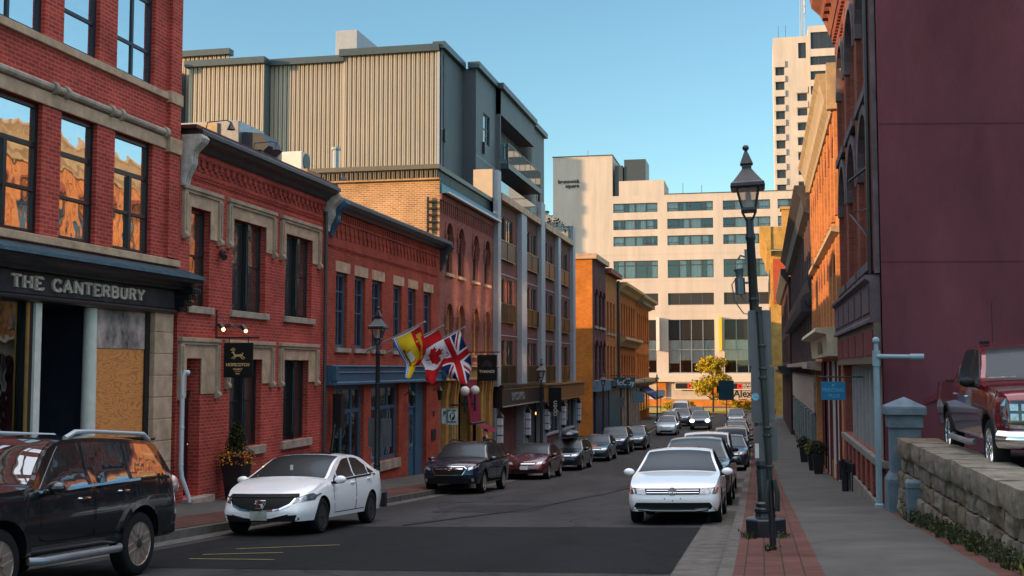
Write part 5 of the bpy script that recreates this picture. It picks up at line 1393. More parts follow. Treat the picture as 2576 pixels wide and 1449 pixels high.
    def handles(s, pos, m):
        for q, z in pos:
            for g in (1, -1):
                x = g * (s.side(q, z) + .022); y = q - s.L / 2; b = MB()
                b.tube([(x - g * .03, y - .10, z), (x, y - .085, z), (x + g * .006, y, z), (x, y + .085, z), (x - g * .03, y + .10, z)], [.014, .016, .017, .016, .014], 8)
                b.build('handle', m, s.r, smooth=True, local=True)
    def doors(s, cuts, z0=.34, gap=.014):
        """door panels: dark shut lines and the doors standing a few mm proud"""
        for i, (a, c, a2, c2) in enumerate(cuts):
            n = 8; up = [(a + (c - a) * k / n, s.belt(a + (c - a) * k / n) - .004) for k in range(n + 1)]
            mid = .62
            P = [(a2, z0)] + [(c2, z0), (c, mid)] + up[::-1] + [(a, mid)]
            b = MB()
            for g in (1, -1):
                for (u0, v0), (u1, v1) in (((a2, z0), (a, mid)), ((a, mid), up[0]), ((c2, z0), (c, mid)), ((c, mid), up[-1]), ((a2, z0), (c2, z0))):
                    d = Vector((u1 - u0, v1 - v0)); 
                    if d.length < .02: continue
                    d.normalize(); p = Vector((-d.y, d.x)) * gap / 2
                    s.decal('S', [(u0 - p.x, v0 - p.y), (u1 - p.x, v1 - p.y), (u1 + p.x, v1 + p.y), (u0 + p.x, v0 + p.y)], M_plas, off=.0025, th=.004, step=.2, sg=g, mb=b)
            b.build('door_gap', M_plas, s.r, local=True)
    def arches(s, m, wd=.07, off=.018, k=16, name='wheel_arch_trim'):
        r = s.sp['wh'][2] * s.sp.get('arch', 1.16)
        for q in s.sp['wh'][:2]:
            for g in (1, -1):
                b = MB()
                for i in range(k):
                    t0 = PI * i / k; t1 = PI * (i + 1) / k; zc = s.sp['wh'][2]; cs = []
                    for t, rr in ((t0, r + .004), (t0, r + wd), (t1, r + wd), (t1, r + .004)):
                        cs.append((q + rr * math.cos(t), max(zc + rr * math.sin(t), s.sill + .02)))
                    k0 = len(b.v)
                    for uu, zz in cs:
                        x = s.side(uu, zz); b.v.append((g * (x + off), s.warp(x, uu, zz), zz))
                    for uu, zz in cs:
                        x = s.side(uu, zz); b.v.append((g * (x - .02), s.warp(x, uu, zz), zz))
                    for f in ((0, 1, 2, 3), (0, 4, 5, 1), (2, 6, 7, 3), (3, 7, 4, 0), (1, 5, 6, 2)): b.f.append(tuple(k0 + x for x in f)); b.m.append(0)
                b.build(name, m, s.r, smooth=True, local=True, weld=True)
    def bar(s, a, pts, w, m, name, off=.012, par=None, th=.012, mirror=False):
        b = MB()
        for (u0, v0), (u1, v1) in zip(pts, pts[1:]):
            d = Vector((u1 - u0, v1 - v0)).normalized(); p = Vector((-d.y, d.x)) * w / 2; e = d * w * .3
            for mx in ((1, -1) if mirror else (1,)):
                P = [(u0 - p.x - e.x, v0 - p.y - e.y), (u1 - p.x + e.x, v1 - p.y + e.y), (u1 + p.x + e.x, v1 + p.y + e.y), (u0 + p.x - e.x, v0 + p.y - e.y)]
                s.decal(a, [(mx * x, z) for x, z in P], m, off=off, th=th, step=.15, mb=b)
        return b.build(name, m, par or s.r, local=True)
PL = [(0, .80), (.08, .86), (.25, .93), (.55, .985), (1., 1.), (3.4, 1.), (3.9, .985), (4.3, .95), (4.5, .90)]
def plan(L, a=.80, e=.86): return [(0, a), (.08, a + .06), (.25, a + .13), (.6, .99), (1.1, 1.), (L - 1.2, 1.), (L - .6, .985), (L - .2, e + .07), (L, e)]
SP = {
 'jetta': dict(L=4.65, W=.89, top=[(0, .60), (.05, .70), (.14, .765), (.6, .87), (1.2, .955), (1.42, .985), (2.2, 1.34), (2.5, 1.42), (2.9, 1.452), (3.35, 1.42), (4.1, 1.10), (4.25, 1.075), (4.55, 1.03), (4.65, .85)], belt=[(0, .66), (.6, .78), (1.4, .90), (3, .95), (4.65, .96)], plan=plan(4.65, .84), wh=(.93, 3.58, .325), nose=(.48, .05, .05, .10)),
 'civic': dict(L=4.55, W=.878, top=[(0, .58), (.06, .68), (.16, .745), (.6, .87), (1.0, .965), (1.15, 1.0), (2.1, 1.37), (2.45, 1.425), (2.75, 1.435), (3.2, 1.39), (3.95, 1.12), (4.1, 1.09), (4.45, 1.06), (4.55, .9)], belt=[(0, .62), (.6, .76), (1.3, .88), (2.6, .95), (4.55, 1.0)], plan=plan(4.55, .78), wh=(.88, 3.55, .315), nose=(.42, .12, .06, .16)),
 'runner': dict(L=4.82, W=.955, top=[(0, .88), (.06, 1.02), (.2, 1.10), (.7, 1.17), (1.3, 1.20), (1.45, 1.22), (2.02, 1.66), (2.25, 1.735), (2.8, 1.765), (4.0, 1.735), (4.42, 1.69), (4.62, 1.45), (4.76, 1.22), (4.82, .95)], belt=[(0, .95), (.8, 1.06), (1.5, 1.10), (3, 1.15), (3.8, 1.19), (4.82, 1.20)], plan=plan(4.82, .84, .9), wh=(.93, 3.72, .395), sill=.44, arch=1.20, tum=.30, nose=(.7, .06, .10, .10), tail=(.75, .05, .05, .05)),
 'outback': dict(L=4.82, W=.925, top=[(0, .78), (.06, .90), (.18, .955), (.7, 1.03), (1.25, 1.08), (1.42, 1.11), (2.15, 1.53), (2.45, 1.60), (2.9, 1.625), (3.9, 1.58), (4.35, 1.48), (4.62, 1.2), (4.76, 1.08), (4.82, .9)], belt=[(0, .84), (.8, .95), (1.5, 1.0), (3, 1.05), (4.82, 1.10)], plan=plan(4.82, .82, .9), wh=(.95, 3.70, .345), sill=.33, arch=1.17, nose=(.6, .06, .06, .12)),
 'wagon': dict(L=4.7, W=.89, top=[(0, .66), (.06, .76), (.16, .81), (.7, .90), (1.2, .965), (1.38, .99), (2.05, 1.38), (2.4, 1.46), (2.9, 1.485), (4.0, 1.45), (4.35, 1.40), (4.6, 1.05), (4.7, .85)], belt=[(0, .72), (.7, .84), (1.4, .92), (3, .95), (4.7, .98)], plan=plan(4.7, .83, .92), wh=(.92, 3.66, .32), nose=(.5, .05, .05, .10)),
 'hatch': dict(L=4.1, W=.87, top=[(0, .68), (.06, .80), (.18, .87), (.6, .96), (1.0, 1.02), (1.15, 1.05), (1.95, 1.48), (2.25, 1.55), (2.7, 1.575), (3.5, 1.52), (3.75, 1.45), (3.98, 1.1), (4.1, .88)], belt=[(0, .74), (.6, .88), (1.2, .96), (2.6, 1.0), (4.1, 1.04)], plan=plan(4.1, .80, .9), wh=(.82, 3.32, .325), nose=(.5, .08, .05, .13)),
 'suv': dict(L=4.6, W=.92, top=[(0, .82), (.06, .94), (.18, 1.0), (.7, 1.07), (1.15, 1.12), (1.3, 1.15), (2.0, 1.58), (2.3, 1.66), (2.8, 1.69), (3.9, 1.64), (4.2, 1.57), (4.45, 1.2), (4.6, .95)], belt=[(0, .88), (.7, .98), (1.4, 1.04), (3, 1.08), (4.6, 1.12)], plan=plan(4.6, .82, .9), wh=(.9, 3.56, .36), sill=.34, nose=(.6, .06, .06, .12)),
 'jeep': dict(L=4.4, W=.93, top=[(0, .95), (.05, 1.04), (.15, 1.08), (.9, 1.12), (1.28, 1.14), (1.36, 1.16), (1.62, 1.72), (1.75, 1.80), (2.6, 1.82), (4.1, 1.80), (4.32, 1.76), (4.38, 1.3), (4.4, 1.0)], belt=[(0, 1.0), (1.3, 1.08), (4.4, 1.10)], plan=[(0, .78), (.3, .80), (1.0, .86), (1.35, .97), (1.8, 1.), (4.2, 1.), (4.4, .98)], wh=(.65, 3.6, .40), sill=.5, tum=.12, nose=(.7, .0, .02, .02), tail=(.7, 0, 0, .02)),
 'pickup': dict(L=5.9, W=1.02, top=[(0, 1.12), (.06, 1.22), (.2, 1.27), (.9, 1.31), (1.5, 1.34), (1.68, 1.37), (2.35, 1.84), (2.65, 1.93), (3.2, 1.955), (3.75, 1.92), (4.02, 1.60), (4.08, 1.36), (4.15, 1.345), (5.8, 1.345), (5.9, 1.25)], belt=[(0, 1.12), (.9, 1.20), (1.7, 1.28), (3.9, 1.31), (5.9, 1.30)], plan=plan(5.9, .90, .95), wh=(1.0, 4.7, .42), sill=.52, arch=1.18, tum=.24, nose=(.8, .03, .06, .08), tail=(.8, .02, .02, .03)),
 'van': dict(L=5.2, W=.98, top=[(0, .95), (.1, 1.1), (.5, 1.25), (.8, 1.4), (1.4, 1.95), (1.8, 2.12), (2.6, 2.2), (4.9, 2.15), (5.1, 2.0), (5.2, 1.2)], belt=[(0, 1.0), (.7, 1.15), (5.2, 1.2)], plan=plan(5.2, .8, .95), wh=(.95, 4.2, .35), sill=.35, tum=.2),
}
GH = {'jetta': ((1.5, 2.42), (3.3, 3.98), [2.55, 3.35], (1.47, 2.36), (3.42, 4.08)), 'civic': ((1.32, 2.3), (3.05, 3.82), [1.72, 2.62, 3.45], (1.2, 2.24), (3.25, 3.92)), 'runner': ((1.6, 2.2), (4.15, 4.5), [2.62, 3.52], (1.5, 2.14), (4.44, 4.62)), 'outback': ((1.55, 2.35), (4.1, 4.55), [2.6, 3.5], (1.47, 2.3), (4.4, 4.6)),
 'wagon': ((1.5, 2.3), (4.0, 4.5), [2.5, 3.4], (1.42, 2.22), (4.36, 4.58)), 'hatch': ((1.3, 2.15), (3.3, 3.85), [2.3, 3.1], (1.19, 2.1), (3.76, 3.95)), 'suv': ((1.45, 2.2), (3.8, 4.3), [2.45, 3.35], (1.35, 2.15), (4.22, 4.43)), 'jeep': ((1.5, 1.72), (4.0, 4.3), [2.5, 3.4], (1.38, 1.62), (4.33, 4.37)), 'pickup': ((1.85, 2.6), (3.72, 3.98), [2.85], (1.72, 2.5), (3.8, 4.0)), 'van': ((.95, 1.5), (2.0, 2.3), [], (.82, 1.45), (5.0, 5.1))}
def car(kind, name, label, cat, x, y, pm, z=None, group=None, rim=M_rim, style='five', lo=False, yaw=0., glassm=None, mir=None, front=None, lamps=True, scale=None):
    """x = centre, y = front bumper"""
    L = SP[kind]['L']; yc = y + L / 2; zc = ZR(x, yc) if z is None else z
    sl_ = math.atan((ZR(x, yc + 1.3) - ZR(x, yc - 1.3)) / 2.6) if z is None else 0
    t = thing(name, label, cat, (x, yc, zc), (sl_, -.025 if z is None else 0, yaw), group)
    c = Car(t, SP[kind], pm, lo); A, C, spl, ws, rw = GH[kind]
    c.screen(ws[0], ws[1], .93, 'windscreen', glassm or M_cgl); c.screen(rw[0], rw[1], .9, 'rear_window', M_cgl)
    c.windows(A, C, spl, glassm, trim=None if lo else M_plas)
    c.wheel(rim, style)
    c.mirrors(A[0] + .12, c.belt(A[0]) + .02, mir or pm)
    if lamps:      # generic lamps, grille, intake and plate
        zh = c.top(.13) - .07; W_ = c.Wd
        c.decal('F', [(W_ * .52, zh - .06), (W_ * .88, zh - .04), (W_ * .93, zh + .06), (W_ * .60, zh + .03)], M_lamp, 'headlamp', mirror=True)
        c.decal('F', [(-W_ * .45, zh - .09), (W_ * .45, zh - .09), (W_ * .5, zh + .01), (-W_ * .5, zh + .01)], M_plas, 'grille')
        c.bar('F', [(-W_ * .47, zh - .035), (W_ * .47, zh - .035)], .025, M_chrome, 'grille_bar')
        c.decal('F', [(-W_ * .62, .30), (W_ * .62, .30), (W_ * .56, .42), (-W_ * .56, .42)], M_plas, 'air_intake')
        c.decal('F', [(-.16, zh - .25), (.16, zh - .25), (.16, zh - .11), (-.16, zh - .11)], M_plate, 'number_plate', .012)
        c.decal('R', [(W_ * .60, zh - .02), (W_ * .9, zh), (W_ * .9, zh + .12), (W_ * .62, zh + .12)], M_tail, 'tail_lamp', mirror=True)
    return t, c
PK = 'cars parked along the left kerb'; PR = 'cars parked along the right kerb'
# ---- black off-roader, nearest on the left
P_blk = paint('black_car_paint', (.006, .008, .010), .2)
t, c = car('runner', 'parked_suv', 'black body-on-frame off-roader with silver roof rails and running boards, nearest on the left', 'suv', -8.62, 9.66, P_blk, group=PK, style='twin', glassm=M_cgl2, rim=mat('machined_rim', (.45, .36, .30), .3, metal=.7), lamps=False)
c.doors([(1.62, 2.66, 1.75, 2.66), (2.69, 3.55, 2.69, 3.12)], .58)
c.arches(P_blk, .085, .03)
c.handles([(2.45, 1.02), (3.3, 1.07)], M_chrome)
b = MB()
for g in (1, -1): c.decal('S', [(1.62, c.belt(1.62) - .005), (3.72, c.belt(3.72) - .005), (3.72, c.belt(3.72) + .022), (1.62, c.belt(1.62) + .022)], M_chrome, off=.012, step=.3, sg=g, mb=b)
b.build('belt_trim', M_chrome, t, local=True)
b = MB()
for g in (1, -1): c.decal('S', [(1.42, .515), (3.18, .515), (3.18, .55), (1.42, .55)], M_chrome, off=.014, step=.3, sg=g, mb=b)
b.build('sill_trim', M_chrome, t, local=True)
for g in (1, -1):
    b = MB(); b.tube([(g * .93, 1.45 - 2.41, .40), (g * 1.02, 1.6 - 2.41, .39), (g * 1.02, 3.1 - 2.41, .39), (g * .93, 3.25 - 2.41, .40)], .045, 10); b.build('running_board', M_steel, t, smooth=True, local=True)
    b = MB(); x = g * .66; b.tube([(x, 2.45 - 2.41, 1.715), (x, 2.65 - 2.41, 1.785), (x, 3.0 - 2.41, 1.795), (x, 4.0 - 2.41, 1.775), (x, 4.2 - 2.41, 1.765), (x, 4.35 - 2.41, 1.69)], [.03, .032, .024, .024, .032, .03], 10); b.build('roof_rail', mat('silver_rail', (.55, .57, .60), .3, metal=.5), t, smooth=True, local=True)
    b = MB(); b.ball((g * .80, 4.74 - 2.41, 1.08), 1, 12, 0, (.10, .09, .14)); b.build('tail_lamp', mat('clear_tail_lens', (.45, .28, .27), .12, metal=.3, coat=1.), t, smooth=True, local=True)
b = MB(); b.fb(FY(0), -.62, .62, -(4.62 - 2.41), -(4.38 - 2.41), 1.685, 1.735); b.build('roof_spoiler', P_blk, t, local=True, bevel=.02)
c.decal('F', [(.5, .85), (.84, .86), (.86, 1.0), (.55, .96)], M_lamp, 'headlamp', mirror=True); c.decal('F', [(-.42, .72), (.42, .72), (.46, .98), (-.46, .98)], M_plas, 'grille')
b = MB(); b.box(.70, .90, 4.3 - 2.41, 4.70 - 2.41, .46, .60); b.box(-.90, -.70, 4.3 - 2.41, 4.70 - 2.41, .46, .60); b.build('rear_bumper_corner', M_plas, t, local=True, bevel=.03)
# ---- white saloon with sunroof
P_wht = paint('white_car_paint', (.92, .92, .92), .25)
t, c = car('civic', 'parked_car', 'white saloon with a curved black grille, a picture plate and black steel wheels', 'car', -8.66, 19.05, P_wht, group=PK, rim=M_rimd, style='steel', lamps=False)
c.doors([(1.4, 2.6, 1.5, 2.6), (2.63, 3.5, 2.63, 3.12)], .34)
c.handles([(2.42, .86), (3.38, .91)], P_wht)
g_ = [(-.60, .66), (.60, .66), (.52, .55), (.36, .475), (.15, .45), (-.15, .45), (-.36, .475), (-.52, .55)]
c.decal('F', g_, M_plas, 'grille', .010); c.bar('F', [(-.60, .64), (-.52, .54), (-.36, .465), (-.15, .44), (.15, .44), (.36, .465), (.52, .54), (.60, .64)], .03, M_chrome, 'grille_trim')
c.decal('F', [(-.66, .665), (.66, .665), (.64, .72), (-.64, .72)], M_plas, 'bonnet_deflector', .02, .02)
b = MB()
for g in (-1, 1): c.decal('F', [(g * .03, .50), (g * .055, .50), (g * .075, .60), (g * .05, .60)], M_chrome, off=.014, mb=b)
c.decal('F', [(-.045, .54), (.045, .54), (.045, .56), (-.045, .56)], M_chrome, off=.014, mb=b)
b.build('badge', M_chrome, t, local=True); c.bar('F', [(-.07, .485), (-.095, .55), (-.085, .615), (.085, .615), (.095, .55), (.07, .485), (-.07, .485)], .014, M_chrome, 'badge_ring', .014)
c.decal('F', [(.58, .56), (.84, .62), (.86, .72), (.80, .735), (.62, .655)], M_lamp2, 'headlamp', .010, mirror=True)
c.decal('F', [(-.66, .235), (.66, .235), (.70, .30), (.66, .375), (.5, .365), (.2, .315), (-.2, .315), (-.5, .365), (-.66, .375), (-.70, .30)], M_plas, 'air_intake', .010)
c.bar('F', [(.26, .325), (.52, .38)], .018, M_chrome, 'intake_trim', .012, mirror=True)
c.decal('F', [(-.155, .285), (.155, .285), (.155, .435), (-.155, .435)], mat('picture_plate', (.07, .13, .10), .5, var=.9, vs=7, spots=(.6, .56, .48)), 'number_plate', .02, .03)
c.decal('T', [(-.42, 2.35), (.42, 2.35), (.42, 3.05), (-.42, 3.05)], M_cgl, 'sunroof', .005)
c.decal('R', [(.5, .78), (.8, .78), (.8, .95), (.55, .95)], M_tail, 'tail_lamp', mirror=True)
b = MB(); b.box(-.02, .02, -.85, -.80, 1.12, 1.22); b.build('air_freshener', M_white, t, local=True)
# ---- dark blue crossover wagon with roof rails and black cladding
P_nav = paint('navy_car_paint', (.010, .022, .045), .22, .3)
t, c = car('outback', 'parked_wagon', 'dark blue crossover wagon with a chrome-edged hexagonal grille and black bumper cladding', 'wagon', -9.4 + .0, 34.4, P_nav, group=PK, lamps=False)
c.arches(M_plas, .07, .012)
c.decal('F', [(-.46, .84), (.46, .84), (.54, .78), (.42, .60), (-.42, .60), (-.54, .78)], M_plas, 'grille', .006); c.bar('F', [(-.46, .845), (.46, .845), (.545, .78), (.42, .595), (-.42, .595), (-.545, .78), (-.46, .845)], .02, M_chrome, 'grille_trim', .014)
c.bar('F', [(-.42, .78), (-.1, .775)], .035, M_chrome, 'grille_wing', .014, mirror=True); c.bar('F', [(-.10, .775), (-.06, .80), (.06, .80), (.10, .775), (.06, .75), (-.06, .75), (-.10, .775)], .016, M_chrome, 'badge', .016)
c.decal('F', [(.60, .73), (.86, .82), (.86, .92), (.60, .80)], M_lamp, 'headlamp', mirror=True)
c.decal('F', [(-.80, .34), (.80, .34), (.84, .52), (.52, .50), (.42, .56), (-.42, .56), (-.52, .50), (-.84, .52)], M_plas, 'bumper_cladding', .010)
c.decal('F', [(.70, .40), (.76, .40), (.76, .50), (.70, .50)], M_lamp, 'fog_lamp', .02, mirror=True)
b = MB()
for g in (1, -1): c.decal('S', [(1.4, .35), (3.25, .35), (3.25, .47), (1.4, .47)], M_plas, off=.012, step=.3, sg=g, mb=b); b.tube([(g * .58, -.1, 1.60), (g * .57, .1, 1.665), (g * .56, 1.3, 1.645), (g * .55, 1.8, 1.52)], .022, 8)
b.build('black_trim', M_plas, t, local=True); c.handles([(2.4, .94), (3.3, .99)], P_nav)
c.doors([(1.62, 2.62, 1.72, 2.62), (2.65, 3.5, 2.65, 3.1)], .48)
c.bar('S', [(1.6, .46), (3.2, .46)], .02, M_chrome, 'sill_trim', .02)
# ---- the rest of the left row
P_mar = paint('maroon_car_paint', (.085, .008, .014), .25, .2)
car('civic', 'parked_car', 'maroon saloon with pale gold headlamps behind the dark blue wagon', 'car', -9.2, 44.9, P_mar, group=PK)
P_grn = paint('dark_slate_car_paint', (.014, .022, .030), .25, .3)
t, c = car('wagon', 'parked_wagon', 'dark estate car carrying a black roof box', 'wagon', -9.15, 53.2, P_grn, group=PK)
b = MB()
for g in (1, -1): b.tube([(g * .55, -.2, 1.44), (g * .55, 1.5, 1.46)], .02, 6)
for y in (.1, 1.1): b.tube([(-.6, y, 1.53), (.6, y, 1.53)], .02, 6)
b.build('roof_rack', M_plas, t, local=True)
bx = MB(); bx.ball((0, 0, 0), 1, 20, 0, (.42, 1.05, .22)); bx.v = [(x, y, max(z, -.10)) for x, y, z in bx.v]
o = bx.build('roof_box', mat('roof_box_plastic', (.012, .020, .030), .3, coat=.5), smooth=True); o.location = (-9.15, 55.9, ZR(-9.15, 55.9) + 1.66)
tag(o, 'black plastic cargo box strapped on the roof of the dark estate car', 'roof box')
P_teal = paint('steel_blue_car_paint', (.025, .055, .075), .25, .3)
car('jetta', 'parked_car', 'steel blue saloon behind the estate car with the roof box', 'car', -9.05, 62.6, P_teal, group=PK)
car('suv', 'parked_suv', 'dark blue-black car with a lit windscreen edge, fifth behind the white saloon', 'suv', -8.95, 70.4, paint('ink_blue_car_paint', (.010, .016, .030), .25, .3), group=PK)
car('hatch', 'parked_car', 'black hatchback with a round badge, last before the gap in the left row', 'car', -8.3, 75.5, paint('charcoal_car_paint', (.012, .015, .018), .25), group=PK)
car('hatch', 'parked_car', 'small pale silver hatchback parked at the bend in the left row', 'car', -7.7, 95.5, paint('silver_white_car_paint', (.50, .55, .58), .25, .2), group=PK, lo=True)
car('suv', 'parked_suv', 'dark suv with a lit roof edge just behind the pale silver hatchback', 'suv', -8.2, 104, P_grn, group=PK, lo=True)
car('suv', 'parked_suv', 'grey suv with a shiny roof in the far left row beside the white van', 'suv', -7.6, 112, paint('grey_suv_paint', (.12, .12, .125), .25, .4), group=PK, lo=True)
car('van', 'parked_van', 'rounded white van at the far end of the left row', 'van', -8.5, 124, paint('white_van_paint', (.55, .52, .54), .3), group=PK, lo=True)
car('suv', 'parked_suv', 'brown-black suv between the grey suv and the street corner', 'suv', -6.6, 117.5, P_blk, group=PK, lo=True)
# ---- oncoming car with its headlamps on
t, c = car('suv', 'moving_suv', 'dark grey suv driving towards us with bright white headlamps', 'suv', -5.4, 104.3, paint('moving_suv_paint', (.10, .12, .14), .25, .4), lo=True, lamps=False)
b = MB()
for g in (1, -1): b = MB(); b.ball((g * .68, -2.26, .84), 1, 12, 0, (.20, .06, .13)); b.build('headlamp', M_on, t, smooth=True, local=True)
c.decal('F', [(-.5, .6), (.5, .6), (.5, .85), (-.5, .85)], M_plas, 'grille')
# ---- right row: white saloon first
t, c = car('jetta', 'parked_car', 'white saloon with a slatted chrome grille and round badge, first on the right', 'car', -1.66, 22.1, paint('pearl_white_car_paint', (.90, .91, .92), .25), group=PR, lamps=False)
c.doors([(1.62, 2.56, 1.7, 2.56), (2.59, 3.45, 2.59, 3.1)], .36)
c.decal('F', [(-.50, .575), (.50, .575), (.53, .685), (-.53, .685)], M_plas, 'grille', .006)
for z in (.607, .652): c.bar('F', [(-.49, z), (.49, z)], .009, M_chrome, 'grille_slat', .012)
b = MB(); y0 = c.hit('F', 0, .63)[0].y
b.lathe((0, y0 - .02, .63), [(.080, .03), (.080, -.008), (.068, -.008), (.066, 0)], 28, axis='y')
bb = b.build('badge', [M_chrome], t, smooth=True, local=True)
b = MB(); b.lathe((0, y0 - .018, .63), [(.066, .02), (.066, -.001), (.01, -.001)], 24, axis='y'); b.build('badge_disc', M_navy, bb, local=True)
b = MB()
def vbar(p, q, w=.009):
    d = Vector((q[0] - p[0], q[1] - p[1])).normalized(); n = Vector((-d.y, d.x)) * w / 2
    b.prism(FY(y0 - .020), [(p[0] - n.x, p[1] - n.y), (q[0] - n.x, q[1] - n.y), (q[0] + n.x, q[1] + n.y), (p[0] + n.x, p[1] + n.y)], 0, .008)
for g in (-1, 1):
    vbar((g * .024, .692), (g * .002, .642)); vbar((g * .052, .672), (g * .024, .574)); vbar((g * .024, .574), (g * .002, .628))
b.build('badge_letters', M_chrome, bb, local=True)
c.decal('F', [(.50, .575), (.80, .585), (.835, .70), (.54, .69)], M_lamp2, 'headlamp', .008, mirror=True); c.decal('F', [(.79, .60), (.83, .61), (.845, .70), (.81, .70)], M_amb, 'indicator', .012, mirror=True)
c.decal('F', [(-.70, .30), (.70, .30), (.75, .345), (.69, .425), (-.69, .425), (-.75, .345)], M_plas, 'air_intake', .004)
c.bar('F', [(-.76, .335), (-.4, .30), (.4, .30), (.76, .335)], .02, M_chrome, 'intake_trim', .012); c.bar('F', [(-.78, .285), (-.4, .25), (.4, .25), (.78, .285)], .035, M_plas, 'bumper_lip', .008)
b = MB()
for x, z in ((-.15, .50), (0, .465), (.15, .50)): p, n = c.hit('F', x, z); b.ball(p, .012, 8)
b.build('plate_hole', M_plas, t, local=True)
c.handles([(2.38, .86), (3.3, .9)], P_wht)
b = MB()      # seats, wheel and mirror seen through the windscreen would be behind tinted glass; roof aerials outside
for x in (-.45, .42): b.ball((x, -.2 if x < 0 else -.2, 1.45), .015, 6)
b.build('roof_clip', M_plas, t, local=True)
P_sil = paint('silver_blue_car_paint', (.20, .25, .28), .25, .4)
car('suv', 'parked_suv', 'dark suv close behind the white saloon, its pale roof showing over it', 'suv', -1.65, 28.3, paint('petrol_car_paint', (.03, .06, .075), .22, .3), group=PR)
car('wagon', 'parked_wagon', 'silver-blue estate car, third in the right row, only its roof edge showing', 'wagon', -1.7, 34.2, P_sil, group=PR)
t, c = car('jeep', 'parked_jeep', 'white boxy four-by-four with an upright framed windscreen, third roof seen in the right row', 'jeep', -1.95, 41.2, paint('dull_white_car_paint', (.48, .48, .50), .3), group=PR, mir=M_plas, lamps=False)
b = MB()
for x in (-.5, 0, .5): b.tube([(x, -.83, 1.18), (x + .2, -.75, 1.33)], .012, 5)
b.build('wiper', M_plas, t, local=True)
for g in (1, -1): b = MB(); b.lathe((g * .56, -2.22, .93), [(.10, .03), (.10, -.02), (.06, -.035)], 16, axis='y'); b.build('headlamp', M_lamp, t, smooth=True, local=True)
P_dkb = paint('deep_blue_car_paint', (.008, .022, .05), .22, .3)
car('hatch', 'parked_car', 'deep blue car tucked behind the white four-by-four', 'car', -1.45, 52, P_dkb, group=PR, lo=True)
car('jeep', 'parked_jeep', 'black boxy four-by-four parked beside the back of the blue road sign', 'jeep', -1.55, 60, P_blk, group=PR, lo=True, mir=M_plas)
car('suv', 'parked_suv', 'dark suv with a thin lit roof line behind the black four-by-four', 'suv', -1.6, 68, P_dkb, group=PR, lo=True)
car('suv', 'parked_suv', 'maroon suv in the far right row', 'suv', -1.7, 78, P_mar, group=PR, lo=True)
car('jetta', 'parked_car', 'slate saloon in the far right row ahead of the last car', 'car', -1.9, 90, P_grn, group=PR, lo=True)
car('hatch', 'parked_car', 'dark green hatchback, last in the right row by the street corner', 'car', -2.4, 112, paint('bottle_green_car_paint', (.015, .03, .025), .25), group=PR, lo=True)
# ---- red pickup on the raised lot
P_red = paint('metallic_red_paint', (.16, .010, .018), .25, .3)
t, c = car('pickup', 'parked_pickup', 'metallic dark red pickup truck with chrome bumper on the raised lot behind the stone wall', 'pickup truck', 4.14, 16.5, P_red, z=-1.55, lamps=False, mir=M_plas, style='split', rim=M_chrome)
c.arches(M_plas, .05, .012)
c.doors([(1.9, 2.88, 2.0, 2.88), (2.91, 3.98, 2.91, 3.98)], .62); c.handles([(2.7, 1.12), (3.75, 1.14)], M_chrome)
c.decal('F', [(.58, .80), (.90, .80), (.93, 1.12), (.62, 1.12)], M_lampd, 'headlamp', .010, mirror=True)
c.bar('F', [(.94, 1.14), (.97, .95), (.92, .78), (.56, .76)], .045, M_chrome, 'lamp_surround', .018, mirror=True)
for x, z in ((.70, 1.03), (.84, 1.03), (.70, .90), (.84, .90)): c.decal('F', [(x - .05, z - .045), (x + .05, z - .045), (x + .05, z + .045), (x - .05, z + .045)], M_lamp, 'lamp_lens', .016, mirror=True)
c.decal('F', [(-.56, .78), (.56, .78), (.56, 1.13), (-.56, 1.13)], M_plas, 'grille', .008); c.bar('F', [(-.56, .96), (.56, .96)], .09, M_chrome, 'grille_bar', .016)
b = MB(); b.tube([(-1.0, -2.75, .60), (-.8, -2.92, .60), (0, -3.0, .60), (.8, -2.92, .60), (1.0, -2.75, .60)], .13, 12); b.build('front_bumper', M_chrome, t, smooth=True, local=True)
for g in (1, -1):
    b = MB(); b.tube([(g * .98, -.75, .44), (g * 1.05, -.6, .43), (g * 1.05, 1.1, .43), (g * .98, 1.25, .44)], .05, 8); b.build('running_board', M_steel, t, smooth=True, local=True)
c.decal('T', [(-.86, 4.2), (.86, 4.2), (.86, 5.8), (-.86, 5.8)], M_plas, 'bed_cover', .02, .02)
b = MB(); b.tube([(-.6, -.25, 1.95), (-.6, -.22, 2.6)], .006, 5); b.box(-.75, -.62, -.1, .05, 1.93, 1.98); b.build('aerial', M_plas, t, local=True)
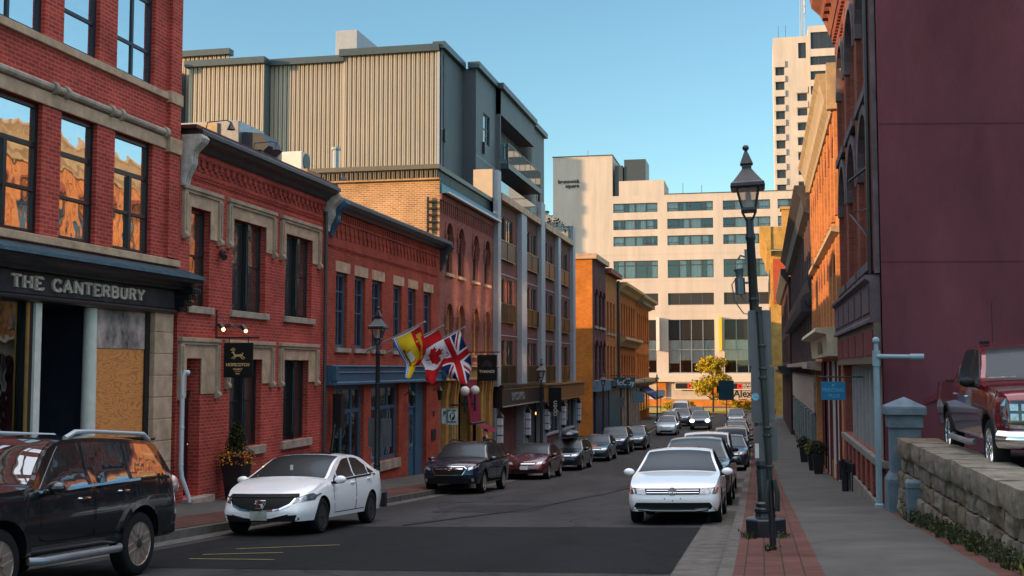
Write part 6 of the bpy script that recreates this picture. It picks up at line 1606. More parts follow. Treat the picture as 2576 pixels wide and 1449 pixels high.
# ------------------------------------------------------------------ street lamps
M_lglass = glass('lantern_glass', refl=.15, see=.75, c=(.25, .26, .27), wob=0)
def lamp_post(label, loc, k=1., group=None, full=True):
    t = thing('street_lamp', label, 'street lamp', loc, group=group)
    b = MB(); b.lathe((0, 0, 0), [(.10, .44), (.135, .44), (.135, .50), (.105, .53), (.10, 1.0), (.092, 1.02), (.105, 1.06), (.105, 1.10), (.088, 1.15), (.062, 4.55), (.075, 4.58), (.075, 4.64), (.058, 4.68), (.055, 4.9)], 16)
    for z in (1.9, 2.75, 3.6): b.lathe((0, 0, z), [(.09 - z * .005, 0), (.095 - z * .005, .01), (.095 - z * .005, .05), (.09 - z * .005, .06)], 14)
    b.build('post', M_blkm, t, smooth=True, local=True)
    b = MB(); b.lathe((0, 0, 0), [(.31, -.3), (.31, .26), (.29, .28), (.16, .30), (.15, .36), (.165, .38), (.165, .42), (.14, .445)], 8, rot=.5); b.build('base', M_blkm, t, local=True, bevel=.01)
    b = MB()
    for i in range(4):      # lantern frame: four arms, cage, hood and finial
        a = PI / 2 * i + PI / 4; ca, sa = math.cos(a), math.sin(a)
        b.tube([(.05 * ca, .05 * sa, 4.86), (.15 * ca, .15 * sa, 5.02)], .014, 6)
        b.tube([(.135 * ca, .135 * sa, 5.06), (.225 * ca, .225 * sa, 5.38)], .017, 6)
    b.lathe((0, 0, 0), [(.155, 5.0), (.165, 5.03), (.15, 5.07)], 4, rot=.5)
    b.lathe((0, 0, 0), [(.33, 5.36), (.36, 5.39), (.345, 5.44), (.30, 5.47), (.20, 5.57), (.115, 5.66), (.10, 5.68), (.10, 5.74), (.135, 5.76), (.12, 5.79), (.05, 5.93), (.035, 5.95), (.03, 5.98)], 4, rot=.5)
    b.ball((0, 0, 6.02), .05, 12); b.build('lantern', M_blkm, t, local=True)
    b = MB()
    for i in range(4):
        a0 = PI / 2 * i + PI / 4; a1 = a0 + PI / 2
        b.face([(.135 * math.cos(a0), .135 * math.sin(a0), 5.07), (.135 * math.cos(a1), .135 * math.sin(a1), 5.07), (.222 * math.cos(a1), .222 * math.sin(a1), 5.37), (.222 * math.cos(a0), .222 * math.sin(a0), 5.37)])
    b.build('lantern_glass', M_lglass, t, local=True)
    b = MB(); b.lathe((0, 0, 5.05), [(.06, 0), (.06, .10), (.045, .12), (.04, .26), (.01, .28)], 10); b.build('bulb', mat('bulb_glass', (.55, .56, .56), .3), t, smooth=True, local=True)
    t.scale = (k * 1.04, k * 1.04, k)
    return t
LG = 'street lamps along the left kerb'
MAIN = lamp_post('tall black street lamp on the brick verge, its lantern against the sky', (.04, 17.65, ZSR(.04, 17.65)), .965); MAIN.rotation_euler = (0, -R(2.2), 0)
b = MB()        # wifi box, bands and cables clamped to the near lamp
b.tube([(-.19, 0, 3.72), (-.19, 0, 3.98), ], .075, 12); b.tube([(-.19, 0, 3.98), (-.19, 0, 4.05), (-.2, 0, 4.12)], [.05, .055, .075], 10); b.tube([(-.12, 0, 3.9), (0, 0, 3.9)], .02, 6)
b.tube([(-.19, -.02, 3.72), (-.14, -.03, 3.62), (-.09, -.07, 3.6)], .009, 5); b.tube([(-.26, 0, 3.95), (-.31, -.02, 3.88), (-.28, -.03, 3.62), (-.16, -.05, 3.42), (-.07, -.07, 3.40)], .009, 5)
b.tube([(-.09, 0, 4.30), (-.16, 0, 4.33), (-.2, 0, 4.27)], .016, 6); b.box(-.10, -.06, -.03, .03, 4.2, 4.42)
b.build('wifi_box', mat('dull_aluminium', (.10, .13, .16), .35, metal=.6), MAIN, smooth=True, local=True)
L1_ = lamp_post('black street lamp in front of the blue-trimmed shop', (-9.7, 28.5, ZSL(-10.2, 28.5)), .82, LG)
dup(L1_, (-9.75, 51.5, ZSL(-10.2, 51.5)), 'black street lamp in front of the timber shop fascia', LG)
dup(L1_, (-10.3, 76.5, ZSL(-10.3, 76.5)), 'black street lamp by the gap before the dark blue shopfront', LG)
dup(L1_, (-10.35, 91.5, ZSL(-10.3, 91.5)), 'black street lamp at the bend by the pale hatchback', LG)
dup(L1_, (-10.2, 116, ZSL(-10.2, 116)), 'farthest street lamp on the left, beyond the striped awning', LG)
# ------------------------------------------------------------------ sign posts
M_back = mat('sign_back_aluminium', (.11, .113, .128), .4, metal=.35, var=.15, vs=5)
def plate(mb, w, h, x, y, z, th=.012, r=.035, mi=0):
    pts = []
    for cx_, cz_, a0 in ((w / 2 - r, h / 2 - r, 0), (-w / 2 + r, h / 2 - r, 90), (-w / 2 + r, -h / 2 + r, 180), (w / 2 - r, -h / 2 + r, 270)):
        for k in range(5): a = R(a0 + 22.5 * k); pts.append((x + cx_ + r * math.cos(a), z + cz_ + r * math.sin(a)))
    mb.prism(FY(y), pts, 0, -th, mi)
t = thing('sign_post', 'thin leaning black post carrying three grey parking signs seen from behind', 'sign post', (.12, 15.5, ZSR(.12, 15.5)))
b = MB(); b.tube([(0, 0, -.1), (-.02, 0, .62), (-.145, 0, 3.12)], [.045, .042, .036], 10); b.box(-.19, -.10, -.05, .03, 3.08, 3.15)
for z, x in ((2.62, -.11), (2.32, -.1), (2.2, -.1), (1.55, -.06), (1.45, -.06), (1.05, -.04)): b.lathe((x, 0, z), [(.05, 0), (.055, .005), (.055, .03), (.05, .035)], 10); b.ball((x + .02, -.05, z + .015), .018, 6)
b.tube([(0.02, -.03, .9), (.06, -.05, .72), (.06, -.05, .5)], .03, 8); b.tube([(-.05, -.03, .9), (-.07, -.05, .72), (-.06, -.05, .5)], .03, 8)
b.build('post', M_blkm, t, smooth=True, local=True)
for x, z, h in ((-.135, 2.74, .74), (-.105, 2.0, .74), (-.075, 1.36, .46)):
    b = MB(); plate(b, .30, h, x, .055, z); b.build('sign_plate', M_back, t, local=True)
b = MB(); b.lathe((-.20, .053, 1.97), [(.05, 0), (.05, -.003), (.0, -.004)], 14, axis='y'); b.build('round_sticker', mat('pale_blue_sticker', (.20, .45, .60), .6, var=.6, vs=40), t, local=True)
b = MB(); b.box(-.215, -.165, .050, .054, 1.17, 1.36); b.build('paper_sticker', M_white, t, local=True)
def pole_sign(label, x, y, z0, h, pw, ph, m, zc=None, group=None, cat='sign post', dx=0.):
    t = thing('sign_post', label, cat, (x, y, z0), group=group)
    b = MB(); b.tube([(0, 0, -.1), (0, 0, h)], .035, 8); b.build('post', M_steel, t, smooth=True, local=True)
    b = MB(); plate(b, pw, ph, dx, -.04, h - ph / 2); o = b.build('sign_plate', m, t, local=True)
    return t, o
M_sgn = mat('pale_sign_face', (.42, .56, .56), .5, var=.06)
t, o = pole_sign('pale pay-parking sign with a round P on a steel post before the ochre pub front', -10.80, 40.0, ZSL(-10.8, 40), 2.95, .60, .66, M_sgn); t.scale = (.66, .66, .86)
for f in (o,): f.location = (0, 0, 0)
b = MB(); plate(b, .34, .62, -.42, -.04, 2.64); b.build('sign_plate', M_sgn, t, local=True)
b = MB(); b.lathe((0, -.054, 2.64), [(.155, 0), (.155, -.004), (.0, -.005)], 24, axis='y'); b.build('round_symbol', M_black, t, local=True)
text('P', .30, (-.005, -.062, 2.535), RY, M_white, 'lettering', t, .002, bold=.012, local=True)
text('PAY HERE', .105, (0, -.056, 2.845), RY, M_black, 'lettering', t, .002, bold=.004, local=True); text('PAYEZ ICI', .10, (0, -.056, 2.37), RY, M_black, 'lettering', t, .002, bold=.004, local=True)
text('P', .26, (-.44, -.056, 2.66), RY, M_black, 'lettering', t, .002, bold=.01, local=True)
b = MB(); b.box(-.36, -.32, -.058, -.053, 2.36, 2.9); b.build('sign_bar', M_black, t, local=True)
b = MB(); plate(b, .36, .60, .0, .05, 1.65); b.build('sign_plate', M_back, L1_, local=True)
b = MB(); plate(b, .34, .90, -.17, .12, 2.1); plate(b, .34, .90, .24, .12, 2.1); b.build('grey_sign', M_back, L1_, local=True)
pole_sign('grey road sign back beside the lamp at the bend', -10.6, 88.2, ZSL(-10.6, 88), 3.1, .6, .75, M_back, group='road signs seen from behind')
pole_sign('blue-grey road sign back near the terracotta house', -10.35, 100., ZSL(-10.3, 100), 3.4, .95, .95, mat('teal_sign_back', (.12, .20, .24), .5), group='road signs seen from behind')
pole_sign('large dark blue-green sign back on a post over the right-hand cars', -2.2, 75., ZR(-2.2, 75), 4.4, .95, 1.25, mat('dark_teal_sign', (.015, .05, .075), .6), group='road signs seen from behind')
pole_sign('pale parking sign under the striped awning at the far left corner', -10.1, 119., ZSL(-10, 119), 3.3, .9, .6, M_sgn, group='road signs seen from behind')
# ------------------------------------------------------------------ hanging signs and wall lights
M_sb = mat('sign_black_board', (.010, .011, .012), .5)
def hang_sign(label, X0, y, x0, x1, z0, z1, arm=None, diag=True):
    t = thing('hanging_sign', label, 'sign', (X0, y, z1))
    b = MB(); b.box(x0, x1, y - .03, y + .03, z0, z1); b.build('board', M_sb, t, bevel=.006)
    b = MB(); za = z1 + .12; b.tube([(X0, y, za), (x1 + .15, y, za)], .022, 6)
    for x in (x0 + .12, x1 - .12): b.tube([(x, y, za), (x, y, z1)], .012, 5)
    if diag: b.tube([(X0, y, za + .55), (x1 - .1, y, za + .02)], .010, 5); b.box(X0 - .01, X0 + .02, y - .03, y + .03, za - .3, za + .65)
    b.build('bracket', M_blkm, t)
    return t
t = hang_sign('black hanging board with a gold leaping stag above the bar window', XL, 25.0, -12.28, -11.56, -.21, .60)
s = MB(); yy = 25.0 - .034; F_ = FY(yy)
def gold(polys, o, F, name='stag_emblem', m=None):
    q = MB()
    for p in polys: q.prism(F, [(o[0] + o[2] * u, o[1] + o[2] * v) for u, v in p], 0, .008)
    return q
stag = [[(-.27, .02), (-.2, .08), (.0, .07), (.2, .1), (.3, .05), (.27, -.04), (.1, -.06), (-.15, -.06), (-.24, -.04)], [(-.27, .02), (-.2, .09), (-.25, .2), (-.31, .25), (-.43, .21), (-.42, .17), (-.34, .17)],
        [(-.24, -.02), (-.18, -.06), (-.33, -.14), (-.44, -.19), (-.45, -.16), (-.34, -.09)], [(-.16, -.04), (-.1, -.06), (-.22, -.2), (-.32, -.23), (-.31, -.2), (-.22, -.15)], [(.2, -.02), (.29, .02), (.42, -.08), (.5, -.16), (.47, -.19), (.36, -.1)], [(.12, -.03), (.2, -.04), (.28, -.15), (.42, -.22), (.4, -.25), (.24, -.18)],
        [(.27, .08), (.33, .05), (.36, .17), (.31, .19), (.29, .14)], [(-.31, .24), (-.28, .23), (-.26, .38), (-.3, .5), (-.32, .49), (-.29, .38)], [(-.28, .3), (-.27, .27), (-.18, .36), (-.2, .47), (-.22, .46), (-.21, .38)], [(-.34, .25), (-.32, .23), (-.39, .36), (-.46, .44), (-.48, .42), (-.42, .34)], [(-.38, .36), (-.36, .33), (-.35, .45), (-.38, .5)], [(-.4, .34), (-.42, .31), (-.52, .35), (-.5, .37)]]
gold(stag, (-11.92, .30, .37), F_).build('stag_emblem', M_gold, t)
text('HOPSCOTCH', .098, (-11.92, yy - .004, .055), RY, M_gold, 'lettering', t, .003, bold=.004, sx=.98); text('WHISKY', .062, (-11.92, yy - .004, -.04), RY, M_gold, 'lettering', t, .003, bold=.002); text('BAR', .055, (-11.92, yy - .004, -.14), RY, M_gold, 'lettering', t, .003, bold=.002)
b = MB(); b.box(-12.0, -11.84, yy - .006, yy, -.075, -.066); b.build('gold_rule', M_gold, t)
t = hang_sign('black hanging board with a dim lotus and pale capitals beside the pub lamps', XL, 48.0, -11.87, -11.01, -.52, .58, diag=False)
yy = 48.0 - .034
lot = []
for k in range(-4, 5):
    a = R(90 + k * 20); r1 = .42 - abs(k) * .018
    lot.append([(.06 * math.cos(a - .5), .06 * math.sin(a - .5)), (r1 * .7 * math.cos(a - .13), r1 * .7 * math.sin(a - .13)), (r1 * math.cos(a), r1 * math.sin(a)), (r1 * .7 * math.cos(a + .13), r1 * .7 * math.sin(a + .13))])
gold(lot, (-11.44, .06, .78), FY(yy)).build('lotus_emblem', mat('dim_bronze', (.055, .045, .04), .6), t)
text('THANDI', .155, (-11.44, yy - .004, -.18), RY, mat('pale_sign_letters', (.50, .42, .33), .5), 'lettering', t, .003, bold=.006, sx=1.15)
t = thing('hanging_sign', 'small black vertical board with white script under the timber fascia', 'sign', (XL, 66.2, -1))
b = MB(); b.box(-12.1, -11.35, 66.17, 66.23, -2.5, -1.1); b.build('board', M_sb, t); b = MB(); b.tube([(-12.5, 66.2, -.98), (-11.2, 66.2, -.98)], .03, 6); b.tube([(-12, 66.2, -.98), (-12, 66.2, -1.1)], .015, 5); b.build('bracket', M_blkm, t)
o = text('open', .45, (-11.6, 66.16, -2.3), (PI / 2, -PI / 2, 0), M_white, 'lettering', t, .003, sx=1.)
t = thing('hanging_sign', 'teal hanging board with white lettering beyond the side street', 'sign', (XL, 97.5, -.9))
b = MB(); b.box(-12.3, -10.4, 97.46, 97.54, -1.65, -.75); b.build('board', mat('teal_board', (.03, .11, .15), .5), t); text('McCoy', .62, (-11.35, 97.45, -1.4), RY, M_white, 'lettering', t, .004, bold=.012)
b = MB(); b.tube([(-12.5, 97.5, -.6), (-10.3, 97.5, -.6)], .04, 6); b.build('bracket', M_blkm, t)
t = thing('hanging_sign', 'bright blue hanging board with pale capitals on the right-hand wall', 'sign', (XR, 29., -.2))
yb = 29.; M_bb = mat('bright_blue_board', (.03, .19, .38), .5, var=.06)
b = MB(); b.box(1.41, 1.98, yb - .02, yb + .02, -.76, -.32); b.build('board', M_bb, t, bevel=.006)
b = MB(); b.tube([(2.4, yb, -.20), (1.35, yb, -.20)], .018, 6)
for x in (1.52, 1.88): b.tube([(x, yb, -.2), (x, yb, -.32)], .008, 5)
b.build('bracket', M_blkm, t)
M_pl = mat('pale_blue_letters', (.10, .36, .58), .5)
text('PRINTING', .125, (1.695, yb - .024, -.56), RY, M_pl, 'lettering', t, .003, bold=.003, sx=.92); text('PLUS', .12, (1.715, yb - .024, -.70), RY, M_pl, 'lettering', t, .003, bold=.003)
b = MB(); b.lathe((1.695, yb - .024, -.40), [(.035, 0), (.035, -.003), (.0, -.004)], 12, axis='y'); b.build('crest', M_pl, t)
GN = 'gooseneck lamps along the bar parapet'
def gooseneck(label, u, z):
    t = thing('gooseneck_lamp', label, 'wall lamp', FL(u, .3, z), group=GN)
    b = MB(); b.tube([FL(u, .2, z), FL(u, .25, z + .22), FL(u, .72, z + .24), FL(u, .82, z + .2)], .013, 6); b.build('arm', M_blkm, t)
    b = MB(); b.lathe(FL(u, .83, z + .02), [(.10, 0), (.085, .03), (.035, .13), (.022, .18)], 12); b.build('shade', M_blkm, t, smooth=True)
gooseneck('gooseneck lamp at the near end of the bar parapet by the corner block', 23.9, 5.38); gooseneck('gooseneck lamp in front of the rooftop ventilation hoods', 26.4, 5.38); gooseneck('gooseneck lamp at the far end of the bar parapet', 31.1, 5.38)
t = thing('spot_light', 'twin black spotlights with glowing bulbs on the red brick above the stag board', 'wall lamp', FL(26, .1, 1.0))
b = MB(); b.tube([FL(24.85, .12, 1.02), FL(26.15, .12, 1.0)], .022, 6); b.tube([FL(25.5, 0, 1.02), FL(25.5, .12, 1.02)], .04, 6)
for u in (24.9, 26.1): b.tube([FL(u, .13, 1.05), FL(u, .22, .93)], [.05, .07], 10)
b.build('housing', M_blkm, t)
for u in (24.9, 26.1): b = MB(); b.ball(FL(u, .235, .91), .042, 8); b.build('bulb', mat('glowing_bulb', (1., .45, .12), .4, emit=7), t, smooth=True)
b = MB(); b.ball(FL(25.15, .06, 2.75), .08, 8, 0, (1, 1.2, .8)); b.tube([FL(25.15, 0, 2.75), FL(24.95, .2, 2.6)], [.05, .08], 8); tag(b.build('security_camera', M_blkm), 'small black security camera between the upper bar windows', 'camera')
def lantern(label, u, z):
    t = thing('wall_lantern', label, 'wall lamp', FL(u, 0, z), group='black wall lanterns either side of the blue door')
    b = MB(); b.tube([FL(u, 0, z + .1), FL(u, .2, z + .28), FL(u, .26, z + .2)], .018, 6); b.lathe(FL(u, .26, z - .28), [(.06, 0), (.11, .36), (.14, .38), (.03, .52)], 6); b.build('housing', M_blkm, t)
lantern('black wall lantern left of the blue door', 39.75, -1.05); lantern('black wall lantern right of the blue door', 43.4, -.95)
GB = 'globe lamps on the pub front'
for u, lab in ((46.0, 'white globe lamp nearer the pay-parking sign'), (47.7, 'white globe lamp nearer the lotus board')):
    t = thing('globe_lamp', lab, 'wall lamp', FL(u, 0, -1.4), group=GB)
    b = MB(); b.ball(FL(u, .60, -.92), .20, 18); b.build('globe', mat('opal_globe', (.72, .70, .68), .25), t, smooth=True)
    b = MB(); b.tube([FL(u, 0, -1.5), FL(u, .6, -1.5)], .035, 8); b.tube([FL(u, .6, -1.8), FL(u, .6, -1.1)], .05, 8); b.build('bracket', M_blkm, t)
GL_ = 'white box lanterns on the grey shop piers'
for i, (a, c) in enumerate(PIER):
    u = (a + c) / 2; lab = ('box lantern beside the ochre pub front', 'box lantern right of the bricked-up bay', 'box lantern under the start of the timber fascia', 'box lantern between the two cafe windows', 'box lantern at the far end of the cafe')[i]
    t = thing('wall_lantern', 'white glazed ' + lab, 'wall lamp', FL(u, .15, -2.9), group=GL_)
    b = MB(); b.fb(FL, u - .2, u + .2, .14, .36, -3.55, -2.35); b.build('lantern_glass', mat('opal_panel', (.50, .52, .58), .35), t)
    b = MB()
    for z in (-3.58, -3.2, -2.75, -2.36): b.fb(FL, u - .215, u + .215, .13, .375, z, z + .04)
    b.lathe(FL(u, .25, -2.32), [(.24, 0), (.10, .16), (.02, .30)], 4, rot=.5); b.lathe(FL(u, .25, -3.78), [(.02, 0), (.12, .12), (.2, .2)], 4, rot=.5); b.build('lantern_frame', M_black, t)
t = thing('banner', 'magenta banner hanging down the pub doorway with a folded foot', 'banner', FL(48.2, 0, -.5))
b = MB()
for i in range(12):
    z0 = -.5 - i * .15; z1 = z0 - .15; o0 = .30 + i * .02; o1 = o0 + .02
    b.face([FL(47.25, o0, z0), FL(48.75, o0 + .1, z0), FL(48.75 + .05, o1 + .1, z1), FL(47.25 + .05, o1, z1)])
b.face([FL(47.6, .7, -2.35), FL(49.2, .85, -2.45), FL(49.8, 1.1, -2.75), FL(48.4, 1.0, -2.75)])
b.build('cloth', mat('magenta_cloth', (.22, .02, .05), .8, var=.2), t, norm=False); b = MB(); b.tube([FL(47.2, .55, -2.32), FL(49.1, .7, -2.32)], .05, 6); b.build('rod', M_blkm, t)
# ------------------------------------------------------------------ flags on angled poles
def flag(label, y, zt, design, hoist, fly, seed, tail=.5, droop=.0):
    t = thing('flag', label, 'flag', (XL, y, zt - .9), group='flags on angled poles')
    base = Vector((XL, y, zt - .90)); tip = Vector((-10.58, y, zt)); d = (tip - base).normalized()
    b = MB(); b.tube([tuple(base), tuple(tip + d * .08)], .022, 8); b.ball(tuple(tip + d * .1), .04, 8); b.tube([tuple(base - d * .02), tuple(base + d * .25)], .045, 8); b.tube([tuple(tip), tuple(base + Vector((.05, .9, .15)))], .006, 4); b.build('flag_pole', mat('grey_flag_pole', (.30, .28, .27), .5), t)
    mats, fn = design; nu, nv = 80, 56; b = MB()
    down = Vector((.40, 0, -.92)).normalized()
    P0 = tip - d * .10; rnd = random.Random(seed); ph = rnd.random() * 6
    for i in range(nu + 1):
        u = i / nu
        for j in range(nv + 1):
            v = j / nv                      # v = 0 at the pole tip
            w = 1 - tail * max(0, u - .5) ** 1.3 * 1.6
            vv = .5 + (v - .5) * w
            q = P0 - d * (hoist * vv) + down * (fly * u * (1 - .12 * math.sin(v * 5 + ph) * u))
            q += Vector((-.62, 0, -.12)) * (max(0, u - .62) ** 1.5 * droop)
            q.y += .10 * math.sin(u * 7 + v * 3.2 + ph) * (u ** .6) + .07 * math.sin(v * 9 - u * 4 + ph) * u
            q.z -= .05 * math.sin(v * PI) * (1 - u) + .03 * math.sin(v * 11 + ph) * u
            b.v.append(tuple(q))
    for i in range(nu):
        for j in range(nv): a = i * (nv + 1) + j; b.f.append((a, a + 1, a + nv + 2, a + nv + 1)); b.m.append(fn((i + .5) / nu, (j + .5) / nv))
    b.build('cloth', mats, t, smooth=True, norm=False, ang=80)
Fw = mat('flag_white', (.72, .72, .76), .8); Fr = mat('flag_red', (.48, .012, .016), .8); Fy = mat('flag_yellow', (.78, .52, .02), .8); Fb = mat('flag_navy', (.012, .02, .10), .8); Fl = mat('flag_blue', (.03, .16, .50), .8); Fg = mat('flag_gold', (.62, .30, .02), .8); Fo = mat('flag_olive', (.12, .11, .02), .8)
def inpoly(x, y, P):
    c = False; j = len(P) - 1
    for i in range(len(P)):
        if (P[i][1] > y) != (P[j][1] > y) and x < (P[j][0] - P[i][0]) * (y - P[i][1]) / (P[j][1] - P[i][1]) + P[i][0]: c = not c
        j = i
    return c
def prov(u, v):
    if u < .035: return 0
    if v < .34:      # red chief with a golden beast
        x = (u - .5) / .32; y = (v - .18) / .12
        if abs(y - .25 * math.sin(x * 3)) < .42 and -1 < x < .9 and not (abs(x) < .15 and y > .1): return 4
        if (abs(x + .9) < .16 and -1.1 < y < .4) or (.85 < x < 1.15 and -1.2 < y < -.1) or (abs(x - .45) < .08 and 0 < y < 1.1) or (abs(x + .5) < .08 and 0 < y < 1.1): return 4
        return 1
    if v > .89: return 3 if v < .915 or v > .945 else 0
    if v > .86: return 0 if int(u * 40) % 2 else 3
    x = (u - .55); y = v - .70                 # ship: hull, sail and oars
    if abs(x) < .2 and .06 - x * x * .8 < y < .13: return 6
    if abs(x) < .10 and -.14 < y < .04: return 0
    if (abs(x - .13) < .02 or abs(x + .13) < .02) and -.16 < y < .08: return 4
    if .1 < y < .17 and abs(x) < .2 and int(u * 30) % 2: return 4
    return 2
LEAF = [(0, -.46), (.07, -.30), (.16, -.35), (.12, -.12), (.22, -.22), (.25, -.17), (.37, -.19), (.33, -.07), (.38, -.03), (.2, .12), (.22, .18), (.03, .16), (.03, .36), (-.03, .36), (-.03, .16), (-.22, .18), (-.2, .12), (-.38, -.03), (-.33, -.07), (-.37, -.19), (-.25, -.17), (-.22, -.22), (-.12, -.12), (-.16, -.35), (-.07, -.30)]
def maple(u, v):
    if u < .03: return 0
    if u < .28 or u > .74: return 1
    return 1 if inpoly((u - .51) * 2.1, (v - .5) * 1.05, LEAF) else 0
def union(u, v):
    if u < .03: return 0
    x = (u - .5) * 2; y = (v - .5) * 2; ax = abs(x) * 1.6; ay = abs(y)
    if ax < .20 or ay < .20: return 1
    if ax < .33 or ay < .33: return 0
    d = ay - abs(x); s = 1 if x * y > 0 else -1
    dd = abs(y) - abs(x)
    if -.02 + .0 < dd * s * (1 if x > 0 else -1) < .12 and abs(dd) < .12: return 1
    if abs(dd) < .21: return 0
    return 5
FM = [Fw, Fr, Fy, Fl, Fg, Fb, Fo]
flag('yellow and red flag with a lion and a ship on an angled pole', 35.4, 1.44, (FM, prov), 1.0, 1.34, 1, .75, 2.2)
flag('red and white maple leaf flag on the middle angled pole', 37.6, 1.40, (FM, maple), 1.0, 1.5, 4, .6, 1.9)
flag('red, white and navy crossed flag on the angled pole nearest the pub', 40.45, 1.45, (FM, union), 1.1, 1.68, 9, .35, .5)
# ------------------------------------------------------------------ rooftop plant
def roof_unit(name, label, x0, x1, y0, y1, z0, z1, m, cat='ventilation unit'):
    b = MB(); b.box(x0, x1, y0, y1, z0, z1); t = thing(name, label, cat, ((x0 + x1) / 2, y0, z0)); b.build('casing', m, t, bevel=.02); return t
t = roof_unit('ventilation_unit', 'tan and steel rooftop air handler with two hooded outlets on the bar roof', -15.4, -13.4, 27.9, 29.5, 5.1, 6.55, M_steel)
b = MB(); b.box(-15.38, -14.0, 27.84, 27.9, 5.2, 6.5); b.build('side_panel', mat('tan_panel', (.42, .33, .20), .7, var=.25), t)
for x, z in ((-13.38, 6.0), (-13.38, 5.55)):
    b = MB(); b.prism(FY(28.1), [(x, z - .2), (x, z + .28), (x + .55, z + .22), (x + .75, z - .12), (x + .55, z - .28)], 0, -.9); b.build('outlet_hood', M_dgrey, t)
b = MB(); b.box(-16.3, -15.2, 37.0, 38.2, 4.9, 6.88); t = thing('chimney', 'brick chimney stump on the blue-trimmed shop roof', 'chimney', (-15.7, 37.5, 4.9)); b.build('stack', M_yel, t)
t = roof_unit('heat_pump', 'white heat pump standing on the brick chimney stump', -16.2, -15.45, 37.1, 37.9, 6.9, 7.52, M_white, 'heat pump')
b = MB(); b.lathe((-15.44, 37.5, 7.2), [(.3, 0), (.3, .02), (.0, .025)], 16, axis='x'); b.build('fan_grille', M_dgrey, t)
b = MB(); b.tube([(-17.6, 46, 7.0), (-17.6, 46, 9.3)], .14, 10); b.tube([(-17.6, 46, 9.3), (-17.6, 46, 9.4)], [.2, .2], 10); tag(b.build('flue_pipe', M_steel, smooth=True), 'slim steel flue standing before the ribbed metal wall', 'flue')
t = roof_unit('roof_box', 'pale grey box housing on top of the metal-clad block', -21.9, -20.7, 57, 60.5, 15.3, 17.95, M_lgrey, 'roof housing')
# ------------------------------------------------------------------ pots, pipes and small things on the left pavement
def pot(label, loc, h, r0, r1, group=None):
    t = thing('plant_pot', label, 'plant pot', loc, group=group)
    b = MB(); b.lathe((0, 0, 0), [(r0 * .95, 0), (r0, .02), (r1, h - .03), (r1 * 1.04, h - .03), (r1 * 1.04, h), (r1 * .85, h), (r1 * .8, h - .08)], 4, rot=.5); b.build('pot', M_black, t, local=True, bevel=.01)
    return t
random.seed(11)
zp = ZSL(-12.1, 25.2)
t = pot('tall black planter with a small conifer and yellow and red flowers by the bar door', (-12.05, 25.25, zp), 1.02, .25, .40)
M_con = mat('conifer_leaf', (.055, .05, .012), .8, var=.6, vs=9); M_con2 = mat('conifer_dark_leaf', (.022, .03, .010), .8, var=.4)
b = MB()
for i in range(2600):
    h = random.random() ** .8; r = (.30 * (1 - h) ** .75 * (1 + .25 * math.sin(h * 9 + i % 5)) + .03) * math.sqrt(random.random()); a = random.random() * 6.283
    b.leaf((r * math.cos(a), r * math.sin(a), 1.0 + h * .82 + random.gauss(0, .02)), random.uniform(.018, .04), random.choice((0, 0, 1)), .8)
b.build('conifer', [M_con, M_con2], t, local=True, norm=False)
b = MB()
for i in range(420):
    a = random.random() * 6.283; r = .22 + .22 * random.random(); c_ = random.random()
    b.leaf((r * math.cos(a), r * math.sin(a), .98 + random.uniform(-.12, .16) - max(0, r - .36) * .9), random.uniform(.022, .05), 0 if c_ < .45 else 1 if c_ < .75 else 2)
b.build('flowers', [mat('yellow_petal', (.55, .30, .02), .7), mat('red_petal', (.42, .06, .02), .7), mat('orange_petal', (.45, .14, .06), .7)], t, local=True, norm=False)
t = thing('vent_pipe', 'white vent pipe with a hooded top rising from the pavement by the bar door', 'pipe', (-12.3, 22.9, ZSL(-12.3, 22.9)))
z_ = ZSL(-12.3, 22.9)
b = MB(); P_ = [FL(23.36, .26, z_), FL(23.34, .24, z_ + .15), FL(23.26, .12, z_ + .55), FL(23.25, .10, z_ + .75), FL(23.25, .10, z_ + 2.75), FL(23.27, .13, z_ + 2.84), FL(23.38, .16, z_ + 2.82)]
b.tube(P_, [.045, .045, .05, .05, .05, .05, .062], 12); b.lathe(FL(23.25, .10, z_ + 1.6), [(.056, 0), (.06, .02), (.056, .06)], 12); b.lathe(FL(23.25, .10, z_ + .8), [(.056, 0), (.06, .02), (.056, .06)], 12); b.build('pipe', mat('white_plastic_pipe', (.52, .54, .60), .45), t, smooth=True)
t = thing('wall_banner', 'narrow black angled banner post on the wall between bar and blue-trimmed shop', 'banner', FL(32.3, 0, -2))
b = MB(); b.tube([FL(32.0, .10, -3.3), FL(32.36, .30, -.7)], .06, 8)
for q in (.35, .6, .98): b.tube([FL(32.0 + .36 * q - .01, .10 + .2 * q, -3.3 + 2.6 * q), FL(32.0 + .36 * q + .01, .1 + .2 * q, -3.24 + 2.6 * q)], .075, 8)
b.fb(FL, 32.18, 32.5, .16, .42, -1.75, -.75); b.build('post', M_black, t)
t = thing('planter_box', 'dark planter with shrubs by the pub doorway', 'planter', FL(47.6, .9, -4.2))
b = MB(); b.fb(FL, 45.6, 50.6, .6, 1.1, -4.6, -3.85); b.build('trough', M_black, t)
b = MB()
for i in range(500): b.leaf(FL(random.uniform(45.6, 50.6), random.uniform(.55, 1.15), -3.85 + random.random() ** 1.5 * .55), .06)
b.build('shrub', mat('dark_shrub_leaf', (.018, .022, .012), .8), t, norm=False)
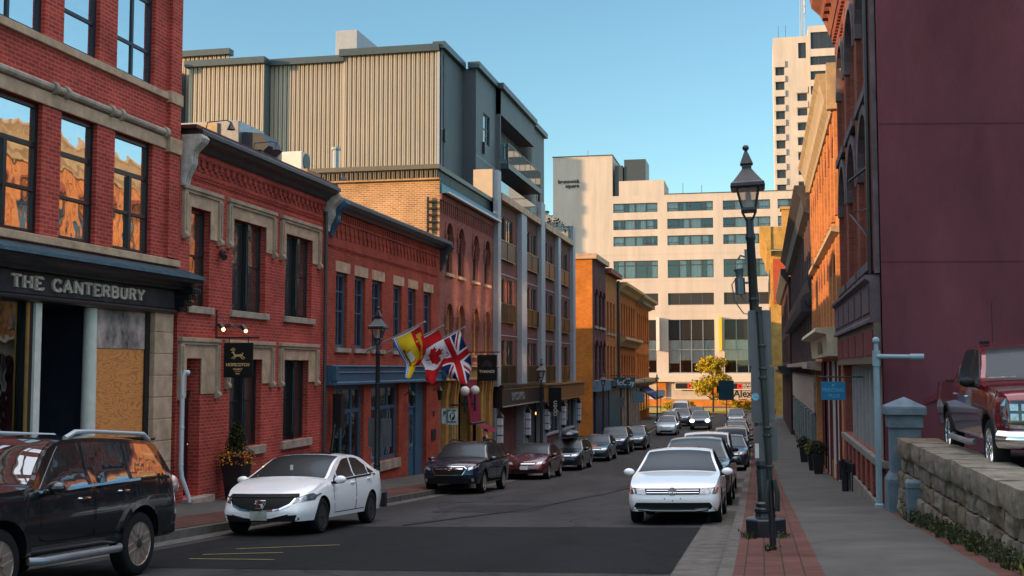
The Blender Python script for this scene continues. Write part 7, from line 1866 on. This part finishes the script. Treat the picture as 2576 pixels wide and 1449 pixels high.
# ------------------------------------------------------------------ right side: wall, gate pier, pipes, pots
random.seed(5)
M_blk = mat('rough_granite', (.19, .165, .13), .9, var=.5, vs=3.2, bump=.9, bs=11)
t = thing('stone_wall', 'retaining wall of rough tan granite blocks in five courses along the right pavement', 'stone wall', (2.8, 15, -2.5))
M_blk2 = mat('rough_brown_granite', (.16, .125, .09), .9, var=.5, vs=3.6, bump=.9, bs=12)
def rock(mb, x0, x1, y0, y1, z0, z1, j=.03, n=4):
    """one quarry-faced block: a subdivided box with jittered faces"""
    k0 = len(mb.v); N = n + 1; idx = {}
    for i in range(N):
        for jx in range(N):
            for k in range(N):
                if 0 < i < n and 0 < jx < n and 0 < k < n: continue
                u, v, w = i / n, jx / n, k / n
                ed = sum(1 for q in (u, v, w) if q in (0, 1)); s = 1 if ed == 1 else .55
                c = lambda q: q + (.10 / n if q == 0 else -.10 / n if q == 1 else 0) * (ed > 1)
                idx[i, jx, k] = len(mb.v)
                mb.v.append((x0 + (x1 - x0) * c(u) + random.gauss(0, j) * s, y0 + (y1 - y0) * c(v) + random.gauss(0, j) * s, z0 + (z1 - z0) * c(w) + random.gauss(0, j * .55) * s))
    def q(f):
        for a in range(n):
            for b_ in range(n): mb.f.append((idx[f(a, b_)], idx[f(a + 1, b_)], idx[f(a + 1, b_ + 1)], idx[f(a, b_ + 1)])); mb.m.append(0)
    q(lambda a, b_: (0, a, b_)); q(lambda a, b_: (n, a, b_)); q(lambda a, b_: (a, 0, b_)); q(lambda a, b_: (a, n, b_)); q(lambda a, b_: (a, b_, 0)); q(lambda a, b_: (a, b_, n))
wx = lambda y: 2.46 + (23 - y) * .027
zc = -1.28
for r_ in range(6):
    h = (.34, .27, .27, .26, .26, .3)[r_]; y = 22.8 - (r_ % 2) * .3
    while y > 6.5:
        l = random.uniform(.5, 1.0) if r_ else random.uniform(1.1, 1.9)
        zb = zc - h
        if zb > Z0(y) - .15:
            b = MB(); dx = .02 * r_; rock(b, wx(y) - .04 - (0 if r_ else .06) + random.gauss(0, .02) - dx + .08, wx(y) + (.62 if r_ else .75), y - l + .02, y - .012, zb + .012, zc - .006, .016)
            b.build('stone_block', random.choice((M_blk, M_blk, M_blk2)), t, smooth=True, ang=50)
        y -= l
    zc -= h
b = MB(); b.box(3.0, 3.4, 6, 22.6, -3.2, -1.60); b.build('wall_core', mat('dark_joint_fill', (.03, .028, .025), .95), t)
M_pier = mat('blue_grey_pier_paint', (.12, .165, .20), .7, var=.3, vs=4, bump=.15, bs=30)
t = thing('gate_pier', 'blue-grey stone gate pier with a pyramid cap at the end of the granite wall', 'gate pier', (2.65, 23.2, -2.9))
b = MB(); b.box(2.38, 2.92, 22.93, 23.47, -3.1, -.84); b.build('shaft', M_pier, t, bevel=.02)
b = MB(); b.box(2.34, 2.96, 22.89, 23.51, -1.12, -.88); b.build('collar', M_pier, t, bevel=.015)
b = MB(); b.box(2.28, 3.02, 22.83, 23.57, -.875, -.74); b.lathe((2.65, 23.2, 0), [(.525, -.74), (.50, -.71), (.01, -.54)], 4, rot=.5); b.build('cap', M_pier, t, bevel=.012)
b = MB(); b.box(2.30, 3.0, 22.85, 23.55, -3.15, -2.1); b.lathe((2.65, 23.2, 0), [(.495, -2.1), (.38, -1.96)], 4, rot=.5); b.build('plinth', M_pier, t, bevel=.015)
b = MB(); b.lathe((2.50, 20.6, Z0(20.6) + .28), [(.19, 0), (.19, .72), (.21, .74), (.21, .82), (.17, .86)], 4, rot=.5); tag(b.build('stone_bollard', M_pier, bevel=.012), 'short blue-grey stone stump standing against the granite wall', 'bollard')
t = thing('gate_post', 'pale blue-grey pipe post with a knob top and a folded barrier arm', 'gate post', (2.26, 24.2, -2.75))
M_pipe = mat('blue_grey_pipe_paint', (.20, .29, .34), .45, var=.15)
zq = ZSR(2.3, 24.2)
b = MB(); b.tube([(2.26, 24.2, zq), (2.26, 24.2, .30)], .062, 14); b.lathe((2.26, 24.2, zq), [(.09, 0), (.09, .06), (.07, .08)], 14); b.ball((2.26, 24.2, .56), .075, 12); b.tube([(2.26, 24.2, .30), (2.26, 24.2, .52)], [.05, .04], 10); b.tube([(2.26, 24.2, .05), (2.26, 24.2, .36)], .08, 12); b.build('post', M_pipe, t, smooth=True)
b = MB(); b.tube([(2.26, 24.15, .24), (2.92, 24.15, .23)], .05, 10); b.tube([(2.9, 24.15, .23), (3.16, 24.15, .23)], .065, 10); b.build('arm', M_pipe, t, smooth=True)
t = thing('gas_meter', 'cluster of dark gas meter pipes at the foot of the right-hand shopfront', 'gas meter', (2.2, 27.5, -3))
zq = ZSR(2.2, 32)
b = MB()
for y in (31.2, 32.0): b.tube([(2.28, y, zq), (2.28, y, zq + .75), (2.1, y + .1, zq + .8), (2.05, y + .15, zq + .5)], .045, 8)
b.box(2.0, 2.3, 32.2, 32.55, zq + .25, zq + .75); b.tube([(2.1, 31.5, zq), (2.1, 31.5, zq + .55)], .09, 10); b.build('pipes', M_blkm, t, smooth=True)
GP = 'dark planters along the right-hand wall'
random.seed(8)
for i, (x, y, lab) in enumerate(((2.0, 44., 'dark planter with a clipped shrub nearest the bright blue board'), (1.95, 47.5, 'dark planter with yellow-green leaves on the right pavement'), (1.9, 56, 'low dark planter farther down the right pavement'))):
    t = pot(lab, (x, y, ZSR(x, y)), .7, .22, .30, GP); b = MB()
    for k in range(420): 
        a = random.random() * 6.28; r = .33 * math.sqrt(random.random()); b.leaf((r * math.cos(a), r * math.sin(a), .67 + random.random() * .5 * (1.3 - r * 2)), .05)
    b.build('shrub', mat('yellow_green_leaf', (.12, .11, .02), .8) if i == 1 else MATS['dark_shrub_leaf'], t, local=True, norm=False)
# weeds at the foot of the wall and the lamp
M_weed = mat('weed_leaf', (.045, .055, .022), .8, var=.5, vs=6)
def weeds(label, spots, n, h):
    b = MB()
    for x, y, r in spots:
        z = ZSR(x, y) - .01
        for k in range(n):
            a = random.random() * 6.28; d = r * math.sqrt(random.random()); px, py = x + d * math.cos(a), y + d * math.sin(a) * 1.5; hh = h * random.uniform(.3, 1); lx, ly = random.gauss(0, .06), random.gauss(0, .06)
            w = .012; b.face([(px - w, py, z), (px + w, py, z), (px + lx + w * .3, py + ly, z + hh)]); b.leaf((px + lx, py + ly, z + hh * .8), .03)
    o = b.build('weeds', M_weed, norm=False); tag(o, label, 'weeds'); o['kind'] = 'stuff'
weeds('straggly weeds growing along the foot of the granite wall', [(wx(y) - .05 - random.random() * .1, y, random.uniform(.08, .2)) for y in (20.6, 19.9, 19.0, 18.5, 17.9, 17.2, 16.7, 16.2, 15.6, 15.1, 14.6, 14.0, 13.2, 12.6, 12.1)], 46, .26)
weeds('small grass tufts round the foot of the near street lamp', [(-.2, 17.2, .08), (.3, 17.25, .08), (.08, 15.45, .07), (-.25, 17.5, .08)], 16, .12)
# ------------------------------------------------------------------ far end: tree, shrubs
def tree(label, loc, h, r, m, n, sz, seed, name='tree', trunk=.16, cat='tree', low=.22):
    rd = random.Random(seed); t = thing(name, label, cat, loc)
    b = MB(); b.tube([(0, 0, -.2), (.05, 0, h * .3), (-.05, .05, h * .6), (0, 0, h * .9)], [trunk, trunk * .8, trunk * .5, trunk * .15], 8); tips = []
    for i in range(16):
        a = rd.random() * 6.28; z0 = h * rd.uniform(low, .8); L = r * rd.uniform(.55, 1.05) * (1.15 - .55 * z0 / h); e = (L * math.cos(a), L * math.sin(a), z0 + L * rd.uniform(.2, .6))
        b.tube([(0, 0, z0), (e[0] * .5, e[1] * .5, z0 + (e[2] - z0) * .4), e], [trunk * .4, trunk * .25, trunk * .06], 6); tips.append(e)
    b.build('trunk', mat('grey_brown_bark', (.09, .07, .05), .9, var=.3), t, local=True, smooth=True)
    b = MB(); tips += [(0, 0, h * .92), (0, 0, h * .8)]
    cl = []
    for e in tips:
        for k in range(3): cl.append((e[0] * rd.uniform(.5, 1.05) + rd.gauss(0, .12 * r), e[1] * rd.uniform(.5, 1.05) + rd.gauss(0, .12 * r), e[2] + rd.gauss(0, .1 * r), rd.uniform(.12, .3) * r))
    for i in range(n):
        x, y, z, q = rd.choice(cl); s_ = q * rd.random() ** .4; d = Vector((rd.gauss(0, 1), rd.gauss(0, 1), rd.gauss(0, .8))).normalized() * s_
        b.leaf((x + d.x, y + d.y, z + d.z), sz * rd.uniform(.6, 1.3), rd.choice((0, 0, 0, 1, 1, 2)))
    b.build('crown', m, t, local=True, norm=False)
    return t
M_lf = [mat('yellow_green_tree_leaf', (.42, .32, .015), .7, var=.4, vs=1.5), mat('mid_green_tree_leaf', (.20, .19, .02), .7, var=.4, vs=1.5), mat('golden_tree_leaf', (.52, .30, .02), .7)]
tree('yellow-green autumn tree on the lawn before the hotel entrance', (-6.1, 150, Z0(150) + .1), 7.0, 3.0, M_lf, 5200, .17, 3, low=.2)
SG = 'low shrubs before the hotel planter'
for i, (x, y, h, r, lab) in enumerate(((-11.8, 152, 1.1, 1.0, 'low rounded shrub left of the autumn tree'), (-9.2, 151, 1.3, .9, 'bright yellow-green shrub just left of the tree trunk'), (-3.2, 152, 1.4, 1.1, 'orange-tinted shrub right of the tree trunk'), (-1.4, 153, 1.2, 1.0, 'green shrub half hidden by the dark sign back'), (-21.5, 160, 2.3, 1.4, 'taller golden shrub by the brick pier at the far left corner'))):
    o = tree(lab, (x, y, Z0(y) + .1), h, r, M_lf, 900, .13, 20 + i, 'shrub', .04, 'shrub', .1); o['group'] = SG
b = MB(); b.tube([(-16, 165, -5.6), (-16, 165, .4)], .09, 8); b.lathe((-16, 165, .4), [(.5, -.35), (.12, .35)], 8); tag(b.build('flag_mast', M_cream, smooth=True), 'slim cream mast with a cone head standing before the hotel entrance', 'mast')
# ------------------------------------------------------------------ people
def person(label, loc, rotz, coat, trousers, pose='stand', hair=(.02, .015, .012), skin=(.42, .24, .17), h=1.76):
    """one skinned body with clothing and hair as parts"""
    t = thing('person', label, 'person', loc, (0, 0, rotz)); k = h / 1.76
    sw = .16 if pose == 'walk' else .04; fa = .42 if pose == 'hold' else .12
    V = {'pel': (0, 0, .95, .13, .10), 'wst': (0, 0, 1.12, .135, .10), 'chs': (0, .0, 1.32, .165, .115), 'nk': (0, -.01, 1.50, .058, .058), 'hd0': (0, -.03, 1.58, .068, .078), 'hd1': (0, -.03, 1.67, .078, .095), 'hd2': (0, -.02, 1.745, .05, .06)}
    for s, n in ((1, 'l'), (-1, 'r')):
        V.update({n + 'hip': (s * .09, 0, .90, .085, .085), n + 'kn': (s * .10, -s * sw * .8 - .02, .50, .058, .058), n + 'an': (s * .10, -s * sw + .03, .09, .042, .042), n + 'to': (s * .115, -s * sw - .12, .035, .04, .03),
                  n + 'sh': (s * .185, 0, 1.42, .06, .06), n + 'el': (s * .245, .03 - (.02 if pose == 'hold' else 0), 1.15, .045, .045), n + 'wr': (s * .20, -fa - (.05 if pose == 'hold' else s * .1), 1.12 if pose == 'hold' else .92, .030, .030), n + 'ha': (s * .18, -fa - .09, 1.14 if pose == 'hold' else .84, .034, .026)})
    E_ = [('pel', 'wst'), ('wst', 'chs'), ('chs', 'nk'), ('nk', 'hd0'), ('hd0', 'hd1'), ('hd1', 'hd2')]
    for n in 'lr': E_ += [('pel', n + 'hip'), (n + 'hip', n + 'kn'), (n + 'kn', n + 'an'), (n + 'an', n + 'to'), ('chs', n + 'sh'), (n + 'sh', n + 'el'), (n + 'el', n + 'wr'), (n + 'wr', n + 'ha')]
    def skin_mesh(name, names, grow, m, sub=2):
        ids = [q for q in V if q in names]; me = bpy.data.meshes.new(name)
        me.from_pydata([tuple(c * k for c in V[q][:3]) for q in ids], [(ids.index(a), ids.index(c)) for a, c in E_ if a in ids and c in ids], []); me.materials.append(m)
        o = bpy.data.objects.new(name, me); COL.objects.link(o); place(o, t, True)
        o.modifiers.new('skin', 'SKIN'); me.skin_vertices.new() if not me.skin_vertices else None
        for i, q in enumerate(ids):
            sv = me.skin_vertices[0].data[i]; sv.radius = (V[q][3] * k + grow, V[q][4] * k + grow); sv.use_root = (q == ids[0])
        sb = o.modifiers.new('smooth', 'SUBSURF'); sb.levels = sb.render_levels = sub
        return o
    skm = mat('skin_%d' % int(skin[0] * 100), skin, .6)
    skin_mesh('body', list(V), 0, skm)
    skin_mesh('coat', ['pel', 'wst', 'chs', 'lsh', 'rsh', 'lel', 'rel', 'lwr', 'rwr'], .016, coat); skin_mesh('trousers', ['pel', 'lhip', 'rhip', 'lkn', 'rkn', 'lan', 'ran'], .014, trousers)
    b = MB(); b.ball((0, -.012 * k, 1.70 * k), .1 * k, 14, 0, (.86, 1.02, .88)); b.v = [(x, y if y > -.06 or z > 1.72 * k else -.02, max(z, 1.66 * k if y < .02 else 1.6 * k)) for x, y, z in b.v]; b.build('hair', mat('dark_hair', hair, .6), t, local=True, smooth=True)
    b = MB()
    for s in (-1, 1): b.ball((s * .032 * k, -.112 * k, 1.665 * k), .011, 8, 0); b.ball((s * .083 * k, -.02 * k, 1.65 * k), .022, 8, 1, (.5, 1, 1.4))
    b.ball((0, -.128 * k, 1.64 * k), .016, 8, 1, (.8, 1, 1.5)); b.ball((0, -.108 * k, 1.60 * k), .02, 8, 2, (1.3, .5, .35)); b.build('face', [M_black, skm, mat('lip', (.30, .10, .09), .6)], t, local=True, smooth=True)
    for s in (-1, 1):      # fingers and thumb
        b = MB(); hx, hy, hz = [c * k for c in V[('l' if s > 0 else 'r') + 'ha'][:3]]
        for f in range(4): x = hx + (f - 1.5) * .018; b.tube([(x, hy, hz), (x, hy - .03, hz - .045 - (.008 if f in (1, 2) else 0)), (x, hy - .028, hz - .085)], [.0095, .009, .007], 6)
        b.tube([(hx - s * .025, hy + .01, hz + .02), (hx - s * .05, hy - .02, hz - .02), (hx - s * .04, hy - .03, hz - .045)], [.011, .01, .008], 6); b.build('fingers', skm, t, local=True, smooth=True)
    return t
M_ct = mat('black_coat_cloth', (.010, .010, .013), .9); M_tr = mat('dark_trouser_cloth', (.015, .016, .022), .9)
person('person in a dark jacket standing by the ochre pub front, facing left', (-11.35, 47.4, ZSL(-11.4, 47.4)), R(-95), M_ct, M_tr, 'hold')
person('person in black walking on the far right pavement behind the parked cars', (-1.15 + .95, 106, ZSR(0, 106)), R(8), M_ct, M_tr, 'walk')
person('person in an orange jacket far down the right pavement', (1.0, 112, ZSR(1, 112)), R(170), mat('orange_jacket', (.60, .09, .02), .7), M_tr, 'walk')
